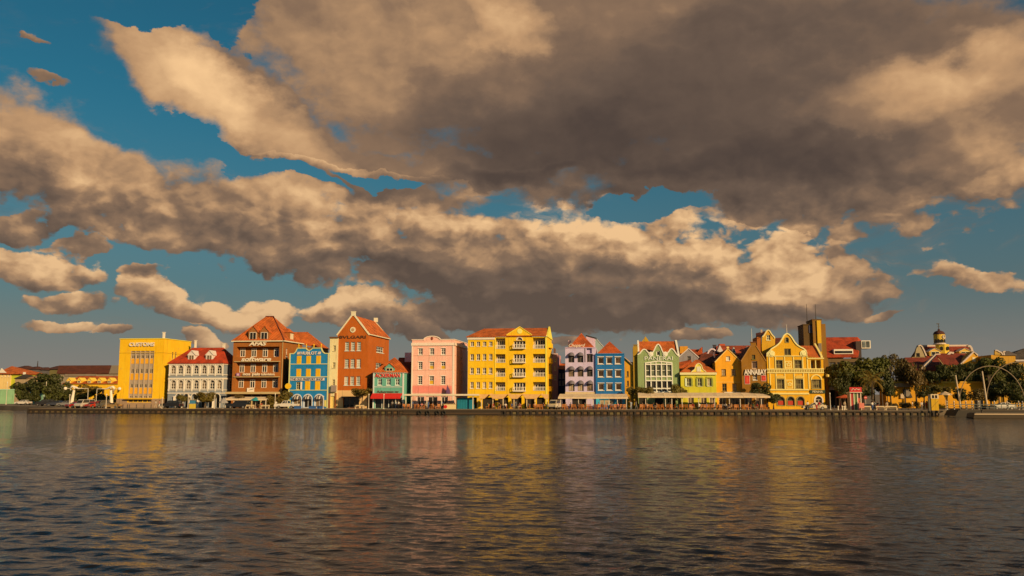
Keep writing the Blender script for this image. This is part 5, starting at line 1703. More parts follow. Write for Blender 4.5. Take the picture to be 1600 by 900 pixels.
    antenna(b, top[10][0], .2, top[10][1], b.Z(142, 473), .06, mat('paint', WHITE))
    # lamp on the corner
    b.part('wall_lamp', MB().lathe([(.05, 0), (.32, .1), (.36, .5), (.1, .62)], 0, 0, 8), mat('paint', alb(235, 180, 70))).location = (x1 + .6, -.4, b.Z(580, 800))
curly_gable()

# ================================================================== HOUSES BEHIND AND AT BOTH ENDS
def plain_windows(b, cols, w, rows, yref, xref, **kw):
    b.grid(cols, w, rows, yref, xref, **kw)

def left_side():
    # long yellow hall with red roof and a row of dormers
    yl = mat('plaster', alb(248, 170, 20))
    b = Building('long_yellow_hall', 'long low yellow hall with red roof and small gabled dormers, behind the parked cars', 1, 520, 58.0, yl, y_base=740)
    x1, ze = b.X(1010, 640), b.Z(577, 800)
    b.grid([760, 850, 930], 26, [(622, 660)], 640, 850, frame=alb(120, 80, 30), nx=2, nz=2)
    b.close(rect(0, x1, 0, ze), 14)
    zr = b.Z(517, 750, 6)
    b.roof([(-.3, -.4, ze), (x1, -.4, ze), (x1, 7, zr), (-.3, 7, zr), (x1, 14, ze), (-.3, 14, ze)], [(0, 1, 2, 3), (3, 2, 4, 5)], mat('tile', (.68, .13, .02)))
    b.band(-.2, x1, ze - .25, ze - .02, .3, mat('paint', alb(252, 195, 60)), 'eaves_cornice')
    for c in (570, 655, 740, 823, 906):
        dormer(b, b.X(c, 560), 1.25, -.02, ze + .02, b.Z(553, c), b.Z(533, c), 2.6, alb(248, 180, 40), frame=CREAM, roofm=mat('paint', alb(250, 190, 60)))
    # big dark red roofed hall behind it
    b = Building('dark_roofed_hall', 'large hall with long plain dark red roof rising behind the yellow hall', 1, 468, 88.0, mat('plaster', alb(150, 120, 80)), y_base=700)
    x1, ze = b.X(985, 600), b.Z(494, 700)
    b.close(rect(0, x1, 0, ze), 22)
    zr = b.Z(428, 700, 9)
    xr0, xr1 = b.X(488, 428, 9), b.X(920, 428, 9)
    xm = b.X(905, 494)
    b.roof([(-.3, -.4, ze), (xm, -.4, ze), (xr1, 9, zr), (xr0, 9, zr), (xm, 20, ze), (-.3, 20, ze)], [(0, 1, 2, 3), (3, 2, 4, 5), (0, 3, 5)], mat('tile', (.17, .042, .015)))
    b.roof([(xm + .1, -.4, ze), (x1, -.4, ze), (x1, 9, zr - .05), (xr1 + .1, 9, zr - .05), (x1, 20, ze), (xm + .1, 20, ze)], [(0, 1, 2, 3), (3, 2, 4, 5)], mat('matte', (.30, .25, .18)), 'end_roof')
    b.band(b.X(540, 505), b.X(800, 505), b.Z(516, 700), b.Z(496, 700), .25, mat('plaster', alb(140, 110, 75)), 'gutter_band')
    # villas on the far left bank
    b = Building('orange_roof_villa', 'cream villa with bright orange roof at the far left edge above the trees', 1, -40, 100.0, mat('plaster', alb(236, 180, 90)), y_base=640)
    x1, ze = b.X(88, 540), b.Z(498, 40)
    b.grid([-10, 20, 48, 74], 11, [(507, 522)], 515, 30, frame=WHITE, nx=2, nz=2)
    b.close(rect(0, x1, 0, ze), 16)
    zr = b.Z(434, 40, 6)
    b.roof([(-.4, -.5, ze), (b.X(178, 498), -.5, ze), (b.X(88, 434, 6), 7, zr), (0, 7, zr), (b.X(178, 498), 14, ze), (-.4, 14, ze)], [(0, 1, 2, 3), (3, 2, 4, 5), (1, 4, 2)], TILE_ORANGE)
    b.part('porch', MB().box(x1 + .01, b.X(165, 515), .3, 10, 0, ze - .1), mat('plaster', alb(190, 170, 30)))
    b.part('white_gable', MB().prism([b.P(-6, 490, -.3), b.P(48, 490, -.3), b.P(10, 452, -.3)], -.3, .1), mat('paint', WHITE))
    b = Building('slate_roof_cottage', 'low cottage with dark grey roof half hidden by trees at left', 1, 118, 95.0, mat('plaster', alb(170, 130, 80)), y_base=650)
    x1, ze = b.X(245, 560), b.Z(536, 180)
    b.close(rect(0, x1, 0, ze), 8)
    ap = b.P(188, 498, 3)
    b.roof([(-.3, -.3, ze), (x1 + .3, -.3, ze), (x1 + .3, 8, ze), (-.3, 8, ze), (ap[0], 4, ap[1])], [(0, 1, 4), (1, 2, 4), (2, 3, 4), (3, 0, 4)], mat('tile', (.07, .055, .045)))
    b.part('chimney', MB().box(ap[0] - .3, ap[0] + .3, 3.5, 4.1, ap[1] - 1, ap[1] + .6), mat('paint', WHITE))
    b = Building('tan_roof_cottage', 'small cottage with pale tan roof among the trees at left', 1, 222, 92.0, mat('plaster', alb(200, 150, 90)), y_base=650)
    x1, ze = b.X(290, 560), b.Z(535, 255)
    b.close(rect(0, x1, 0, ze), 7)
    zr = b.Z(508, 250, 3)
    b.roof([(-.3, -.3, ze), (x1 + .3, -.3, ze), (x1 - 1, 3.5, zr), (1, 3.5, zr), (x1 + .3, 7, ze), (-.3, 7, ze)], [(0, 1, 2, 3), (3, 2, 4, 5), (0, 3, 5), (1, 4, 2)], mat('tile', (.45, .28, .15)))
    # hillside villas far behind
    hill = mat('plaster', alb(90, 75, 60))
    for i, (xa, xb, ye, yt, lab) in enumerate(((95, 185, 455, 431, 'dark red roof on the far hillside, leftmost of three'), (180, 275, 458, 438, 'dark red roof on the far hillside below the radio mast'), (262, 350, 464, 444, 'dark red roof on the far hillside, rightmost of three'), (368, 478, 460, 432, 'olive brown house on the far hill beside the dark roofed hall'))):
        b = Building('hillside_house', lab, 1, xa, 260.0 + i * 6, hill if i < 3 else mat('plaster', alb(110, 90, 40)), y_base=620, group='houses on the far hillside')
        x1, ze = b.X(xb, ye), b.Z(ye, (xa + xb) / 2)
        b.close(rect(0, x1, 0, ze), 14)
        zr = b.Z(yt, (xa + xb) / 2, 7)
        b.roof([(-.6, -.6, ze), (x1 + .6, -.6, ze), (x1 - x1 * .28, 7, zr), (x1 * .28, 7, zr), (x1 + .6, 14, ze), (-.6, 14, ze)], [(0, 1, 2, 3), (3, 2, 4, 5), (0, 3, 5), (1, 4, 2)], mat('tile', (.10, .035, .03)))
        if i == 1:
            antenna(b, x1 * .55, 7, zr, b.Z(392, 234, 7), .35, mat('metal', (.10, .09, .09)))
    # mint garden wall on the bank
    w = root('garden_wall', *[uz(0, 620, 78)[0] - 6, 78.0], DECK, 'pale mint green garden wall on the far left bank', 'wall')
    wl = uz(21, 620, 78)[0] - uz(0, 620, 78)[0] + 6
    h = uz(10, 609, 78)[1] - DECK
    MB().box(0, wl, 0, .4, 0, h).build('wall_face', mat('plaster', alb(146, 170, 100)), w)
    MB().box(-.1, wl + .1, -.08, .48, h + .003, h + .2).build('wall_coping', mat('paint', alb(190, 205, 140)), w)
    wx = root('side_garden_wall', *[uz(48, 620, 76)[0], 76.0], DECK, 'short teal green wall behind the white parked car at left', 'wall')
    wl = uz(80, 620, 76)[0] - uz(48, 620, 76)[0]
    h = uz(60, 609, 76)[1] - DECK
    MB().box(0, wl, 0, .4, 0, h * .9).build('wall_face', mat('plaster', alb(130, 160, 110)), wx)
    for k in range(4):
        MB().box(wl * k / 3 - .3, wl * k / 3 + .3, -.15, .5, 0, h).build('pier', mat('paint', alb(190, 190, 140)), wx)
left_side()

def hill_terrain():
    m = MB()
    nx, ny = 40, 10
    for j in range(ny):
        for i in range(nx):
            x = -340 + i * 9.0
            y = 420 + j * 26
            z = DECK - .1 + 15.0 * math.exp(-((x + 235) / 75) ** 2) * math.sin(math.pi * min(1, j / (ny - 1) * 1.0)) + (rnd.random() * .8 if 0 < j < ny - 1 and 0 < i < nx - 1 else -.3)
            m.v.append((x, y, z))
    for j in range(ny - 1):
        for i in range(nx - 1):
            m.f.append((j * nx + i, j * nx + i + 1, (j + 1) * nx + i + 1, (j + 1) * nx + i))
    structure(m.build('hill', mat('ground', (.045, .055, .025)), smooth=True), 'low scrubby hill far behind the left bank')
hill_terrain()

def alley_houses():
    b = Building('navy_alley_house', 'navy blue house with orange roof down the alley beside the lilac house', 6, 122, 26.0, mat('plaster', (.012, .03, .10)), y_base=760)
    x1, ze = b.X(215, 560), b.Z(457, 165)
    b.grid([150, 180], 16, [(500, 545), (570, 610)], 540, 165, frame=(.3, .3, .35), nx=1, nz=2)
    b.close(rect(0, x1, 0, ze), 12)
    zr = b.Z(405, 165, 5)
    b.roof([(-.3, -.3, ze), (x1 + .3, -.3, ze), (x1 + .3, 6, zr), (-.3, 6, zr), (x1 + .3, 12, ze), (-.3, 12, ze)], [(0, 1, 2, 3), (3, 2, 4, 5)], TILE_ORANGE)
    b = Building('rose_alley_house', 'narrow rose coloured house behind the right edge of the big yellow block', 6, 60, 24.0, mat('plaster', alb(200, 130, 110)), y_base=760)
    x1, zt = b.X(128, 560), b.Z(320, 100)
    b.grid([105], 15, [(350, 390), (430, 470), (520, 560)], 450, 100, frame=CREAM, nx=2, nz=2)
    b.close(rect(0, x1, 0, zt), 10)
    b.band(-.1, x1 + .1, zt - .1, zt + .15, .2, mat('paint', alb(220, 170, 140)))
    b.part('roof_hut', MB().box(.6, x1 - .8, 2, 5, zt + .0, b.Z(265, 95, 2)), mat('plaster', alb(110, 70, 45)))
    b = Building('pale_blue_gable_house', 'pale blue gable peeping out between the lilac and deep teal houses', 6, 455, 25.0, mat('plaster', (.30, .42, .46)), y_base=760)
    x1, ze = b.X(560, 290), b.Z(262, 520)
    xa, za = b.P(490, 172)
    b.close([(0, 0), (x1, 0), (x1, b.Z(255, 556)), (xa, za), (0, ze)], 12)
    v, f = gable_front(0, x1, .3, 12, b.Z(258, 520), xa, za - .05, .2)
    b.roof(v, f, TILE_DARK)
    b.gable_trim([(x1 + .1, b.Z(255, 556)), (xa, za), (0, ze)], .14, .1, mat('paint', (.55, .58, .58)))
    b = Building('amber_alley_house', 'amber house with pale grey lean-to roof in the gap beside the sage green house', 6, 752, 13.6, mat('plaster', alb(222, 140, 20)), y_base=760)
    x1, ze = b.X(872, 600), b.Z(440, 800)
    b.grid([785, 838], 18, [(480, 530), (570, 620)], 540, 800, frame=alb(150, 110, 50), nx=2, nz=2)
    b.close([(0, 0), (x1, 0), (x1, ze), (0, b.Z(338, 752))], 10)
    z0, z1 = b.Z(334, 752), b.Z(438, 850)
    b.roof([(-.2, -.4, z0 + .05), (b.X(852, 440), -.4, z1 + .05), (b.X(852, 440), 10, z1 + .05), (-.2, 10, z0 + .05)], [(0, 1, 2, 3)], mat('paint', (.42, .40, .42)))
    b.part('rear_block', MB().box(b.X(815, 420, 6), x1 + 1, 6, 9, 0, b.Z(395, 830, 6)), mat('plaster', alb(150, 50, 20)))
    b = Building('ochre_rear_house', 'ochre house wall with pointed top rising behind the left edge of the sage green house', 7, 62, 13.0, mat('plaster', alb(172, 120, 20)), y_base=760)
    x1, zt = b.X(103, 500), b.Z(248, 80)
    b.close(rect(0, x1, 0, zt), 10)
    xa, za = b.P(172, 153, 8)
    b.part('pointed_top', MB().prism([b.P(135, 205, 8), b.P(208, 205, 8), (xa, za)], 8, 10), mat('plaster', alb(200, 140, 20)))
    chimney(b, b.X(78, 240), 1.0, zt - .3, b.Z(233, 78), .8, mat('plaster', alb(150, 110, 40)))
    b = Building('grey_gable_house', 'pale grey gabled house behind the lime house roof', 7, 470, 28.0, mat('plaster', alb(150, 128, 105)), y_base=740)
    x1, ze = b.X(690, 500), b.Z(362, 580)
    xa, za = b.P(575, 264)
    b.win(b.X(563, 355), b.X(596, 355), b.Z(378, 580), b.Z(340, 580), frame=(.3, .27, .25), nx=2, nz=2)
    b.close([(0, 0), (x1, 0), (x1, ze), (xa, za), (0, ze)], 12)
    v, f = gable_front(0, x1, .3, 12, ze, xa, za - .05, .25)
    b.roof(v, f, TILE_DARK)
    b.gable_trim([(x1 + .15, ze - .1), (xa, za), (-.15, ze - .1)], .18, .12, mat('paint', alb(225, 190, 150)))
    b = Building('small_dark_gable', 'little house with dark gable and cream edge just above the lime roof', 7, 484, 20.0, mat('plaster', alb(190, 130, 60)), y_base=740)
    x1, ze = b.X(625, 500), b.Z(462, 540)
    b.close(rect(0, x1, 0, ze), 7)
    xa, za = b.P(598, 372, 3)
    b.roof([(-.2, -.3, ze), (x1, -.3, ze), (xa, 3, za), (-.2, 3, b.Z(400, 490, 3)), (x1, 7, ze), (-.2, 7, ze)], [(0, 1, 2, 3), (3, 2, 4, 5)], TILE)
    b = Building('red_roof_rear_house', 'house with broken red roofs and an orange block behind the grey gable', 7, 480, 40.0, mat('plaster', alb(215, 130, 40)), y_base=720)
    x1, ze = b.X(715, 420), b.Z(325, 600)
    b.close(rect(0, x1, 0, ze), 10)
    zr = b.Z(275, 620, 5)
    b.roof([(-.2, -.3, ze), (x1, -.3, ze), (x1, 5, zr), (-.2, 5, zr), (x1, 10, ze), (-.2, 10, ze)], [(0, 1, 2, 3), (3, 2, 4, 5)], TILE)
    b.part('orange_block', MB().box(b.X(497, 280), b.X(572, 280), 1, 5, ze, b.Z(246, 530, 1)), mat('plaster', alb(225, 140, 30)))
    b.part('roof_turret', MB().prism([b.P(655, 310, 2), b.P(708, 310, 2), b.P(706, 250, 2), b.P(690, 262, 2)], 2, 5), TILE)
    b = Building('long_red_roof_house', 'long red roofed house with two teal triangular dormers behind the orange gable', 7, 700, 34.0, mat('plaster', alb(170, 100, 60)), y_base=720)
    x1, ze = b.X(1195, 420), b.Z(325, 1000)
    b.close(rect(0, x1, 0, ze), 12)
    zr = b.Z(240, 1000, 6)
    b.roof([(-.2, -.3, ze), (x1, -.3, ze), (x1, 6, zr), (b.X(850, 260, 6), 6, zr), (x1, 12, ze), (-.2, 12, ze)], [(0, 1, 2, 3), (3, 2, 4, 5), (0, 3, 5)], mat('tile', (.50, .09, .03)))
    for c, yb, yt in ((1000, 310, 250), (1124, 297, 248)):
        p0, p1, p2 = b.P(c - 21, yb, .8), b.P(c + 21, yb, .8), b.P(c, yt, .8)
        d = b.part('dormer', MB().prism([p0, p1, p2], .8, 3), mat('paint', WHITE))
        q = [((a[0] - p2[0]) * .6 + p2[0], (a[1] - p2[1]) * .62 + p2[1] - .35) for a in (p0, p1, p2)]
        MB().prism(q, .74, .8 - .003).build('dormer_panel', mat('paint', (.02, .20, .22)), d)
    b.part('peaked_turret', MB().prism([b.P(840, 300, -1), b.P(905, 300, -1), b.P(868, 235, -1)], -1, 2), mat('plaster', alb(225, 190, 150)))
    b.part('red_block', MB().box(b.X(865, 240, 7), b.X(918, 240, 7), 7, 10, ze, b.Z(224, 890, 7)), mat('paint', (.5, .09, .03)))
    chimney(b, b.X(820, 250), 0, ze, b.Z(238, 820), .7, mat('plaster', alb(70, 55, 50)))
    for c in (790, 805):
        chimney(b, b.X(c, 330, -6), -6, ze - 6, b.Z(312, c, -6), .5, mat('plaster', alb(110, 80, 70)))
    # curving red pipe rail above the roofs
    pts = [b.P(700, 385, -4), b.P(728, 372, -4), b.P(745, 345, -4), b.P(752, 318, -4), b.P(765, 290, -4), b.P(785, 275, -4), b.P(810, 275, -4), b.P(825, 290, -4)]
    b.part('curved_gable_edge', MB().tube([(x, -4, z) for x, z in pts], .22, 6), mat('paint', alb(235, 190, 160)))
    b.part('curved_gable_wall', MB().prism(pts + [b.P(825, 385, -4)], -3.9, -1), mat('plaster', (.10, .05, .06)))
    b = Building('dark_rear_house', 'dark red house with steep roof in shade between lime and orange houses', 7, 676, 19.0, mat('plaster', (.12, .05, .05)), y_base=740)
    x1, ze = b.X(845, 500), b.Z(420, 760)
    b.close(rect(0, x1, 0, ze), 9)
    zr = b.Z(315, 760, 4)
    b.roof([(-.2, -.3, ze), (x1, -.3, ze), (x1 - .5, 4, zr), (1, 4, zr), (x1, 9, ze), (-.2, 9, ze)], [(0, 1, 2, 3), (3, 2, 4, 5), (0, 3, 5)], TILE_DARK)
    b = Building('attic_gable_house', 'yellow attic gable with white curls and a red roof, behind the ochre gable', 8, 244, 24.0, mat('plaster', alb(222, 150, 24)), y_base=740)
    x1, ze = b.X(378, 500), b.Z(318, 310)
    gp = [(376, 318), (377, 258), (370, 242), (356, 230), (344, 212), (334, 194), (319, 186), (304, 194), (294, 212), (282, 232), (268, 244), (266, 318)]
    top = [b.P(*p) for p in gp]
    x1 = top[0][0]
    b.win(b.X(304, 250), b.X(337, 250), b.Z(273, 320), b.Z(230, 320), frame=alb(235, 205, 130), nx=2, nz=2, fw=.14)
    b.close([(top[-1][0], 0), (x1, 0)] + top, 8)
    b.gable_trim(top[1:-1], .2, .14, mat('paint', alb(250, 205, 110)))
    b.part('left_wing', MB().box(0, top[-1][0] - .01, .2, 7, 0, b.Z(245, 255)), mat('plaster', alb(175, 90, 20)))
    b.roof([(x1, 1, b.Z(312, 380)), (x1 + 4.5, 1, b.Z(312, 440)), (x1 + 4.5, 5, b.Z(248, 430, 5)), (x1 - 1, 5, b.Z(258, 378, 5))], [(0, 1, 2, 3)], TILE_DARK)
    b.part('right_wing', MB().box(x1 + .01, x1 + 4.4, 1.2, 6, 0, b.Z(314, 420)), mat('plaster', alb(150, 80, 20)))
    b.roof([(-.2, .1, b.Z(262, 255)), (top[-1][0], .1, b.Z(240, 262)), (top[5][0], 5, b.Z(195, 310, 5)), (.5, 5, b.Z(215, 262, 5))], [(0, 1, 2, 3)], TILE_DARK, 'side_roof')
    antenna(b, b.X(262, 200), 1, ze, b.Z(178, 262), .05)
    b.part('flag', MB().box(b.X(262, 195) + .03, b.X(277, 195), 1, 1.04, b.Z(208, 262), b.Z(182, 262)), mat('fabric', (.5, .4, .36)))
alley_houses()

def tower():
    br = mat('plaster', alb(140, 88, 20))
    b = Building('slab_tower', 'tall brown and yellow slab tower with two thin masts behind the curly gable house', 8, 633, 26.0, br, y_base=720)
    h1, h2, h3 = b.Z(147, 660), b.Z(112, 720), b.Z(138, 780)
    x1, x2, x3, x4, x5 = b.X(688, 300), b.X(722, 300), b.X(764, 300), b.X(800, 300), b.X(826, 600)
    b.part('shaft', MB().box(0, x1, 0, 6, 0, h1), mat('plaster', alb(100, 66, 24)))
    b.part('shaft', MB().box(x1 + .01, x3 - .01, -.6, 6, 0, h2 + .12), br)
    b.part('shaft', MB().box(x3, x4, 0, 6, 0, h3), br)
    yb = b.part('yellow_strip', MB().box(x2, x3 - .25, -.85, -.604, b.Z(398, 740), h2), mat('paint', alb(228, 160, 10)))
    b.part('grey_panel', MB().box(x2 + .1, x3 - .3, -.95, -.86, b.Z(368, 740), b.Z(300, 740)), mat('paint', (.20, .18, .17)))
    b.part('blue_panel', MB().box(b.X(655, 180), b.X(682, 180), -.12, -.004, b.Z(213, 668), b.Z(150, 668)), mat('paint', (.05, .06, .15)))
    b.part('lower_block', MB().box(x3 + .3, x5, .4, 7, 0, b.Z(420, 800)), br)
    b.part('cap', MB().box(x1 - .1, x3 + .05, -.7, 6.1, h2 + .124, h2 + .3), mat('plaster', alb(110, 70, 20)))
    b.part('cap', MB().box(-.1, x1 - .11, -.1, 6.1, h1 + .003, h1 + .2), mat('plaster', alb(90, 60, 24)))
    antenna(b, b.X(647, 60), 1, h1, b.Z(-28, 640), .09, mat('metal', (.12, .10, .09)))
    antenna(b, b.X(720, 60), 1, h2, b.Z(-28, 718), .09, mat('metal', (.12, .10, .09)))
    # red roofed building to the right
    b = Building('red_roof_office', 'office with broad bright red roof and white framed rooftop glass box above the trees', 9, 60, 40.0, mat('plaster', alb(110, 78, 40)), y_base=700)
    x1, ze = b.X(345, 600), b.Z(402, 200)
    b.win(b.X(80, 440), b.X(128, 440), b.Z(475, 100), b.Z(430, 100), frame=alb(110, 90, 60), nx=2, nz=3, name='window')
    b.win(b.X(140, 440), b.X(300, 440), b.Z(475, 100), b.Z(430, 100), frame=alb(110, 90, 60), nx=6, nz=2, name='window')
    b.close(rect(0, x1, 0, ze), 16)
    zr = b.Z(234, 200, 7)
    b.roof([(-.5, -.5, b.Z(390, 100)), (b.X(300, 388), -.5, b.Z(390, 100)), (b.X(328, 260, 7), 7, b.Z(262, 300, 7)), (b.X(300, 235, 7), 7, zr), (-.5, 7, zr), (b.X(300, 388), 16, ze), (-.5, 16, ze)], [(0, 1, 2, 3, 4), (4, 3, 5, 6)], mat('tile', (.48, .065, .016)))
    zb, zt = b.Z(366, 190, .5), b.Z(328, 190, .5)
    d = b.part('roof_dormer', MB().box(b.X(118, 348), b.X(268, 348), .3, 6, zb, zt), mat('paint', WHITE))
    MB().box(b.X(128, 350, -.2) , b.X(262, 350, -.2), .2, .297, zb + .2, zt - .4).build('pane', GLASS, d)
    g = b.part('glass_box', MB().box(b.X(330, 290, 3), b.X(402, 290, 3), 3, 7, b.Z(322, 365, 3), b.Z(260, 365, 3)), mat('paint', WHITE))
    xa, xb, za, zb = b.X(338, 290, 3), b.X(394, 290, 3), b.Z(314, 365, 3), b.Z(266, 365, 3)
    MB().box(xa, (xa + xb) / 2 - .1, 2.9, 2.996, za, zb).build('pane', mat('glass', (.16, .20, .22)), g)
    MB().box((xa + xb) / 2 + .1, xb, 2.9, 2.996, za, zb).build('pane', mat('glass', (.16, .20, .22)), g)
    b.part('dark_panel', MB().box(b.X(288, 320, 2), b.X(328, 320, 2), 2, 7, ze, b.Z(265, 310, 2)), mat('matte', (.05, .03, .03)))
    b.part('sign_panel', MB().box(b.X(82, 625, -8), b.X(136, 625, -8), -8, -7.7, b.Z(648, 110, -8), b.Z(605, 110, -8)), mat('paint', (.24, .21, .20)))
    za = b.Z(645, 200, -7)
    b.part('porch_roof', MB().box(b.X(80, 690, -7), b.X(330, 690, -7), -7, -.01, za, za + .5), mat('plaster', (.10, .07, .05)))
    b.part('porch_back', MB().box(b.X(75, 690, -7), b.X(335, 690, -7), -.5, -.1, 0, za - .01), DARKROOM)  # back wall coloured near black to paint in the shade under the porch
    for k in range(6):
        xx = b.X(84 + 48 * k, 690, -7)
        b.part('porch_pillar', MB().box(xx - .18, xx + .18, -6.9, -6.5, 0, za - .003), mat('plaster', (.09, .06, .045)))
    a = b.part('red_awning', MB().add([(b.X(138, 640, -8), -8, b.Z(656, 160, -8)), (b.X(190, 640, -8), -8, b.Z(656, 160, -8)), (b.X(190, 630, -7), -7, b.Z(625, 160, -7)), (b.X(138, 630, -7), -7, b.Z(625, 160, -7)), (b.X(138, 640, -8), -8, b.Z(666, 160, -8)), (b.X(190, 640, -8), -8, b.Z(666, 160, -8))], [(0, 1, 2, 3), (0, 4, 5, 1)]), mat('fabric', (.42, .02, .02)))
tower()

def fort():
    yl = mat('plaster', alb(224, 142, 18))
    b = Building('fort_wall', 'long plain golden yellow fort wall behind the terrace trees at right', 9, 525, 30.0, yl, y_base=730, cat='wall')
    x1 = uz(1552, 625, 30.0)[0] - b.u0
    zt = b.Z(591, 650)
    b.part('wall_face', MB().box(0, x1, 0, 5, 0, zt), yl)
    b.part('wall_coping', MB().box(-.15, x1 + .1, -.15, 5, zt + .003, zt + .28), mat('plaster', alb(236, 160, 40)))
    ln = MB()
    for i in range(15):
        xx = b.X(586, 610) + (b.X(718, 610) - b.X(586, 610)) * i / 14
        b.part('baluster', MB().box(xx - .12, xx + .12, -.6, -.3, b.Z(624, 650), b.Z(597, 650)), mat('paint', alb(160, 120, 70)))
    b.part('lattice_rail', MB().box(b.X(584, 610), b.X(720, 610), -.62, -.28, b.Z(598, 650), b.Z(595, 650)), mat('paint', alb(190, 150, 90)))
    # painted dark plaque, statue block and pedestal
    pl = b.part('plaque', MB().prism([b.P(652, 642, -.2), b.P(700, 640, -.2), b.P(706, 655, -.2), b.P(722, 690, -.2), b.P(728, 706, -.2), b.P(690, 706, -.2), b.P(660, 690, -.2)], -.3, -.004), mat('paint', (.045, .04, .035)))
    MB().prism([(b.X(682, 668) + .7 * math.cos(a * .5236), b.Z(668, 682) + .85 * math.sin(a * .5236)) for a in range(12)], -.36, -.303).build('plaque_emblem', mat('paint', (.22, .20, .18)), pl)
    b.part('white_panel', MB().prism([b.P(636, 672, -.3), b.P(650, 674, -.3), b.P(670, 700, -.3), b.P(668, 712, -.3), b.P(636, 712, -.3)], -.36, -.305), mat('paint', (.62, .50, .36)))
    b.part('pointed_merlon', MB().prism([b.P(862, 588, 4), b.P(955, 588, 4), b.P(950, 572, 4), b.P(905, 538, 4), b.P(885, 560, 4)], 3, 5), mat('plaster', alb(236, 160, 40)))
    # the church in the fort
    b = Building('fort_church', 'yellow church with round domed clock tower and red roofs edged in white', 10, 140, 75.0, mat('plaster', alb(176, 136, 70)), y_base=640, cat='church')
    wh = mat('paint', alb(214, 172, 124))
    x1 = b.X(592, 420); ze = b.Z(388, 350)
    zr = b.Z(303, 350, 5)
    b.close(rect(0, x1, 0, ze), 14)
    xr0, xr1 = b.X(178, 300, 5), b.X(572, 300, 5)
    e0 = b.X(238, 388)
    b.roof([(e0, -.4, ze), (x1, -.4, ze), (xr1, 6, zr), (xr0, 6, zr), (x1, 14, ze), (e0, 14, ze)], [(0, 1, 2, 3), (3, 2, 4, 5)], mat('tile', (.38, .055, .025)))
    # stepped left gable wall facing left-front
    gp = [b.P(142, 388, 1), b.P(238, 388, 1), b.P(218, 340, 1), b.P(200, 305, 1), b.P(182, 294, 1), b.P(165, 302, 1), b.P(152, 330, 1)]
    gw = b.part('west_gable', MB().prism(gp, .4, 1.4), mat('plaster', alb(176, 140, 84)))
    m = MB(); ribbon(m, [gp[1], gp[2], gp[3], gp[4], gp[5]], .32, .2, 1.6); m.build('gable_coping', wh, gw)
    MB().box(b.X(163, 372, .3), b.X(186, 372, .3), .28, .395, b.Z(388, 175), b.Z(358, 175)).build('gable_window', GLASS, gw)
    m = MB(); ribbon(m, [b.P(596, 345, 1), b.P(588, 318, 1), b.P(575, 300, 1), b.P(556, 298, 1)], .45, .2, 1.6)
    b.part('east_coping', m, wh)
    b.part('ridge_coping', MB().box(xr0, xr1, 5.7, 6.3, zr - .1, zr + .35), wh)
    for c in (306, 541):
        dormer(b, b.X(c, 350, -.3), 2.9, -.3, b.Z(380 if c == 306 else 364, c), b.Z(345, c), b.Z(322, c), 4, alb(226, 160, 40), frame=alb(235, 205, 130), roofm=wh)
    xc = b.X(364, 320)
    def zz(y): return b.Z(y, 364)
    r8 = (b.X(436, 330) - b.X(330, 330)) / 2
    xo = b.X(384, 330)
    b.part('tower_base', MB().lathe([(r8, zz(420)), (r8, zz(297)), (r8 * 1.04, zz(296)), (r8 * 1.04, zz(288))], xo, 2.0, 8), mat('plaster', alb(222, 165, 40)))
    rd = (b.X(406, 250) - b.X(319, 250)) / 2
    b.part('tower_ring', MB().lathe([(r8 * 1.02, zz(287.5)), (rd * 1.08, zz(281)), (rd * 1.05, zz(277))], xc, 2.0, 16), wh)
    b.part('tower_drum', MB().lathe([(rd, zz(276.5)), (rd, zz(209))], xc, 2.0, 20), mat('plaster', alb(228, 170, 50)), smooth=False)
    dome = [(rd * 1.06, zz(208.5)), (rd * 1.06, zz(205))] + [(rd * 1.0 * math.cos(a * math.pi / 14), zz(205) + (zz(178) - zz(205)) * math.sin(a * math.pi / 14)) for a in range(0, 7)] + [(.3, zz(177)), (.25, zz(166))]
    b.part('dome', MB().lathe(dome, xc, 2.0, 20), mat('tile', (.10, .028, .025)), smooth=True)
    b.part('weathervane', MB().tube([(xc, 2, zz(168)), (xc, 2, zz(122))], .09, 6).box(xc - .5, xc + .25, 1.96, 2.04, zz(128), zz(122)).box(xc - .3, xc + .3, 1.95, 2.05, zz(148), zz(145)), mat('metal', (.10, .09, .08)))
    for a in (-62, -28, 6, 40):
        x, y = xc + rd * math.sin(R(a)) * 1.0, 2.0 - rd * math.cos(R(a))
        o = b.part('drum_window', MB().prism(arch(-.36, .36, 0, zz(248) - zz(277), 8), -.05, .12), GLASS)
        o.location = (x, y, zz(276)); o.rotation_euler = (0, 0, R(a))
    for a in (-25, 28):
        x, y = xo + r8 * .93 * math.sin(R(a)), 2.0 - r8 * .93 * math.cos(R(a))
        o = b.part('base_window', MB().prism(arch(-.36, .36, 0, zz(307) - zz(335), 8), -.3, .12), GLASS)
        o.location = (x, y, zz(334)); o.rotation_euler = (0, 0, R(a))
    a = 32
    o = b.part('clock_face', MB().prism([(.6 * math.cos(i * .5236), .6 * math.sin(i * .5236)) for i in range(12)], -.12, .1), mat('paint', alb(190, 150, 100)))
    o.location = (xc + rd * math.sin(R(a)), 2 - rd * math.cos(R(a)), zz(230)); o.rotation_euler = (0, 0, R(a))
    MB().box(-.05, .05, -.17, -.124, -.05, .6).box(-.05, .45, -.165, -.125, -.05, .05).build('clock_hands', DARKROOM, o)
    # lower roofs in front of the church
    b = Building('fort_barrack', 'low fort building with dark red roof and white diagonal coping in front of the church', 10, 140, 60.0, mat('plaster', alb(150, 100, 40)), y_base=640)
    x1, ze = b.X(400, 560), b.Z(492, 220)
    b.close(rect(0, x1, 0, ze), 12)
    zr = b.Z(392, 220, 6)
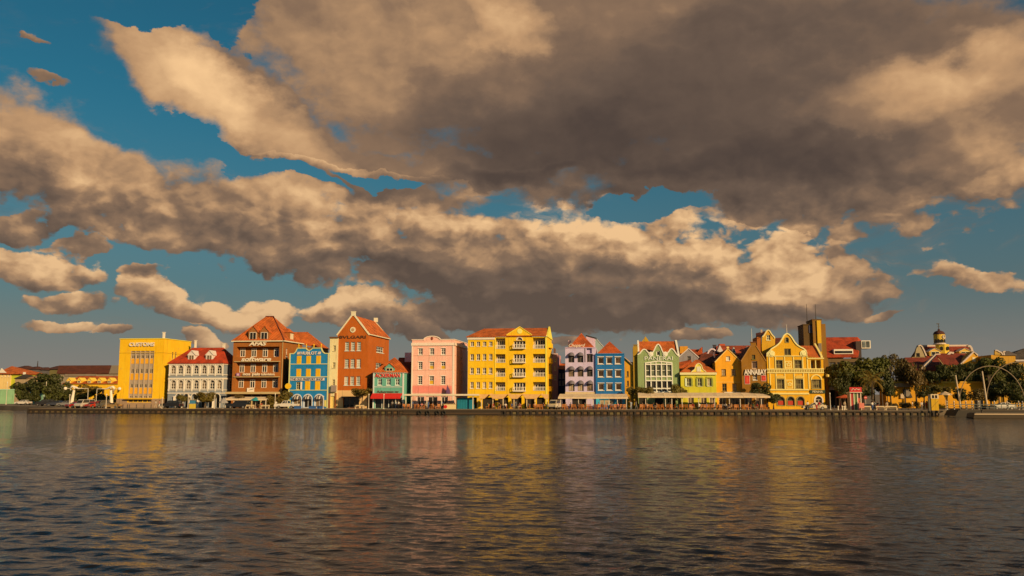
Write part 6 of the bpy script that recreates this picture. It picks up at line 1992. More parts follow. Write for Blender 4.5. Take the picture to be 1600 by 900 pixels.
    b.roof([(-.3, -.3, ze), (x1, -.3, ze), (x1, 6, zr), (0, 6, zr), (x1, 12, ze), (-.3, 12, ze)], [(0, 1, 2, 3), (3, 2, 4, 5)], mat('tile', (.26, .045, .025)))
    m = MB(); ribbon(m, [b.P(330, 380, 1), b.P(303, 378, 1), b.P(192, 490, 1)][::-1], .5, -.6, .6)
    b.part('diagonal_coping', m, wh)
    m = MB(); ribbon(m, [b.P(380, 400, 1), b.P(412, 362, 1), b.P(432, 368, 1)], .5, -.6, .6)
    b.part('short_coping', m, wh)
    b = Building('fort_gable_house', 'orange yellow gabled fort building with dark red roof, right of the church tower', 10, 392, 55.0, mat('plaster', alb(216, 136, 24)), y_base=640)
    xg0, x1 = b.X(498, 440), b.X(640, 440)
    ze = b.Z(447, 450)
    b.close(rect(0, x1, 0, ze), 9)
    zr = b.Z(360, 500, 5)
    b.roof([(-.3, -.3, ze), (xg0, -.3, ze), (b.X(600, 347, 5), 5, zr), (-.3, 5, zr)], [(0, 1, 2, 3)], mat('tile', (.26, .045, .025)))
    gp = [b.P(495, 450, -.2), b.P(640, 520, -.2), b.P(640, 372, -.2), b.P(603, 345, -.2)]
    gw = b.part('gable_wall', MB().prism(gp, -.2, 3), mat('plaster', alb(222, 146, 30)))
    m = MB(); ribbon(m, [gp[2], gp[3], gp[0]], .3, -.4, .4); m.build('gable_coping', wh, gw)
    w = MB().box(b.X(597, 405, -.3), b.X(620, 405, -.3), -.3, -.205, b.Z(425, 608), b.Z(392, 608)).build('window', mat('paint', alb(240, 200, 130)), gw)
    b.part('shed_roof', MB().prism([b.P(556, 580, -6), b.P(690, 580, -6), b.P(640, 525, -6), b.P(600, 525, -6)], -6, -2), mat('tile', (.16, .03, .022)))
    # houses at the far right edge
    b = Building('grey_roof_mansion', 'yellow mansion with grey slate roof and white cornice at the right edge', 10, 858, 62.0, mat('plaster', alb(206, 136, 30)), y_base=700)
    x1, ze = b.X(1130, 600), b.Z(408, 940)
    b.grid([905, 985, 1060], 24, [(440, 500)], 470, 940, frame=alb(230, 200, 140), nx=2, nz=2)
    b.close(rect(0, x1, 0, ze), 12)
    b.band(-.3, x1, ze - .5, ze + .12, .4, mat('paint', alb(200, 170, 135)), 'cornice')
    zr = b.Z(320, 1010, 6)
    b.roof([(-.4, -.5, ze + .13), (x1, -.5, ze + .13), (x1, 6, zr), (b.X(1005, 325, 6), 6, zr), (x1, 12, ze), (-.4, 12, ze)], [(0, 1, 2, 3), (3, 2, 4, 5), (0, 3, 5)], mat('tile', (.10, .085, .075)))
    b.part('side_pier', MB().box(b.X(858, 470), b.X(888, 470), -.5, -.003, 0, b.Z(440, 870)), mat('paint', alb(190, 160, 120)))
    b = Building('small_gable_lodge', 'little yellow lodge with grey roof and white scrolled gable left of the mansion', 10, 765, 48.0, mat('plaster', alb(206, 136, 30)), y_base=700)
    x1, ze = b.X(945, 560), b.Z(372, 850)
    b.close(rect(0, x1, 0, ze), 9)
    zr = b.Z(342, 890, 4)
    b.roof([(b.X(838, 370), -.3, ze), (x1 + .3, -.3, ze), (x1 + .3, 4, zr), (b.X(838, 342, 4), 4, zr)], [(0, 1, 2, 3)], mat('matte', (.16, .13, .11)))
    gp = [b.P(768, 372), b.P(835, 372), b.P(822, 352), b.P(805, 345), b.P(785, 333), b.P(770, 335)]
    b.part('curled_gable', MB().prism(gp, -.2, .3), mat('plaster', alb(196, 140, 50)))
    m = MB(); ribbon(m, gp[1:], .25, -.35, .4); b.part('gable_coping', m, wh)
    m = MB(); ribbon(m, [b.P(838, 375), b.P(833, 345), b.P(850, 342)][::-1], .25, -.35, .4); b.part('edge_coping', m, wh)
fort()

# ================================================================== TREES AND PLANTS
def leaf_mesh(name, seed, blobs, n, size, col, squash=0.8):
    """a crown of n leaf clumps spread through overlapping lobes; unit-ish size, uneven outline"""
    r = random.Random(seed)
    m = MB()
    for _ in range(n):
        cx, cy, cz, rr = r.choices(blobs, [b[3] ** 2 for b in blobs])[0]
        while True:
            p = Vector((r.uniform(-1, 1), r.uniform(-1, 1), r.uniform(-1, 1)))
            if .05 < p.length < 1:
                break
        p = p.normalized() * (p.length ** .45)
        c = Vector((cx, cy, cz)) + Vector((p.x, p.y, p.z * squash)) * rr
        nrm = (p + Vector((r.gauss(0, .6), r.gauss(0, .6), r.gauss(0, .6) + .3))).normalized()
        a = nrm.cross(Vector((r.gauss(0, 1), r.gauss(0, 1), r.gauss(0, 1)))).normalized()
        b = nrm.cross(a)
        s = size * r.uniform(.55, 1.35)
        m.add([c - a * s - b * s * .35, c + b * s * .55 - a * s * .1, c + a * s, c - b * s * .6 + a * s * .15], [(0, 1, 2, 3)])
    me = bpy.data.meshes.new(name)
    me.from_pydata(m.v, [], m.f)
    me.materials.append(mat('leaf', col))
    return me
def lobes(seed, n=9, wide=1.0, tall=.8):
    r = random.Random(seed)
    out = [(0, 0, 0, .55)]
    for i in range(n):
        a = r.uniform(0, 2 * math.pi)
        d = r.uniform(.25, .72)
        out.append((math.cos(a) * d * wide, math.sin(a) * d * wide, r.uniform(-.45, .6) * tall, r.uniform(.22, .42)))
    return out
def trunk_mesh(name, seed, lean=.12, multi=1):
    """tapered trunk with limbs; crown centre is at z = 1, crown radius about 1 (in crown units), ground at z = 0"""
    r = random.Random(seed)
    m = MB()
    for k in range(multi):
        a0 = r.uniform(0, 6.28)
        off = .10 * (multi > 1)
        lx, ly = r.gauss(0, lean), r.gauss(0, lean)
        fork = Vector((lx * .6 + off * math.cos(a0) * 2, ly * .6 + off * math.sin(a0) * 2, .55))
        m.tube([(off * math.cos(a0), off * math.sin(a0), 0), (off * math.cos(a0) + lx * .25, off * math.sin(a0) + ly * .25, .28), fork], [.075, .055, .048], 7)
        for i in range(5 if multi == 1 else 3):
            a = r.uniform(0, 6.28)
            d = r.uniform(.35, .65)
            tip = fork + Vector((math.cos(a) * d, math.sin(a) * d, r.uniform(.35, .8)))
            midp = fork.lerp(tip, .5) + Vector((0, 0, .06))
            m.tube([fork, midp, tip], [.038, .024, .008], 5)
    return m.mesh(name, mat('bark', (.09, .065, .045)))

GREEN, DEEP, OLIVE, BROWN, LIME = (.075, .092, .014), (.045, .058, .012), (.125, .108, .018), (.098, .078, .022), (.105, .125, .025)
CROWNS = {}
for key, col in (('green', GREEN), ('deep', DEEP), ('olive', OLIVE), ('brown', BROWN), ('lime', LIME)):
    n = {'brown': 1300}.get(key, 2300)
    CROWNS[key] = [leaf_mesh('crown', 40 + 7 * i + len(CROWNS) * 31, lobes(90 + i * 5 + len(CROWNS), 10), n, .075, col) for i in range(2)]
TRUNKS = [trunk_mesh('trunk', 3), trunk_mesh('trunk', 8), trunk_mesh('trunk', 21, multi=2)]
tree_n = [0]
def tree(px, y_top, y_mid, half_w, v, kind, label, name='leafy_tree', group=None, squash=None, y_base=None):
    """crown top row, crown centre row and half width are read off the photograph"""
    i = tree_n[0]
    tree_n[0] += 1
    u, zt = uz(px, y_top, v)
    _, zm = uz(px, y_mid, v)
    rad = abs(uz(px + half_w, y_mid, v)[0] - u)
    h = zm - DECK
    t = root(name, u, v, DECK, label, 'tree', group)
    c = link('crown', CROWNS[kind][i % 2], t)
    hc = max(.6, zt - zm) * 1.42
    c.location = (0, 0, zt - DECK - hc * .92)
    c.scale = (rad * 1.2, rad * 1.2, hc)
    c.rotation_euler = (0, 0, rnd.uniform(0, 6.28))
    k = link('trunk', TRUNKS[i % 3], t)
    k.scale = (rad * .9, rad * .9, max(h, .6))
    k.rotation_euler = (0, 0, rnd.uniform(0, 6.28))
    return t
GL, GT, GR = 'trees on the left bank', 'trees on the promenade', 'trees around the fort'
for a in [
    (33, 594, 605, 12, 80, 'deep', 'dark round tree above the mint wall on the far left bank', GL),
    (36, 606, 616, 10, 70, 'green', 'bushy green tree right of the mint garden wall', GL),
    (58, 588, 602, 15, 70, 'deep', 'dark tree before the cottages, second crown left of the white arm', GL),
    (75, 578, 596, 20, 62, 'deep', 'tall dark tree behind the first white crane arm', GL),
    (97, 592, 611, 18, 48, 'deep', 'broad dark tree beside the first white crane arm', GL),
    (84, 600, 618, 14, 46, 'green', 'lower green tree left of the first white crane arm', GL),
    (137, 596, 609, 17, 40, 'olive', 'open wind bent tree between the two white arms', GL),
    (122, 603, 616, 12, 38, 'deep', 'dark tree just right of the first white arm', GL),
    (160, 612, 623, 12, 30, 'deep', 'small dark tree under the second white arm', GL),
    (176, 613, 624, 9, 27, 'green', 'small tree against the left edge of the customs house', GL),
    (288, 614, 621, 10, 8.5, 'olive', 'small feathery tree before the left arches of the slate blue house', GT),
    (322, 607, 617, 16, 8.0, 'olive', 'loose yellow green tree before the right arches of the slate blue house', GT),
    (375, 613, 622, 10, 7.0, 'brown', 'thin brown sapling before the brick office terrace', GT),
    (432, 611, 623, 15, 7.6, 'olive', 'rounded yellow green tree between brick office and blue shop', GT),
    (446, 607, 616, 9, 8.6, 'olive', 'small olive tree touching the blue shop corner', GT),
    (566, 602, 610, 16, 8.0, 'olive', 'spreading yellow green tree before the rust gabled house', GT),
    (988, 601, 609, 8, 9.5, 'olive', 'dull olive tree in the gap left of the sage green house', GT),
    (1007, 598, 609, 16, 9.0, 'olive', 'bright olive tree before the lower left of the sage green house', GT),
    (1062, 594, 609, 15, 9.4, 'olive', 'loose tree between the sage green and lime houses', GT),
    (1186, 594, 607, 16, 8.2, 'deep', 'dark green tree before the ochre gable house', GT),
    (1208, 611, 621, 12, 8.6, 'deep', 'lower dark tree at the left foot of the curly gable house', GT),
    (1330, 553, 576, 34, 22, 'green', 'big dark green tree in front of the red roofed office', GR),
    (1362, 545, 570, 26, 26, 'green', 'tall green tree beneath the rooftop glass box', GR),
    (1310, 574, 590, 18, 20, 'deep', 'dark tree beside the slab tower foot', GR),
    (1388, 544, 568, 18, 30, 'brown', 'brownish thin tree right of the big green tree', GR),
    (1410, 546, 572, 22, 30, 'brown', 'sparse brown tree at the centre of the fort trees', GR),
    (1428, 560, 582, 18, 28, 'brown', 'lower brown tree left of the church gable', GR),
    (1376, 572, 590, 20, 27, 'deep', 'dark tree behind the palm', GR),
    (1452, 576, 588, 14, 29, 'deep', 'dark tree over the fort wall under the church tower', GR),
    (1474, 565, 580, 24, 34, 'deep', 'broad dark tree in front of the fort barrack', GR),
    (1498, 574, 588, 16, 36, 'deep', 'dark tree below the orange fort gable', GR),
    (1443, 600, 610, 13, 14, 'deep', 'small dark tree before the middle of the fort wall', GR),
    (1462, 597, 606, 12, 14, 'olive', 'small olive tree above the yellow kiosk', GR),
    (1478, 600, 607, 9, 15, 'olive', 'little tree right of the yellow kiosk', GR),
    (1543, 549, 568, 24, 24, 'green', 'tall tree behind the bridge arches', GR),
    (1522, 601, 613, 18, 15, 'brown', 'greyish shrub tree under the bridge arch', GR),
    (1566, 590, 606, 24, 17, 'deep', 'dark spreading tree under the second bridge arch', GR),
    (1592, 574, 592, 22, 18, 'deep', 'dark tree at the right edge in front of the mansion', GR),
    (1318, 592, 607, 16, 18, 'deep', 'dark low tree behind the orange parasol', GR),
    (1346, 588, 604, 18, 20, 'deep', 'dark low tree behind the red kiosk', GR),
    (1385, 586, 603, 15, 24, 'deep', 'dark tree at the left corner of the fort wall', GR),
    (1402, 582, 598, 18, 36, 'brown', 'brown tree over the left end of the fort wall', GR),
    (1423, 584, 598, 15, 36, 'brown', 'brown tree over the fort wall above the dark plaque', GR),
    (1510, 562, 580, 18, 44, 'deep', 'dark tree right of the orange fort gable', GR),
    (1530, 574, 594, 18, 32, 'deep', 'dark tree between the two leaning poles', GR),
    (1557, 570, 588, 22, 28, 'green', 'green tree inside the second bridge arch', GR),
    (1582, 560, 578, 18, 46, 'deep', 'dark tree in front of the lodge at right', GR),
    (1500, 603, 614, 14, 20, 'deep', 'dark bushy tree left of the first bridge arch', GR),
    (1548, 604, 616, 14, 19, 'deep', 'low dark tree beside the second leaning pole', GR),
    (50, 606, 617, 12, 60, 'deep', 'low dark tree behind the white sedan on the left bank', GL),
    (111, 606, 618, 12, 44, 'green', 'low green tree just behind the first white arm post', GL),
    (1590, 604, 616, 22, 14, 'deep', 'low dark tree at the lower right edge', GR),
]:
    tree(*a[:6], a[6], group=a[7])

def palm():
    px, v = 1362, 9.0
    u, zc = uz(px, 594, v)
    h = zc - DECK
    t = root('palm_tree', u, v, DECK, 'single date palm with arching yellow green fronds right of the red kiosk', 'tree')
    m = MB()
    n = 14
    m.tube([(.06 * math.sin(i), .05 * math.cos(i * 1.3), h * i / n) for i in range(n + 1)], [.30 - .006 * i + (.03 if i % 2 else 0) for i in range(n + 1)], 9)
    m.build('trunk', mat('bark', (.10, .075, .05)), t)
    r = random.Random(5)
    fm = mat('leaf', (.22, .17, .030))
    for k in range(30):
        a = 2 * math.pi * k / 30 + r.uniform(-.1, .1)
        el = r.choice([1.25, .95, .65, .35, .1, -.15]) + r.uniform(-.1, .1)
        L = 3.3 * r.uniform(.85, 1.1)
        pts = []
        p = Vector((0, 0, h))
        e = el
        for s in range(9):
            pts.append(p.copy())
            p = p + Vector((math.cos(a) * math.cos(e), math.sin(a) * math.cos(e), math.sin(e))) * (L / 8)
            e -= .17 + .03 * s * .6
        m = MB().tube(pts, [.05 - .005 * i for i in range(9)], 4)
        side = Vector((-math.sin(a), math.cos(a), 0))
        for s in range(1, 9):
            for q in range(3):
                base = pts[s - 1].lerp(pts[s], q / 3)
                d = (pts[s] - pts[s - 1]).normalized()
                ln = .62 * math.sin(math.pi * min(1, (s + q / 3) / 9.2)) + .15
                for sg in (-1, 1):
                    tip = base + side * sg * ln * .75 + d * ln * .55 + Vector((0, 0, -.22 * ln))
                    m.add([base - d * .03, base + d * .05, tip], [(0, 1, 2)])
        m.build('frond', fm, t)
palm()

def hedge():
    u0, u1 = uz(1386, 630, 6.5)[0], uz(1436, 630, 6.5)[0]
    r = random.Random(14)
    for i, (px, hh, lab) in enumerate(((1388, 1.9, 'leftmost scruffy brown bush of the row on the promenade edge at right'), (1399, 1.7, 'second scruffy brown bush from the palm along the fort wall'), (1409, 1.8, 'third scruffy brown bush from the palm along the fort wall'), (1420, 1.9, 'fourth scruffy brown bush from the palm, below the dark plaque'), (1431, 2.0, 'rightmost scruffy brown bush of the row before the fort wall'))):
        u = uz(px, 630, 6.5)[0]
        t = root('bush', u, 6.5 + r.uniform(-.4, .4), DECK, lab, 'bush', 'bushes before the fort wall')
        c = link('foliage', CROWNS['brown'][i % 2], t, loc=(0, 0, hh * .5))
        c.scale = (1.0, .9, hh * .52)
        k = link('stem', TRUNKS[2], t)
        k.scale = (.5, .5, hh * .6)
hedge()

# ================================================================== ON THE PROMENADE
ORD = ['first', 'second', 'third', 'fourth', 'fifth', 'sixth', 'seventh', 'eighth', 'ninth', 'tenth', 'eleventh', 'twelfth', 'thirteenth', 'fourteenth', 'fifteenth', 'sixteenth', 'seventeenth', 'eighteenth', 'nineteenth', 'twentieth']
PLACES = [(0, 190, 'the parked cars at left'), (190, 262, 'the customs house'), (262, 358, 'the slate blue house'), (358, 450, 'the brick office'), (450, 515, 'the blue shop'), (515, 582, 'the rust gabled house'), (582, 641, 'the teal shop'),
          (641, 712, 'the pink house'), (712, 868, 'the big yellow block'), (868, 931, 'the lilac house'), (931, 980, 'the deep teal house'), (980, 1062, 'the sage green house'), (1062, 1119, 'the lime house'), (1119, 1159, 'the orange gable'),
          (1159, 1200, 'the ochre gable'), (1200, 1292, 'the curly gable house'), (1292, 1345, 'the slab tower'), (1345, 1385, 'the palm'), (1385, 1450, 'the fort wall'), (1450, 1700, 'the bridge landing')]
def where(px):
    return next(p for a, b, p in PLACES if a <= px < b)
def U(px, v):
    return uz(px, 636, v)[0]
STEEL = mat('paint', (.62, .58, .52))
WOOD = mat('paint', (.50, .18, .035))
CLOTH = mat('fabric', (.74, .60, .42))
counted = {}
def nth(key):
    counted[key] = counted.get(key, 0) + 1
    return ORD[min(19, counted[key] - 1)]

# ---- lamp posts
lp = bpy.data.objects.new('lamp_post', None)
COL.objects.link(lp)
MB().lathe([(.16, 0), (.16, .12), (.07, .16), (.06, 3.0), (.045, 3.02)], 0, 0, 8).build('pole', mat('paint', (.66, .60, .52)), lp)
MB().lathe([(.05, 2.98), (.11, 3.02), (.12, 3.22), (.03, 3.30)], 0, 0, 8).build('lamp_head', mat('paint', (.74, .70, .62)), lp)
first = True
for px, v, hh, lab in ((108, 6, 2.9, 'slim white post beside the first white arm'), (165.5, 1.2, 3.0, 'slim white post in front of the gold sedan'), (253, 1.2, 2.3, 'slim post at the right corner of the customs house'), (293.5, 1.4, 2.7, 'slim white post before the middle arches of the slate blue house'),
                       (335, 1.3, 2.7, 'slim white post before the right arches of the slate blue house'), (429.5, 1.2, 3.1, 'slim white post beside the round tree before the brick office'), (505, 1.4, 2.6, 'slim white post before the right edge of the blue shop'),
                       (576, 1.2, 3.0, 'slim white post before the right corner of the rust gabled house'), (599.5, 1.2, 3.0, 'slim white post before the red shop awning'), (1297.5, 1.2, 3.2, 'slim white post right of the curly gable house'), (70, 60, 6.5, 'tall street lamp among the dark trees at far left'), (9, 62, 6.5, 'tall street lamp in front of the mint wall')):
    o = lp if first else copy_tree(lp)
    first = False
    place(o, U(px, v), v)
    o.scale = (1, 1, hh / 3.2)
    tag(o, lab, 'lamp post', 'slim posts along the quay')

# ---- terrace awnings
def awning(name, label, px0, px1, yt, yb, vf, vb, posts, m=CLOTH, slant=0.0, sides=True):
    u0, zb = uz(px0, yb, vf)
    u1 = uz(px1, yb, vf)[0]
    zt = uz((px0 + px1) / 2, yt, vb)[1]
    r = root(name, u0, vf, DECK, label, 'awning')
    w, d = u1 - u0, vb - vf
    zt, zb = zt - DECK, zb - DECK
    n = max(2, int(w / 2.4))
    for i in range(n):
        a, b = w * i / n, w * (i + 1) / n - .03
        s = slant if i == n - 1 else 0
        sag = rnd.uniform(-.05, .05)
        MB().add([(a, 0, zb + .30), (b, 0, zb + .30), (b - s, d, zt), (a, d, zt), ((a + b) / 2, d * .5, (zb + .3 + zt) / 2 - .07 + sag), (a, 0, zb + rnd.uniform(-.02, .02)), (b, 0, zb + rnd.uniform(-.02, .02)),
                  (a, .03, zb), (b, .03, zb), (a, .03, zb + .26), (b, .03, zb + .26), (b - s, d, zt - .05), (a, d, zt - .05)],
                 [(0, 1, 4), (1, 2, 4), (2, 3, 4), (3, 0, 4), (0, 5, 6, 1), (5, 7, 8, 6), (9, 10, 11, 12)]).build('canvas', m, r)
    for px in posts:
        x = U(px, vf + .4) - u0
        MB().box(x - .07, x + .07, .35, .49, 0, zb + .28).build('post', STEEL, r)
    for px in posts[::2]:
        x = U(px, vb - .5) - u0
        MB().box(x - .06, x + .06, d - .5, d - .38, 0, zt - .15).build('rear_post', STEEL, r)
    MB().box(0, w, .36, .48, zb + .285, zb + .36).build('front_beam', STEEL, r)
    return r
awning('terrace_awning', 'cream awning over the terrace of the brick office', 350, 417, 620, 625.5, 5.0, 8.0, [352, 365, 390, 415])
awning('terrace_awning', 'wide cream awning in front of the lilac and deep teal houses', 872, 981.7, 615.5, 623, 3.6, 8.0, [876, 892, 904, 917, 927, 952, 965, 979], slant=.3)
awning('terrace_awning', 'longest cream awning, from the sage green house to the ochre gable', 997, 1204, 613.5, 621.5, 3.4, 8.2, [1009, 1040, 1050, 1066, 1092, 1117, 1140, 1157, 1190], slant=1.2)

def flat_roof():
    u0 = U(632, 3.5)
    u1 = U(748, 3.5)
    z = uz(690, 617.5, 3.5)[1] - DECK
    r = root('terrace_shelter', u0, 3.5, DECK, 'flat white topped terrace shelter in front of the pink house', 'shelter')
    w = u1 - u0
    MB().box(0, w, 0, 6.5, z, z + .14).build('roof_slab', mat('paint', (.62, .56, .44)), r)
    MB().box(-.05, w + .05, -.06, -.003, z - .10, z + .24).build('fascia', mat('paint', (.78, .72, .60)), r)
    MB().box(.1, w - .1, .3, .5, z - .16, z - .003).build('front_beam', mat('paint', (.12, .16, .10)), r)
    for px in (634, 643, 667, 690, 712, 739):
        x = U(px, 3.9) - u0
        MB().box(x - .08, x + .08, .32, .48, 0, z - .165).build('post', mat('paint', (.70, .66, .55)), r)
        MB().box(x - .05, x + .05, 6.2, 6.3, 0, z - .003).build('rear_post', STEEL, r)
flat_roof()
def peaked_tents():
    cl = mat('fabric', (.72, .44, .17))
    v = 4.6
    px_edges = [749, 778, 804, 830, 857]
    peaks = [763, 792.5, 815, 844.5]
    u0 = U(749, v)
    r = root('peaked_awning', u0, v, DECK, 'amber awning with a zigzag row of peaks before the big yellow block', 'awning')
    zt = uz(800, 616, v)[1] - DECK
    zb = uz(800, 623, v)[1] - DECK
    bounds = [749] + [p for p in peaks] + [857]
    half = U(peaks[0] + 6.7, v) - U(peaks[0], v)
    for i in range(len(bounds) - 1):
        a, b = U(bounds[i], v) - u0, U(bounds[i + 1], v) - u0
        la = half if i > 0 else 0.0
        lb = half if i < len(bounds) - 2 else 0.0
        MB().add([(a + la, -.15, zb), (b - lb, -.15, zb), (b, .75, zt), (a, .75, zt), (a + la, -.12, zb - .04), (b - lb, -.12, zb - .04), (b, .78, zt - .05), (a, .78, zt - .05)],
                 [(0, 1, 2, 3), (7, 6, 5, 4), (0, 4, 5, 1)]).build('canvas', cl, r)
    for p in peaks:
        x = U(p, v) - u0
        for sg in (-1, 1):
            MB().add([(x, .75, zt), (x + sg * half, -.15, zb), (x + sg * half, 4.5, zb + .2), (x, 4.5, zt + .2)], [(0, 1, 2, 3)]).build('tent_side', cl, r)
    for px in (752, 770, 786, 803, 823, 836, 855):
        x = U(px, v) - u0
        MB().box(x - .08, x + .08, .1, .26, 0, zb).build('post', mat('paint', (.74, .62, .42)), r)
    sb = MB().box(U(772, v) - u0, U(791, v) - u0, 1.0, 1.08, zb - .75, zb - .3).build('sign_board', mat('paint', (.05, .04, .035)), r)
peaked_tents()

# ---- chairs, tables
ch = bpy.data.objects.new('cafe_chair', None)
COL.objects.link(ch)
MB().box(-.24, .24, -.24, .24, .42, .48).build('seat', WOOD, ch)
m = MB()
m.box(-.24, -.19, .20, .25, .481, .95); m.box(.19, .24, .20, .25, .481, .95); m.box(-.189, .189, .205, .245, .80, .94); m.box(-.189, .189, .205, .245, .56, .70)
m.build('backrest', WOOD, ch)
for sx in (-.21, .21):
    for sy in (-.21, .21):
        MB().box(sx - .025, sx + .025, sy - .025, sy + .025, 0, .419).build('leg', WOOD, ch)
tb = bpy.data.objects.new('cafe_table', None)
COL.objects.link(tb)
MB().lathe([(.42, .72), (.44, .735), (.44, .755), (.42, .765)], 0, 0, 14).build('table_top', mat('paint', (.45, .30, .16)), tb)
MB().lathe([(.24, 0), (.24, .03), (.04, .06), (.035, .719)], 0, 0, 8).build('pedestal', mat('metal', (.08, .07, .06)), tb)
chair_px = [632, 638, 650, 655, 661, 674, 679, 686, 837, 841, 846, 880, 885, 894, 898.5, 907, 911, 918, 922.5, 932, 936, 943, 947, 956, 960, 970, 975, 1001, 1005, 1012, 1018, 1029, 1035, 1044, 1048, 1064, 1069, 1073, 1078, 1096, 1101, 1107, 1113, 1121, 1125, 1148, 1152, 1162, 1167, 1189, 1195]
ii = 0
for px in chair_px:
    o = ch if ii == 0 else copy_tree(ch)
    ii += 1
    v = 2.1 + rnd.uniform(-.2, .25)
    place(o, U(px, v), v, DECK, R(180) + rnd.uniform(-.45, .45) if px > 700 else rnd.uniform(-.8, 3.5))
    o.scale = (1.12, 1.12, 1.08)
    tag(o, 'orange cafe chair at the quay edge before %s, %s from left' % (where(px), nth(('chair', where(px)))), 'chair', 'orange cafe chairs along the quay')
ii = 0
for px in [635, 653, 664, 677, 690, 839, 850, 882, 896, 909, 920, 934, 945, 958, 972, 1003, 1015, 1032, 1046, 1067, 1076, 1098, 1110, 1123, 1150, 1165, 1192, 385, 395, 405]:
    o = tb if ii == 0 else copy_tree(tb)
    ii += 1
    v = 3.0 + rnd.uniform(-.1, .3) if px > 500 else 6.0
    place(o, U(px, v), v)
    tag(o, 'small round cafe table before %s, %s from left' % (where(px), nth(('table', where(px)))), 'table', 'round cafe tables on the terraces')

# ---- people
def body_mesh(pose):
    """one continuous figure grown from a posed skeleton; 1.72 m tall when standing, facing -y"""
    J = {}
    if pose == 'sit':
        J = dict(pel=(0, 0, .52), waist=(0, .02, .68), chest=(0, .04, .90), neck=(0, .03, 1.12), head=(0, .0, 1.24), crown=(0, .0, 1.36), nose=(0, -.11, 1.25),
                 hipl=(.10, -.02, .50), kneel=(.13, -.42, .52), ankl=(.13, -.40, .10), toel=(.14, -.56, .04), hipr=(-.10, -.02, .50), kneer=(-.13, -.42, .52), ankr=(-.13, -.40, .10), toer=(-.14, -.56, .04),
                 shl=(.18, .04, 1.03), ell=(.24, -.05, .80), wrl=(.15, -.30, .78), hal=(.11, -.38, .79), thl=(.08, -.33, .83), shr=(-.18, .04, 1.03), elr=(-.25, -.04, .80), wrr=(-.16, -.29, .80), har=(-.12, -.37, .82), thr=(-.09, -.32, .86))
    else:
        s = .22 if pose == 'walk' else .03
        J = dict(pel=(0, 0, .92), waist=(0, .01, 1.08), chest=(0, .02, 1.28), neck=(0, .01, 1.48), head=(0, -.015, 1.59), crown=(0, -.01, 1.70), nose=(0, -.12, 1.60),
                 hipl=(.09, 0, .88), kneel=(.10, -s * .7, .49), ankl=(.10, -s, .08), toel=(.11, -s - .16, .03), hipr=(-.09, 0, .88), kneer=(-.10, s * .4, .49), ankr=(-.10, s, .09), toer=(-.11, s - .15, .03),
                 shl=(.18, .02, 1.40), ell=(.24, .05 + s * .5, 1.13), wrl=(.24, -.05 + s * .5, .90), hal=(.24, -.08 + s * .5, .80), thl=(.20, -.12 + s * .5, .84), shr=(-.18, .02, 1.40), elr=(-.24, .05 - s * .6, 1.13), wrr=(-.24, -.07 - s * .6, .91), har=(-.24, -.10 - s * .6, .81), thr=(-.20, -.14 - s * .6, .85))
        if pose == 'reach':
            J.update(elr=(-.30, -.10, 1.58), wrr=(-.30, -.18, 1.80), har=(-.29, -.20, 1.90), thr=(-.25, -.22, 1.86))
    rad = dict(pel=(.15, .12), waist=(.125, .095), chest=(.155, .11), neck=(.055, .055), head=(.085, .10), crown=(.06, .07), nose=(.018, .018), hip=(.09, .09), knee=(.058, .058), ank=(.04, .04), toe=(.04, .03), sh=(.065, .065), el=(.043, .043), wr=(.03, .03), ha=(.028, .018), th=(.014, .014))
    names = list(J)
    E = [('pel', 'waist'), ('waist', 'chest'), ('chest', 'neck'), ('neck', 'head'), ('head', 'crown'), ('head', 'nose')]
    for s in 'lr':
        E += [('pel', 'hip' + s), ('hip' + s, 'knee' + s), ('knee' + s, 'ank' + s), ('ank' + s, 'toe' + s), ('chest', 'sh' + s), ('sh' + s, 'el' + s), ('el' + s, 'wr' + s), ('wr' + s, 'ha' + s), ('wr' + s, 'th' + s)]
    me = bpy.data.meshes.new('body')
    me.from_pydata([J[n] for n in names], [(names.index(a), names.index(b)) for a, b in E], [])
    ob = bpy.data.objects.new('body', me)
    COL.objects.link(ob)
    ob.modifiers.new('skin', 'SKIN')
    sv = me.skin_vertices[0].data
    for i, n in enumerate(names):
        k = n if n in rad else n[:-1]
        sv[i].radius = rad[k]
        sv[i].use_root = n == 'pel'
    ob.modifiers.new('sub', 'SUBSURF').levels = 1
    dg = bpy.context.evaluated_depsgraph_get()
    out = bpy.data.meshes.new_from_object(ob.evaluated_get(dg))
    bpy.data.objects.remove(ob)
    zc, zn = (.62, 1.10) if pose == 'sit' else (1.0, 1.46)
    idx = []
    for p in out.polygons:
        c = p.center
        if c.z > zn and abs(c.x) < .14:
            k = 0
        elif pose == 'sit':
            k = 0 if (c.y < -.18 and c.z > .68) else (2 if c.z < .62 else 1)
            if c.z < .09: k = 3
        else:
            k = 0 if (abs(c.x) > .19 and (c.z < 1.12 or c.z > 1.5)) else (2 if c.z < 1.0 else 1)
            if c.z < .085: k = 3
        idx.append(k)
        p.use_smooth = True
    return out, idx
def hair_mesh(pose):
    z = 1.30 if pose == 'sit' else 1.655
    m = MB()
    prof = [(.098 * math.cos(a * math.pi / 10), .10 * math.sin(a * math.pi / 10)) for a in range(-2, 6)]
    m.lathe([(max(.002, r), z + h) for r, h in prof], 0, .018 if pose == 'sit' else .008, 10)
    return m.mesh('hair', mat('matte', (.025, .016, .012)), True)
BODY = {p: body_mesh(p) for p in ('stand', 'walk', 'sit', 'reach')}
HAIR = {p: hair_mesh(p) for p in BODY}
SKIN = [(.42, .24, .15), (.20, .10, .06), (.30, .16, .10)]
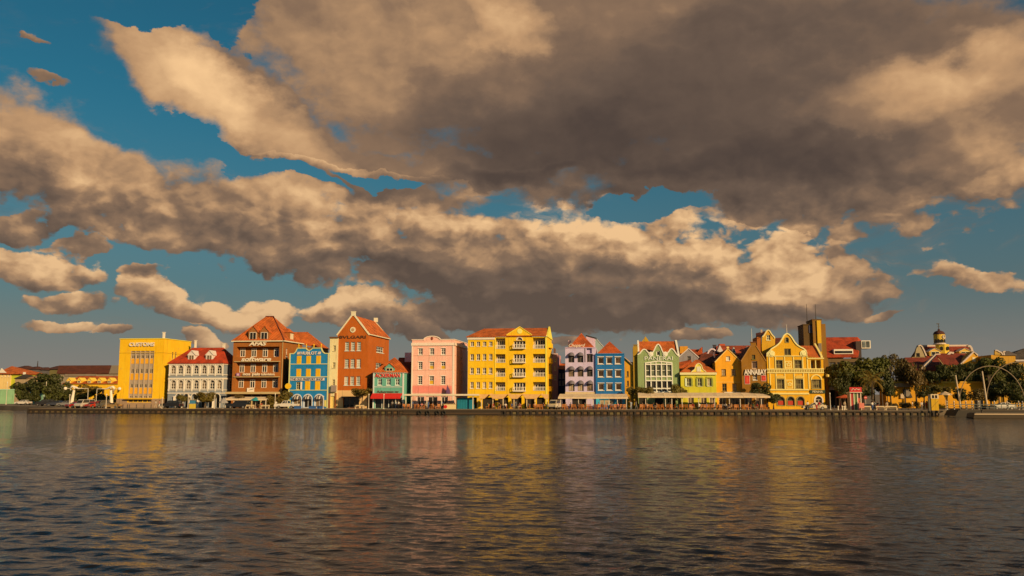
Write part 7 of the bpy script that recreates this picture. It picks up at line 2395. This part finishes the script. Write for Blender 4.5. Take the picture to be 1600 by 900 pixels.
COLS = {'white': (.75, .72, .68), 'black': (.02, .02, .022), 'red': (.50, .03, .03), 'blue': (.06, .12, .32), 'grey': (.22, .21, .21), 'navy': (.02, .03, .08), 'pale blue': (.35, .42, .50), 'orange': (.62, .22, .04), 'beige': (.5, .4, .28), 'green': (.06, .16, .06), 'pink': (.6, .25, .25)}
BODIES = {}
def person(px, v, pose, shirt, trousers, label, turn=0.0, z=DECK, group=None):
    key = (pose, shirt, trousers, int(px) % 3)
    if key not in BODIES:
        src, idx = BODY[pose]
        me = src.copy()
        me.materials.clear()
        for c in (SKIN[int(px) % 3], COLS[shirt], COLS[trousers], (.03, .025, .02)):
            me.materials.append(mat('fabric' if c is not SKIN[int(px) % 3] else 'matte', c))
        me.polygons.foreach_set('material_index', idx)
        BODIES[key] = me
    o = link('person', BODIES[key])
    place(o, U(px, v), v, z, turn)
    tag(o, label, 'person', group)
    link('hair', HAIR[pose], o)
    return o
GP = 'people seated on the terraces'
shirts = ['black', 'white', 'navy', 'red', 'grey', 'black', 'blue', 'beige', 'black', 'white', 'green', 'pink']
k = 0
for px in [377, 388, 398, 408, 634, 641, 652, 659, 665, 676, 683, 698, 703, 708, 762, 771, 780, 790, 800, 812, 826, 836, 849, 884, 892, 905, 914, 935, 941, 949, 955, 966, 1004, 1011, 1021, 1026, 1036, 1050, 1057, 1082, 1088, 1093, 1104, 1115, 1129, 1134, 1139, 1143, 1156, 1171, 1177, 1183, 1199]:
    sh, tr = shirts[(k * 5) % 12], ['black', 'navy', 'grey', 'beige'][k % 4]
    v = (3.4 if px > 500 else 6.4) + rnd.uniform(-.4, 1.1)
    u = U(px, v)
    o = person(px, v, 'sit', sh, tr, 'person in %s top seated before %s, %s sitter from left' % (sh, where(px), nth(('sit', where(px)))), rnd.uniform(-1.8, 1.8), group=GP)
    # the chair each sitter uses
    c = copy_tree(ch)
    place(c, u, v, DECK, o.rotation_euler.z + TH)
    tag(c, 'dark orange chair under the %s seated person before %s' % (counted[('sit', where(px))] and ORD[min(19, counted[('sit', where(px))] - 1)], where(px)), 'chair', 'chairs used by people on the terraces')
    k += 1
for a in [
    (243, 3.0, 'walk', 'white', 'beige', 'person in white top walking left of the post by the customs house', R(-80)), (249, 3.2, 'walk', 'pink', 'white', 'person in pink top walking near the right corner of the customs house', R(-80)),
    (430.8, 3.4, 'stand', 'white', 'grey', 'person in white shirt standing by the post before the brick office', 0), (613, 4.5, 'stand', 'grey', 'black', 'person in grey standing left of the teal shop entrance', .6), (619, 4.2, 'walk', 'pale blue', 'navy', 'person in pale blue walking by the teal shop', R(80)),
    (622.5, 4.0, 'stand', 'white', 'black', 'person in white top and black trousers right of the teal shop entrance', -.4), (627, 5, 'stand', 'black', 'black', 'person all in black standing between teal shop and pink house', 0),
    (644, 5.5, 'stand', 'blue', 'navy', 'waiter in blue standing under the left end of the flat shelter', 0), (669, 5.2, 'stand', 'blue', 'blue', 'person all in blue standing mid shelter before the pink house', .4), (690.5, 5.4, 'stand', 'blue', 'black', 'person in blue standing beside the cream counter', 0),
    (806, 3.8, 'walk', 'pale blue', 'grey', 'person in pale blue walking before the big yellow block', R(90)), (986, 1.8, 'reach', 'pale blue', 'pale blue', 'woman in pale blue dress raising one arm in the gap between awnings', R(20)), (994, 2.0, 'walk', 'grey', 'grey', 'person in grey striding left of the longest awning', R(75)),
    (1262, 3.5, 'stand', 'white', 'black', 'person in white at the left foot of the corner arch door', 0), (1276, 2.8, 'stand', 'white', 'red', 'person in white top and red trousers before the corner door', .3), (1280, 3.4, 'stand', 'red', 'beige', 'person in red top before the corner door', -.3),
    (1313.5, 7.5, 'walk', 'red', 'red', 'person in red crossing the street beyond the white bollards', R(60)), (1320, 8.5, 'stand', 'beige', 'grey', 'person in beige under the orange parasol', 0), (1344, 2.6, 'stand', 'orange', 'black', 'person in orange beside the red kiosk', .2),
    (1363.5, 2.4, 'stand', 'white', 'blue', 'person in white hat and top before the palm', R(30)), (1366.5, 2.8, 'walk', 'pale blue', 'navy', 'person in pale blue walking before the palm', R(-90)), (1371.5, 2.6, 'walk', 'black', 'red', 'person in black top and red trousers right of the palm', R(-70)), (1386, 2.2, 'stand', 'beige', 'beige', 'person in beige at the left end of the long bench', 0),
    (1440.5, 2.8, 'stand', 'white', 'grey', 'person in white shirt standing left of the yellow kiosk', 0), (1443.5, 3.2, 'stand', 'navy', 'black', 'person in navy beside the white shirted one at the yellow kiosk', .5), (1448, 3.4, 'walk', 'red', 'red', 'person in red walking to the yellow kiosk', R(90)), (1426, 4.2, 'walk', 'white', 'beige', 'person in white walking before the right bushes', R(60)),
]:
    person(*a[:6], turn=a[6], group='people walking and standing along the quay')

# ---- cars
def make_car(kind, col):
    c = bpy.data.objects.new('parked_car', None)
    COL.objects.link(c)
    P = {'sedan': ([(-2.2, .35), (-2.15, .78), (-1.5, .90), (1.25, .98), (2.05, .95), (2.2, .75), (2.2, .35)], [(-.95, .90), (-.25, 1.38), (1.0, 1.40), (1.65, .97)]),
         'suv': ([(-2.25, .40), (-2.2, .95), (-1.4, 1.08), (2.1, 1.12), (2.2, .95), (2.2, .40)], [(-1.0, 1.06), (-.45, 1.66), (1.75, 1.68), (2.08, 1.11)]),
         'van': ([(-2.3, .40), (-2.3, .95), (-1.9, 1.12), (2.25, 1.15), (2.3, .40)], [(-1.85, 1.1), (-1.2, 1.88), (2.15, 1.90), (2.25, 1.14)]),
         'pickup': ([(-2.5, .45), (-2.45, .95), (-1.3, 1.05), (.5, 1.08), (.55, 1.0), (2.5, 1.02), (2.5, .45)], [(-1.0, 1.04), (-.5, 1.66), (.35, 1.68), (.5, 1.07)])}[kind]
    paint = mat('carpaint', col)
    def loft(prof, w0, w1, z_lo, z_hi, m):
        n = len(prof)
        vv = []
        for sg in (-1, 1):
            for x, z in prof:
                f = (z - z_lo) / max(.01, z_hi - z_lo)
                vv.append((x, sg * (w0 + (w1 - w0) * f), z))
        m.v += vv
        b = len(m.v) - 2 * n
        for tr in tessellate_polygon([[Vector((x, z, 0)) for x, z in prof]]):
            m.f.append(tuple(b + i for i in tr))
            m.f.append(tuple(b + n + i for i in tr[::-1]))
        for i in range(n):
            j = (i + 1) % n
            m.f.append((b + i, b + j, b + n + j, b + n + i))
        return m
    zs = [z for _, z in P[0]]
    loft(P[0], .88, .82, min(zs), max(zs), MB()).build('body', paint, c)
    zs = [z for _, z in P[1]]
    loft(P[1], .80, .62, min(zs), max(zs), MB()).build('cabin', paint, c)
    gl = mat('glass', (.03, .032, .035))
    (ax, az), (bx, bz), (cx, cz), (dx, dz) = P[1]
    for sg in (-1, 1):
        def pt(x, z, o=.012):
            f = (z - az) / (bz - az)
            return (x, sg * (.80 + (.62 - .80) * f + o), z)
        m = MB()
        mx = (bx + cx) / 2
        for (x0, x1, x2, x3) in ((ax + .22, bx + .06, mx - .05, mx - .05), (mx + .05, mx + .05, cx - .08, dx - .2)):
            m.add([pt(x0, az + .07), pt(x1, bz - .07), pt(x2, cz - .07), pt(x3, dz + .07)], [(0, 1, 2, 3)])
        m.build('side_window', gl, c)
    MB().add([(ax - .02, -.70, az + .06), (ax - .02, .70, az + .06), (bx - .03, .58, bz - .05), (bx - .03, -.58, bz - .05)], [(0, 1, 2, 3)]).build('windscreen', gl, c)
    MB().add([(dx + .02, -.68, dz + .06), (dx + .02, .68, dz + .06), (cx + .03, .56, cz - .05), (cx + .03, -.56, cz - .05)], [(0, 1, 2, 3)]).build('rear_window', gl, c)
    for x in (-1.38, 1.38):
        for sg in (-1, 1):
            m = MB()
            n = 16
            for y in (.0, .2):
                for i in range(n):
                    m.v.append((x + .33 * math.cos(6.2832 * i / n), sg * (.72 + y), .33 + .33 * math.sin(6.2832 * i / n)))
            m.f += [tuple(range(n)), tuple(range(n, 2 * n))] + [(i, (i + 1) % n, n + (i + 1) % n, n + i) for i in range(n)]
            w = m.build('wheel', mat('matte', (.015, .015, .015)), c)
            m = MB()
            m.v = [(x + .20 * math.cos(6.2832 * i / 10), sg * .928, .33 + .20 * math.sin(6.2832 * i / 10)) for i in range(10)]
            m.f = [tuple(range(10))]
            m.build('rim', mat('metal', (.45, .44, .42)), w)
    fx, rx = P[0][0][0], P[0][-1][0]
    for sg in (-1, 1):
        MB().box(fx - .02, fx + .12, sg * .80, sg * .48, .62, .76).build('headlight', mat('glass', (.4, .38, .34)), c)
        MB().box(rx - .12, rx + .02, sg * .80, sg * .54, .66, .82).build('tail_light', mat('matte', (.35, .02, .02)), c)
    MB().box(fx - .06, fx + .1, -.80, .80, .40, .54).box(rx - .1, rx + .06, -.80, .80, .40, .54).build('bumper', mat('matte', (.06, .06, .06)), c)
    return c
CARS = [
    (36, 54, 'sedan', (.72, .70, .66), 'white sedan parked alone on the far left bank', 0), (118, 4.5, 'sedan', (.32, .012, .015), 'dark red car parked left of the silver van', R(70)), (132.5, 4.0, 'van', (.55, .53, .50), 'silver van parked between two red cars', R(84)),
    (146, 4.2, 'sedan', (.48, .02, .015), 'bright red car parked right of the silver van', R(86)), (157, 6.0, 'suv', (.10, .10, .10), 'dark grey car parked behind the slim post', R(80)), (175.5, 3.4, 'sedan', (.34, .22, .08), 'gold brown sedan parked side on left of the customs house', 0),
    (128, 22, 'pickup', (.75, .73, .70), 'white pickup parked behind the red cars under the first white arm', 0), (150, 20, 'suv', (.02, .02, .02), 'black car parked behind the bright red car', R(10)), (88, 30, 'sedan', (.05, .06, .09), 'navy car parked left of the first white arm', 0), (70, 34, 'suv', (.03, .03, .035), 'black car parked among the trees left of the white arm', 0), (104, 26, 'sedan', (.25, .25, .26), 'grey car behind the foot of the first white arm', 0),
    (268, 5.0, 'suv', (.015, .015, .017), 'black car parked at the right corner of the customs house', 0), (373, 3.6, 'suv', (.02, .02, .022), 'black car parked before the brick office terrace', 0), (448, 4.0, 'pickup', (.75, .72, .66), 'white pickup parked before the left edge of the blue shop', 0),
    (868, 5.0, 'van', (.62, .55, .42), 'cream van parked at the alley right of the big yellow block', R(75)), (1272, 4.6, 'sedan', (.70, .60, .42), 'cream car parked before the curly gable house door', 0), (1566, 10, 'sedan', (.70, .68, .64), 'white car behind the bridge railing at right', 0)]
proto = {}
for px, v, kind, col, lab, turn in CARS:
    c = make_car(kind, col)
    place(c, U(px, v), v, DECK, turn)
    if px == 175.5: c.scale = (.82, .9, .85)
    tag(c, lab, 'car', 'cars parked along the quay')

# ---- white counterweight arms beside the car park
def white_arm(px_post, px_beam, y_beam, v, sg, lab):
    u0 = U(px_post, v)
    r = root('counterweight_arm', u0, v, DECK, lab, 'drawbridge arm', 'white drawbridge arms')
    wm = mat('paint', (.80, .74, .64))
    def z(y): return uz(px_post, y, v)[1] - DECK
    L = (U(px_beam, v) - u0) * 1.0
    s = 1 if L > 0 else -1
    zb = z(y_beam)
    MB().tube([(-.15 * s, 0, 0), (.05 * s, 0, zb * .5), (.3 * s, 0, zb - .35)], [.42, .33, .24], 10).build('post', wm, r)
    # curled head
    pts = [(.3 * s, 0, zb - .4), (.42 * s, 0, zb + .05), (.25 * s, 0, zb + .38), (-.15 * s, 0, zb + .45), (-.5 * s, 0, zb + .2), (-.62 * s, 0, zb - .15), (-.45 * s, 0, zb - .4)]
    MB().tube(pts, [.22, .26, .27, .27, .26, .22, .12], 10).build('curled_head', wm, r, smooth=True)
    MB().tube([(.2 * s, 0, zb + .35), (.8 * s, 0, zb + .2), (1.3 * s, 0, zb - .0), (1.8 * s, 0, zb - .02), (L, 0, zb)], [.26, .22, .15, .09, .06], 8).build('beam', wm, r)
    MB().tube([(-.5 * s, 0, zb), (-1.5 * s, 0, zb)], .06, 6).build('counterweight_rod', wm, r)
    ball = [(.38 * math.cos(a * math.pi / 10), .38 * math.sin(a * math.pi / 10)) for a in range(-5, 6)]
    MB().lathe([(max(.003, q), zb + h) for q, h in ball], -1.8 * s, 0, 14).build('counterweight_ball', wm, r, smooth=True)
    MB().tube([(L, 0, zb), (L + .08 * s, 0, .9)], .05, 6).build('hanging_rod', wm, r)
    MB().box(-.8, .8, -.5, .5, 0, .5).build('plinth', mat('plaster', alb(190, 140, 70)), r)
white_arm(112, 136, 607, 8.0, 1, 'left white curled drawbridge arm with ball counterweight by the parked cars')
white_arm(173.5, 150, 607.5, 12.0, -1, 'right white curled drawbridge arm beside the customs house')

# ---- small street things
def simple(name, label, cat, px, v, parts, group=None, turn=0.0):
    r = root(name, U(px, v), v, DECK, label, cat, group, turn)
    for pn, mb, m in parts:
        mb.build(pn, m, r)
    return r
bol = MB().lathe([(.13, 0), (.13, .08), (.09, .12), (.09, .55), (.15, .60), (.15, .72), (.05, .80)], 0, 0, 10).mesh('bollard', mat('paint', (.78, .72, .62)))
for i, (px, v) in enumerate([(1293, 7.5), (1298.5, 7.6), (1304, 7.7), (1310, 7.8), (1315.5, 7.9), (1321, 8.0), (1309.5, 2.2), (1316, 2.2), (1319, 2.3), (1286, 7.4)]):
    o = link('bollard', bol)
    place(o, U(px, v), v)
    tag(o, 'white bollard %s, %s from left' % ('at the quay edge before the red kiosk' if v < 5 else 'in the street row right of the curly gable house', nth(('bol', v < 5))), 'bollard', 'white bollards')
dp = MB().lathe([(.08, 0), (.08, .75), (.11, .78), (.03, .88)], 0, 0, 8).mesh('dark_bollard', mat('paint', (.05, .045, .04)))
for i, px in enumerate([192, 202, 213, 225, 236, 247, 199, 184]):
    o = link('dark_bollard', dp)
    place(o, U(px, 1.0), 1.0)
    tag(o, 'thin dark bollard on the quay edge before the customs house, %s placed' % ORD[i], 'bollard', 'dark bollards before the customs house')
def bench(px, v, L, lab, turn=0.0):
    m = mat('paint', (.66, .54, .36))
    r = root('bench', U(px, v), v, DECK, lab, 'bench', 'pale benches on the quay', turn)
    for k in range(3):
        MB().box(-L / 2, L / 2, -.22 + k * .16, -.09 + k * .16, .42, .47).build('slat', m, r)
    MB().box(-L / 2, L / 2, .24, .29, .62, .80).build('backrest', m, r)
    for x in (-L / 2 + .08, L / 2 - .08):
        MB().box(x - .05, x + .05, -.2, -.1, 0, .418).build('leg', m, r)
        MB().box(x - .05, x + .05, .235, .30, 0, .615).build('leg', m, r)
bench(1353, 1.8, 1.9, 'short pale bench beside the red kiosk')
bench(1376, 1.8, 1.6, 'short pale bench right of the palm')
bench(1393, 1.7, 2.1, 'long pale bench at the right end of the quay before the bushes')
bench(390, 2.0, 1.8, 'pale bench before the brick office terrace', 0)
bench(414, 2.0, 1.8, 'pale bench left of the round tree before the brick office', 0)
bench(562, 2.0, 1.9, 'pale bench before the rust gabled house shopfront', 0)
for px, lab in ((465, 'left blue planter box before the blue shop'), (488, 'middle blue planter box before the blue shop'), (501, 'right blue planter box before the blue shop')):
    simple('planter', lab, 'planter', px, 3.0, [('trough', MB().box(-.7, .7, -.25, .25, 0, .5).box(-.75, .75, -.3, .3, .502, .56), mat('paint', (.03, .12, .38))), ('soil', MB().box(-.66, .66, -.22, .22, .562, .60), mat('matte', (.05, .04, .02)))], 'blue planters before the blue shop')
def container():
    u0 = U(714, 5.0)
    w = U(738, 5.0) - u0
    r = root('shipping_kiosk', u0, 5.0, DECK, 'teal blue corrugated kiosk under the right end of the flat shelter', 'kiosk')
    tl = mat('paint', (.01, .22, .36))
    h = uz(725, 622.5, 5.0)[1] - DECK
    MB().box(0, w, 0, 2.4, 0, h).build('body', tl, r)
    n = 9
    for i in range(n):
        x = w * (i + .5) / n
        MB().box(x - .08, x + .08, -.06, -.003, .08, h - .08).build('rib', tl, r)
    MB().box(-.05, w + .05, -.08, 2.45, h + .003, h + .1).build('roof', mat('paint', (.02, .16, .24)), r)
container()
simple('counter', 'cream serving counter with a red round emblem under the flat shelter', 'counter', 703, 2.6, [('front', MB().box(-1.2, 1.2, -.3, .3, 0, 1.0), mat('paint', (.74, .62, .36))), ('counter_top', MB().box(-1.28, 1.28, -.38, .38, 1.003, 1.07), mat('paint', (.5, .36, .18))), ('emblem', MB().prism([(-.85 + .36 * math.cos(a * .5236), .5 + .36 * math.sin(a * .5236)) for a in range(12)], -.36, -.303), mat('paint', (.62, .02, .02)))])
simple('flag', 'purple flag on a slanted pole hanging from the pink house front', 'flag', 700, 11.8, [('flagpole', MB().tube([(.6, .5, 3.2), (-.1, -.6, 5.0)], .04, 6), mat('metal', (.3, .28, .26))), ('flag_cloth', MB().add([(-.1, -.6, 4.9), (.28, -.05, 4.0), (.5, -.1, 3.1), (.1, -.25, 3.0), (-.35, -.5, 3.2), (-.25, -.62, 4.1)], [(0, 1, 5), (1, 2, 3, 5), (5, 3, 4)]), mat('fabric', (.10, .05, .16)))])
simple('ticket_kiosk', 'small yellow and blue kiosk before the middle arches of the slate blue house', 'kiosk', 300.5, 3.0, [('body', MB().box(-.55, .55, -.4, .4, 0, 1.0), mat('paint', (.62, .48, .06))), ('panel', MB().box(-.5, .5, -.36, .36, 1.004, 1.75), mat('paint', (.05, .22, .42))), ('roof', MB().box(-.62, .62, -.48, .48, 1.754, 1.86), mat('paint', (.4, .34, .2)))])
def parasol(px, v, z_top, rad, col, lab, cone=.5):
    r = root('parasol', U(px, v), v, DECK, lab, 'parasol')
    MB().lathe([(.3, 0), (.3, .06), (.035, .08), (.03, z_top)], 0, 0, 8).build('pole', STEEL, r)
    m = MB()
    n = 8
    m.v = [(0, 0, z_top + .05)] + [(rad * math.cos(6.2832 * i / n), rad * math.sin(6.2832 * i / n), z_top - cone) for i in range(n)] + [(rad * math.cos(6.2832 * i / n), rad * math.sin(6.2832 * i / n), z_top - cone - .16) for i in range(n)]
    m.f = [(0, 1 + i, 1 + (i + 1) % n) for i in range(n)] + [(1 + i, 1 + n + i, 1 + n + (i + 1) % n, 1 + (i + 1) % n) for i in range(n)]
    m.build('canopy', mat('fabric', col), r)
parasol(1478, 4.5, 3.5, 1.25, (.72, .55, .36), 'cream parasol right of the yellow kiosk')
parasol(1321, 9.0, 2.9, 1.7, (.55, .10, .03), 'orange red parasol left of the red kiosk')
parasol(349, 4.2, 2.3, 1.0, (.30, .30, .32), 'grey parasol at the left end of the brick office terrace', 1.0)
parasol(399, 5.5, 2.4, 1.1, (.02, .28, .36), 'teal parasol under the brick office awning', .6)
def red_kiosk():
    u0 = U(1329, 3.0)
    w = U(1347, 3.0) - u0
    def z(y): return uz(1338, y, 3.0)[1] - DECK
    r = root('red_kiosk', u0, 3.0, DECK, 'red and white striped kiosk with big red sign board left of the palm', 'kiosk')
    wh = mat('paint', (.72, .64, .54))
    for i in range(4):
        x = w * (.0 + .30 * i)
        MB().box(x, x + .16, 0, .3, 0, z(612)).build('white_pillar', wh, r)
    MB().box(.17, w * .30 - .01, .1, .3, 0, z(613)).build('red_panel', mat('paint', (.42, .03, .03)), r)
    MB().box(w * .30 + .17, w * .6 - .01, .1, .3, 0, z(613)).build('green_panel', mat('paint', (.10, .22, .06)), r)
    MB().box(w * .6 + .17, w * .9 - .01, .1, .3, 0, z(622)).build('pink_panel', mat('paint', (.62, .14, .12)), r)
    MB().box(.0, w, .302, 2.2, 0, z(614)).build('body', mat('paint', (.38, .30, .24)), r)
    sb = MB().box(-.05, w + .05, -.12, .1, z(612.5), z(605)).build('sign_board', mat('paint', (.56, .02, .025)), r)
    m = MB()
    MB().tube([(w * .12, -.15, z(610)), (w * .25, -.15, z(607)), (w * .4, -.15, z(609.5)), (w * .55, -.15, z(607.5)), (w * .7, -.15, z(609)), (w * .88, -.15, z(608))], .08, 6).build('sign_mark', wh, r)
    MB().box(-.1, w + .1, -.3, 2.3, z(612.5) - .14, z(612.5) - .01).build('roof', wh, r)
    bx = MB().box(w * .62, w * 1.05, -1.2, -.5, .2, 1.35).build('display_box', mat('paint', (.66, .20, .16)), r)
red_kiosk()
simple('street_sign', 'red and white round street sign on a pole between red kiosk and palm', 'sign', 1353, 4.0, [('pole', MB().tube([(0, 0, 0), (0, 0, 2.6)], .04, 6), STEEL), ('disc', MB().prism([(.3 * math.cos(a * .5236), 2.35 + .3 * math.sin(a * .5236)) for a in range(12)], -.1, -.05), mat('paint', (.55, .02, .02))), ('bar', MB().box(-.2, .2, -.115, -.102, 2.3, 2.4), mat('paint', (.75, .72, .68)))])
def yellow_kiosk():
    u0 = U(1455.5, 2.0)
    w = U(1467, 2.0) - u0
    def z(y): return uz(1461, y, 2.0)[1] - DECK
    r = root('yellow_kiosk', u0, 2.0, DECK, 'yellow ticket booth with white top at the bridge landing', 'kiosk')
    MB().box(0, w, 0, 1.5, 0, z(623)).build('body', mat('plaster', alb(214, 150, 20)), r)
    MB().box(-.04, w + .04, -.05, 1.55, z(623) + .003, z(616)).build('white_top', mat('paint', (.70, .60, .42)), r)
    for k in range(2):
        MB().box(w * (.15 + .42 * k), w * (.42 + .42 * k), -.09, -.052, z(622), z(617.5)).build('window', GLASS, r)
    MB().add([(0, -.02, .5), (.08, -.02, .5), (w, -.02, z(626)), (w - .08, -.02, z(626))], [(0, 1, 2, 3)]).build('diagonal_stripe', mat('paint', (.25, .16, .03)), r)
    MB().box(-.45, -.05, .1, .5, 0, z(622)).build('post', mat('paint', (.10, .10, .09)), r)
yellow_kiosk()

# ---- the swing bridge landing at right
def bridge():
    dark = mat('matte', (.030, .026, .022))
    u0, u1 = U(1482, -1.5), U(1482, -1.5) + 60
    r = root('pontoon_bridge', u0, -2.0, 0.0, 'dark floating bridge with tall thin arches reaching out of the right edge', 'bridge')
    MB().add([(0, -2.5, .1), (0.6, -2.5, 1.15), (60, -2.5, 1.15), (60, -2.5, .1), (0, 3, .1), (.6, 3, 1.15), (60, 3, 1.15), (60, 3, .1), (0.5, -2.5, -.6), (60, -2.5, -.6), (60, 3, -.6), (.5, 3, -.6)],
             [(0, 1, 2, 3), (4, 7, 6, 5), (1, 5, 6, 2), (0, 4, 5, 1), (0, 3, 9, 8), (2, 6, 7, 3), (4, 8, 11), (8, 9, 10, 11)]).build('pontoon_hull', dark, r)
    MB().box(1.0, 60, -2.3, 2.8, 1.154, 1.28).build('deck', mat('matte', (.10, .075, .05)), r)
    rail = mat('paint', (.10, .13, .13))
    for y in (-2.2, 2.7):
        MB().box(1.0, 60, y - .04, y + .04, 2.12, 2.22).build('handrail', rail, r)
        MB().box(1.0, 60, y - .03, y + .03, 1.66, 1.73).build('midrail', rail, r)
    for i in range(18):
        x = 1.1 + i * 1.15
        MB().box(x - .04, x + .04, -2.24, -2.16, 1.284, 2.118).build('rail_post', rail, r)
    am = mat('paint', (.26, .20, .13))
    def arch_tube(pa, pb, peak, v, nm):
        ua, za = uz(*pa, v); ub, zb = uz(*pb, v); up, zp = uz(*peak, v)
        pts = []
        for i in range(25):
            a = math.pi * i / 24
            x = (ua + ub) / 2 - (ub - ua) / 2 * math.cos(a)
            pts.append((x - u0, v + 2.0, 1.2 + (zp - 1.2) * math.sin(a) ** .85))
        MB().tube(pts, .075, 8).build(nm, am, r)
    arch_tube((1498, 618), (1602, 618), (1548, 572), -3.5, 'light_arch')
    arch_tube((1540, 618), (1648, 618), (1590, 566), 0.5, 'light_arch')
    for (xa, ya), (xb, yb) in (((1493, 586), (1501, 637)), ((1534.5, 580), (1542.5, 634))):
        a, b = uz(xa, ya, -3.0), uz(xb, yb, -3.0)
        MB().tube([(b[0] - u0, -1.0, b[1]), (a[0] - u0, -1.0, a[1])], [.17, .12], 8).build('leaning_pole', mat('paint', (.58, .48, .36)), r)
    st = [mat('paint', (.66, .60, .52)), dark]
    for px in (1480, 1491, 1509.5, 1519, 1529.5, 1554, 1574, 1592, 1598):
        x = U(px, -3.2) - u0
        po = MB().lathe([(.10, 1.2), (.10, 2.75), (.03, 2.85)], x, -1.2, 8).build('striped_post', st[0], r)
        for k in range(3):
            MB().lathe([(.107, 1.45 + k * .45), (.107, 1.62 + k * .45)], x, -1.2, 8).build('dark_band', dark, po)
    MB().box(U(1526, -2) - u0, U(1535, -2) - u0, -.5, .6, 1.284, 2.9).build('control_cabinet', mat('paint', (.14, .13, .12)), r)
    MB().box(U(1540, -3.3) - u0, U(1556, -3.3) - u0, -1.6, -.2, 1.284, 1.95).build('cable_locker', mat('paint', (.09, .08, .07)), r)
    # moored barge nearer the camera
    v = -14.0
    b0 = uz(1515, 648, v)[0]
    g = root('moored_barge', b0, v, 0.0, 'long low barge with pale rim moored at the lower right edge', 'boat')
    MB().add([(0, -1.6, .12), (.25, -1.7, .78), (40, -1.7, .78), (40, -1.6, .12), (0, 1.6, .12), (.25, 1.7, .78), (40, 1.7, .78), (40, 1.6, .12), (.3, -1.4, -.5), (40, -1.4, -.5), (40, 1.4, -.5), (.3, 1.4, -.5)],
             [(0, 1, 2, 3), (4, 7, 6, 5), (1, 5, 6, 2), (0, 4, 5, 1), (0, 3, 9, 8), (2, 6, 7, 3), (7, 4, 11, 10)]).build('hull', mat('paint', (.065, .05, .035)), g)
    MB().box(.1, 40, -1.82, -1.62, .60, .80).build('rub_rail', mat('paint', (.46, .36, .25)), g)
    MB().box(.5, 40, -1.3, 1.5, .784, .92).build('deck', mat('matte', (.14, .11, .08)), g)
    MB().lathe([(.16, .92), (.12, 1.25), (.2, 1.3), (.2, 1.4)], 1.6, -1.0, 8).build('mooring_bitt', dark, g)
    MB().box(12, 15, -.4, .9, .924, 1.6).build('deck_locker', mat('paint', (.12, .10, .08)), g)
bridge()
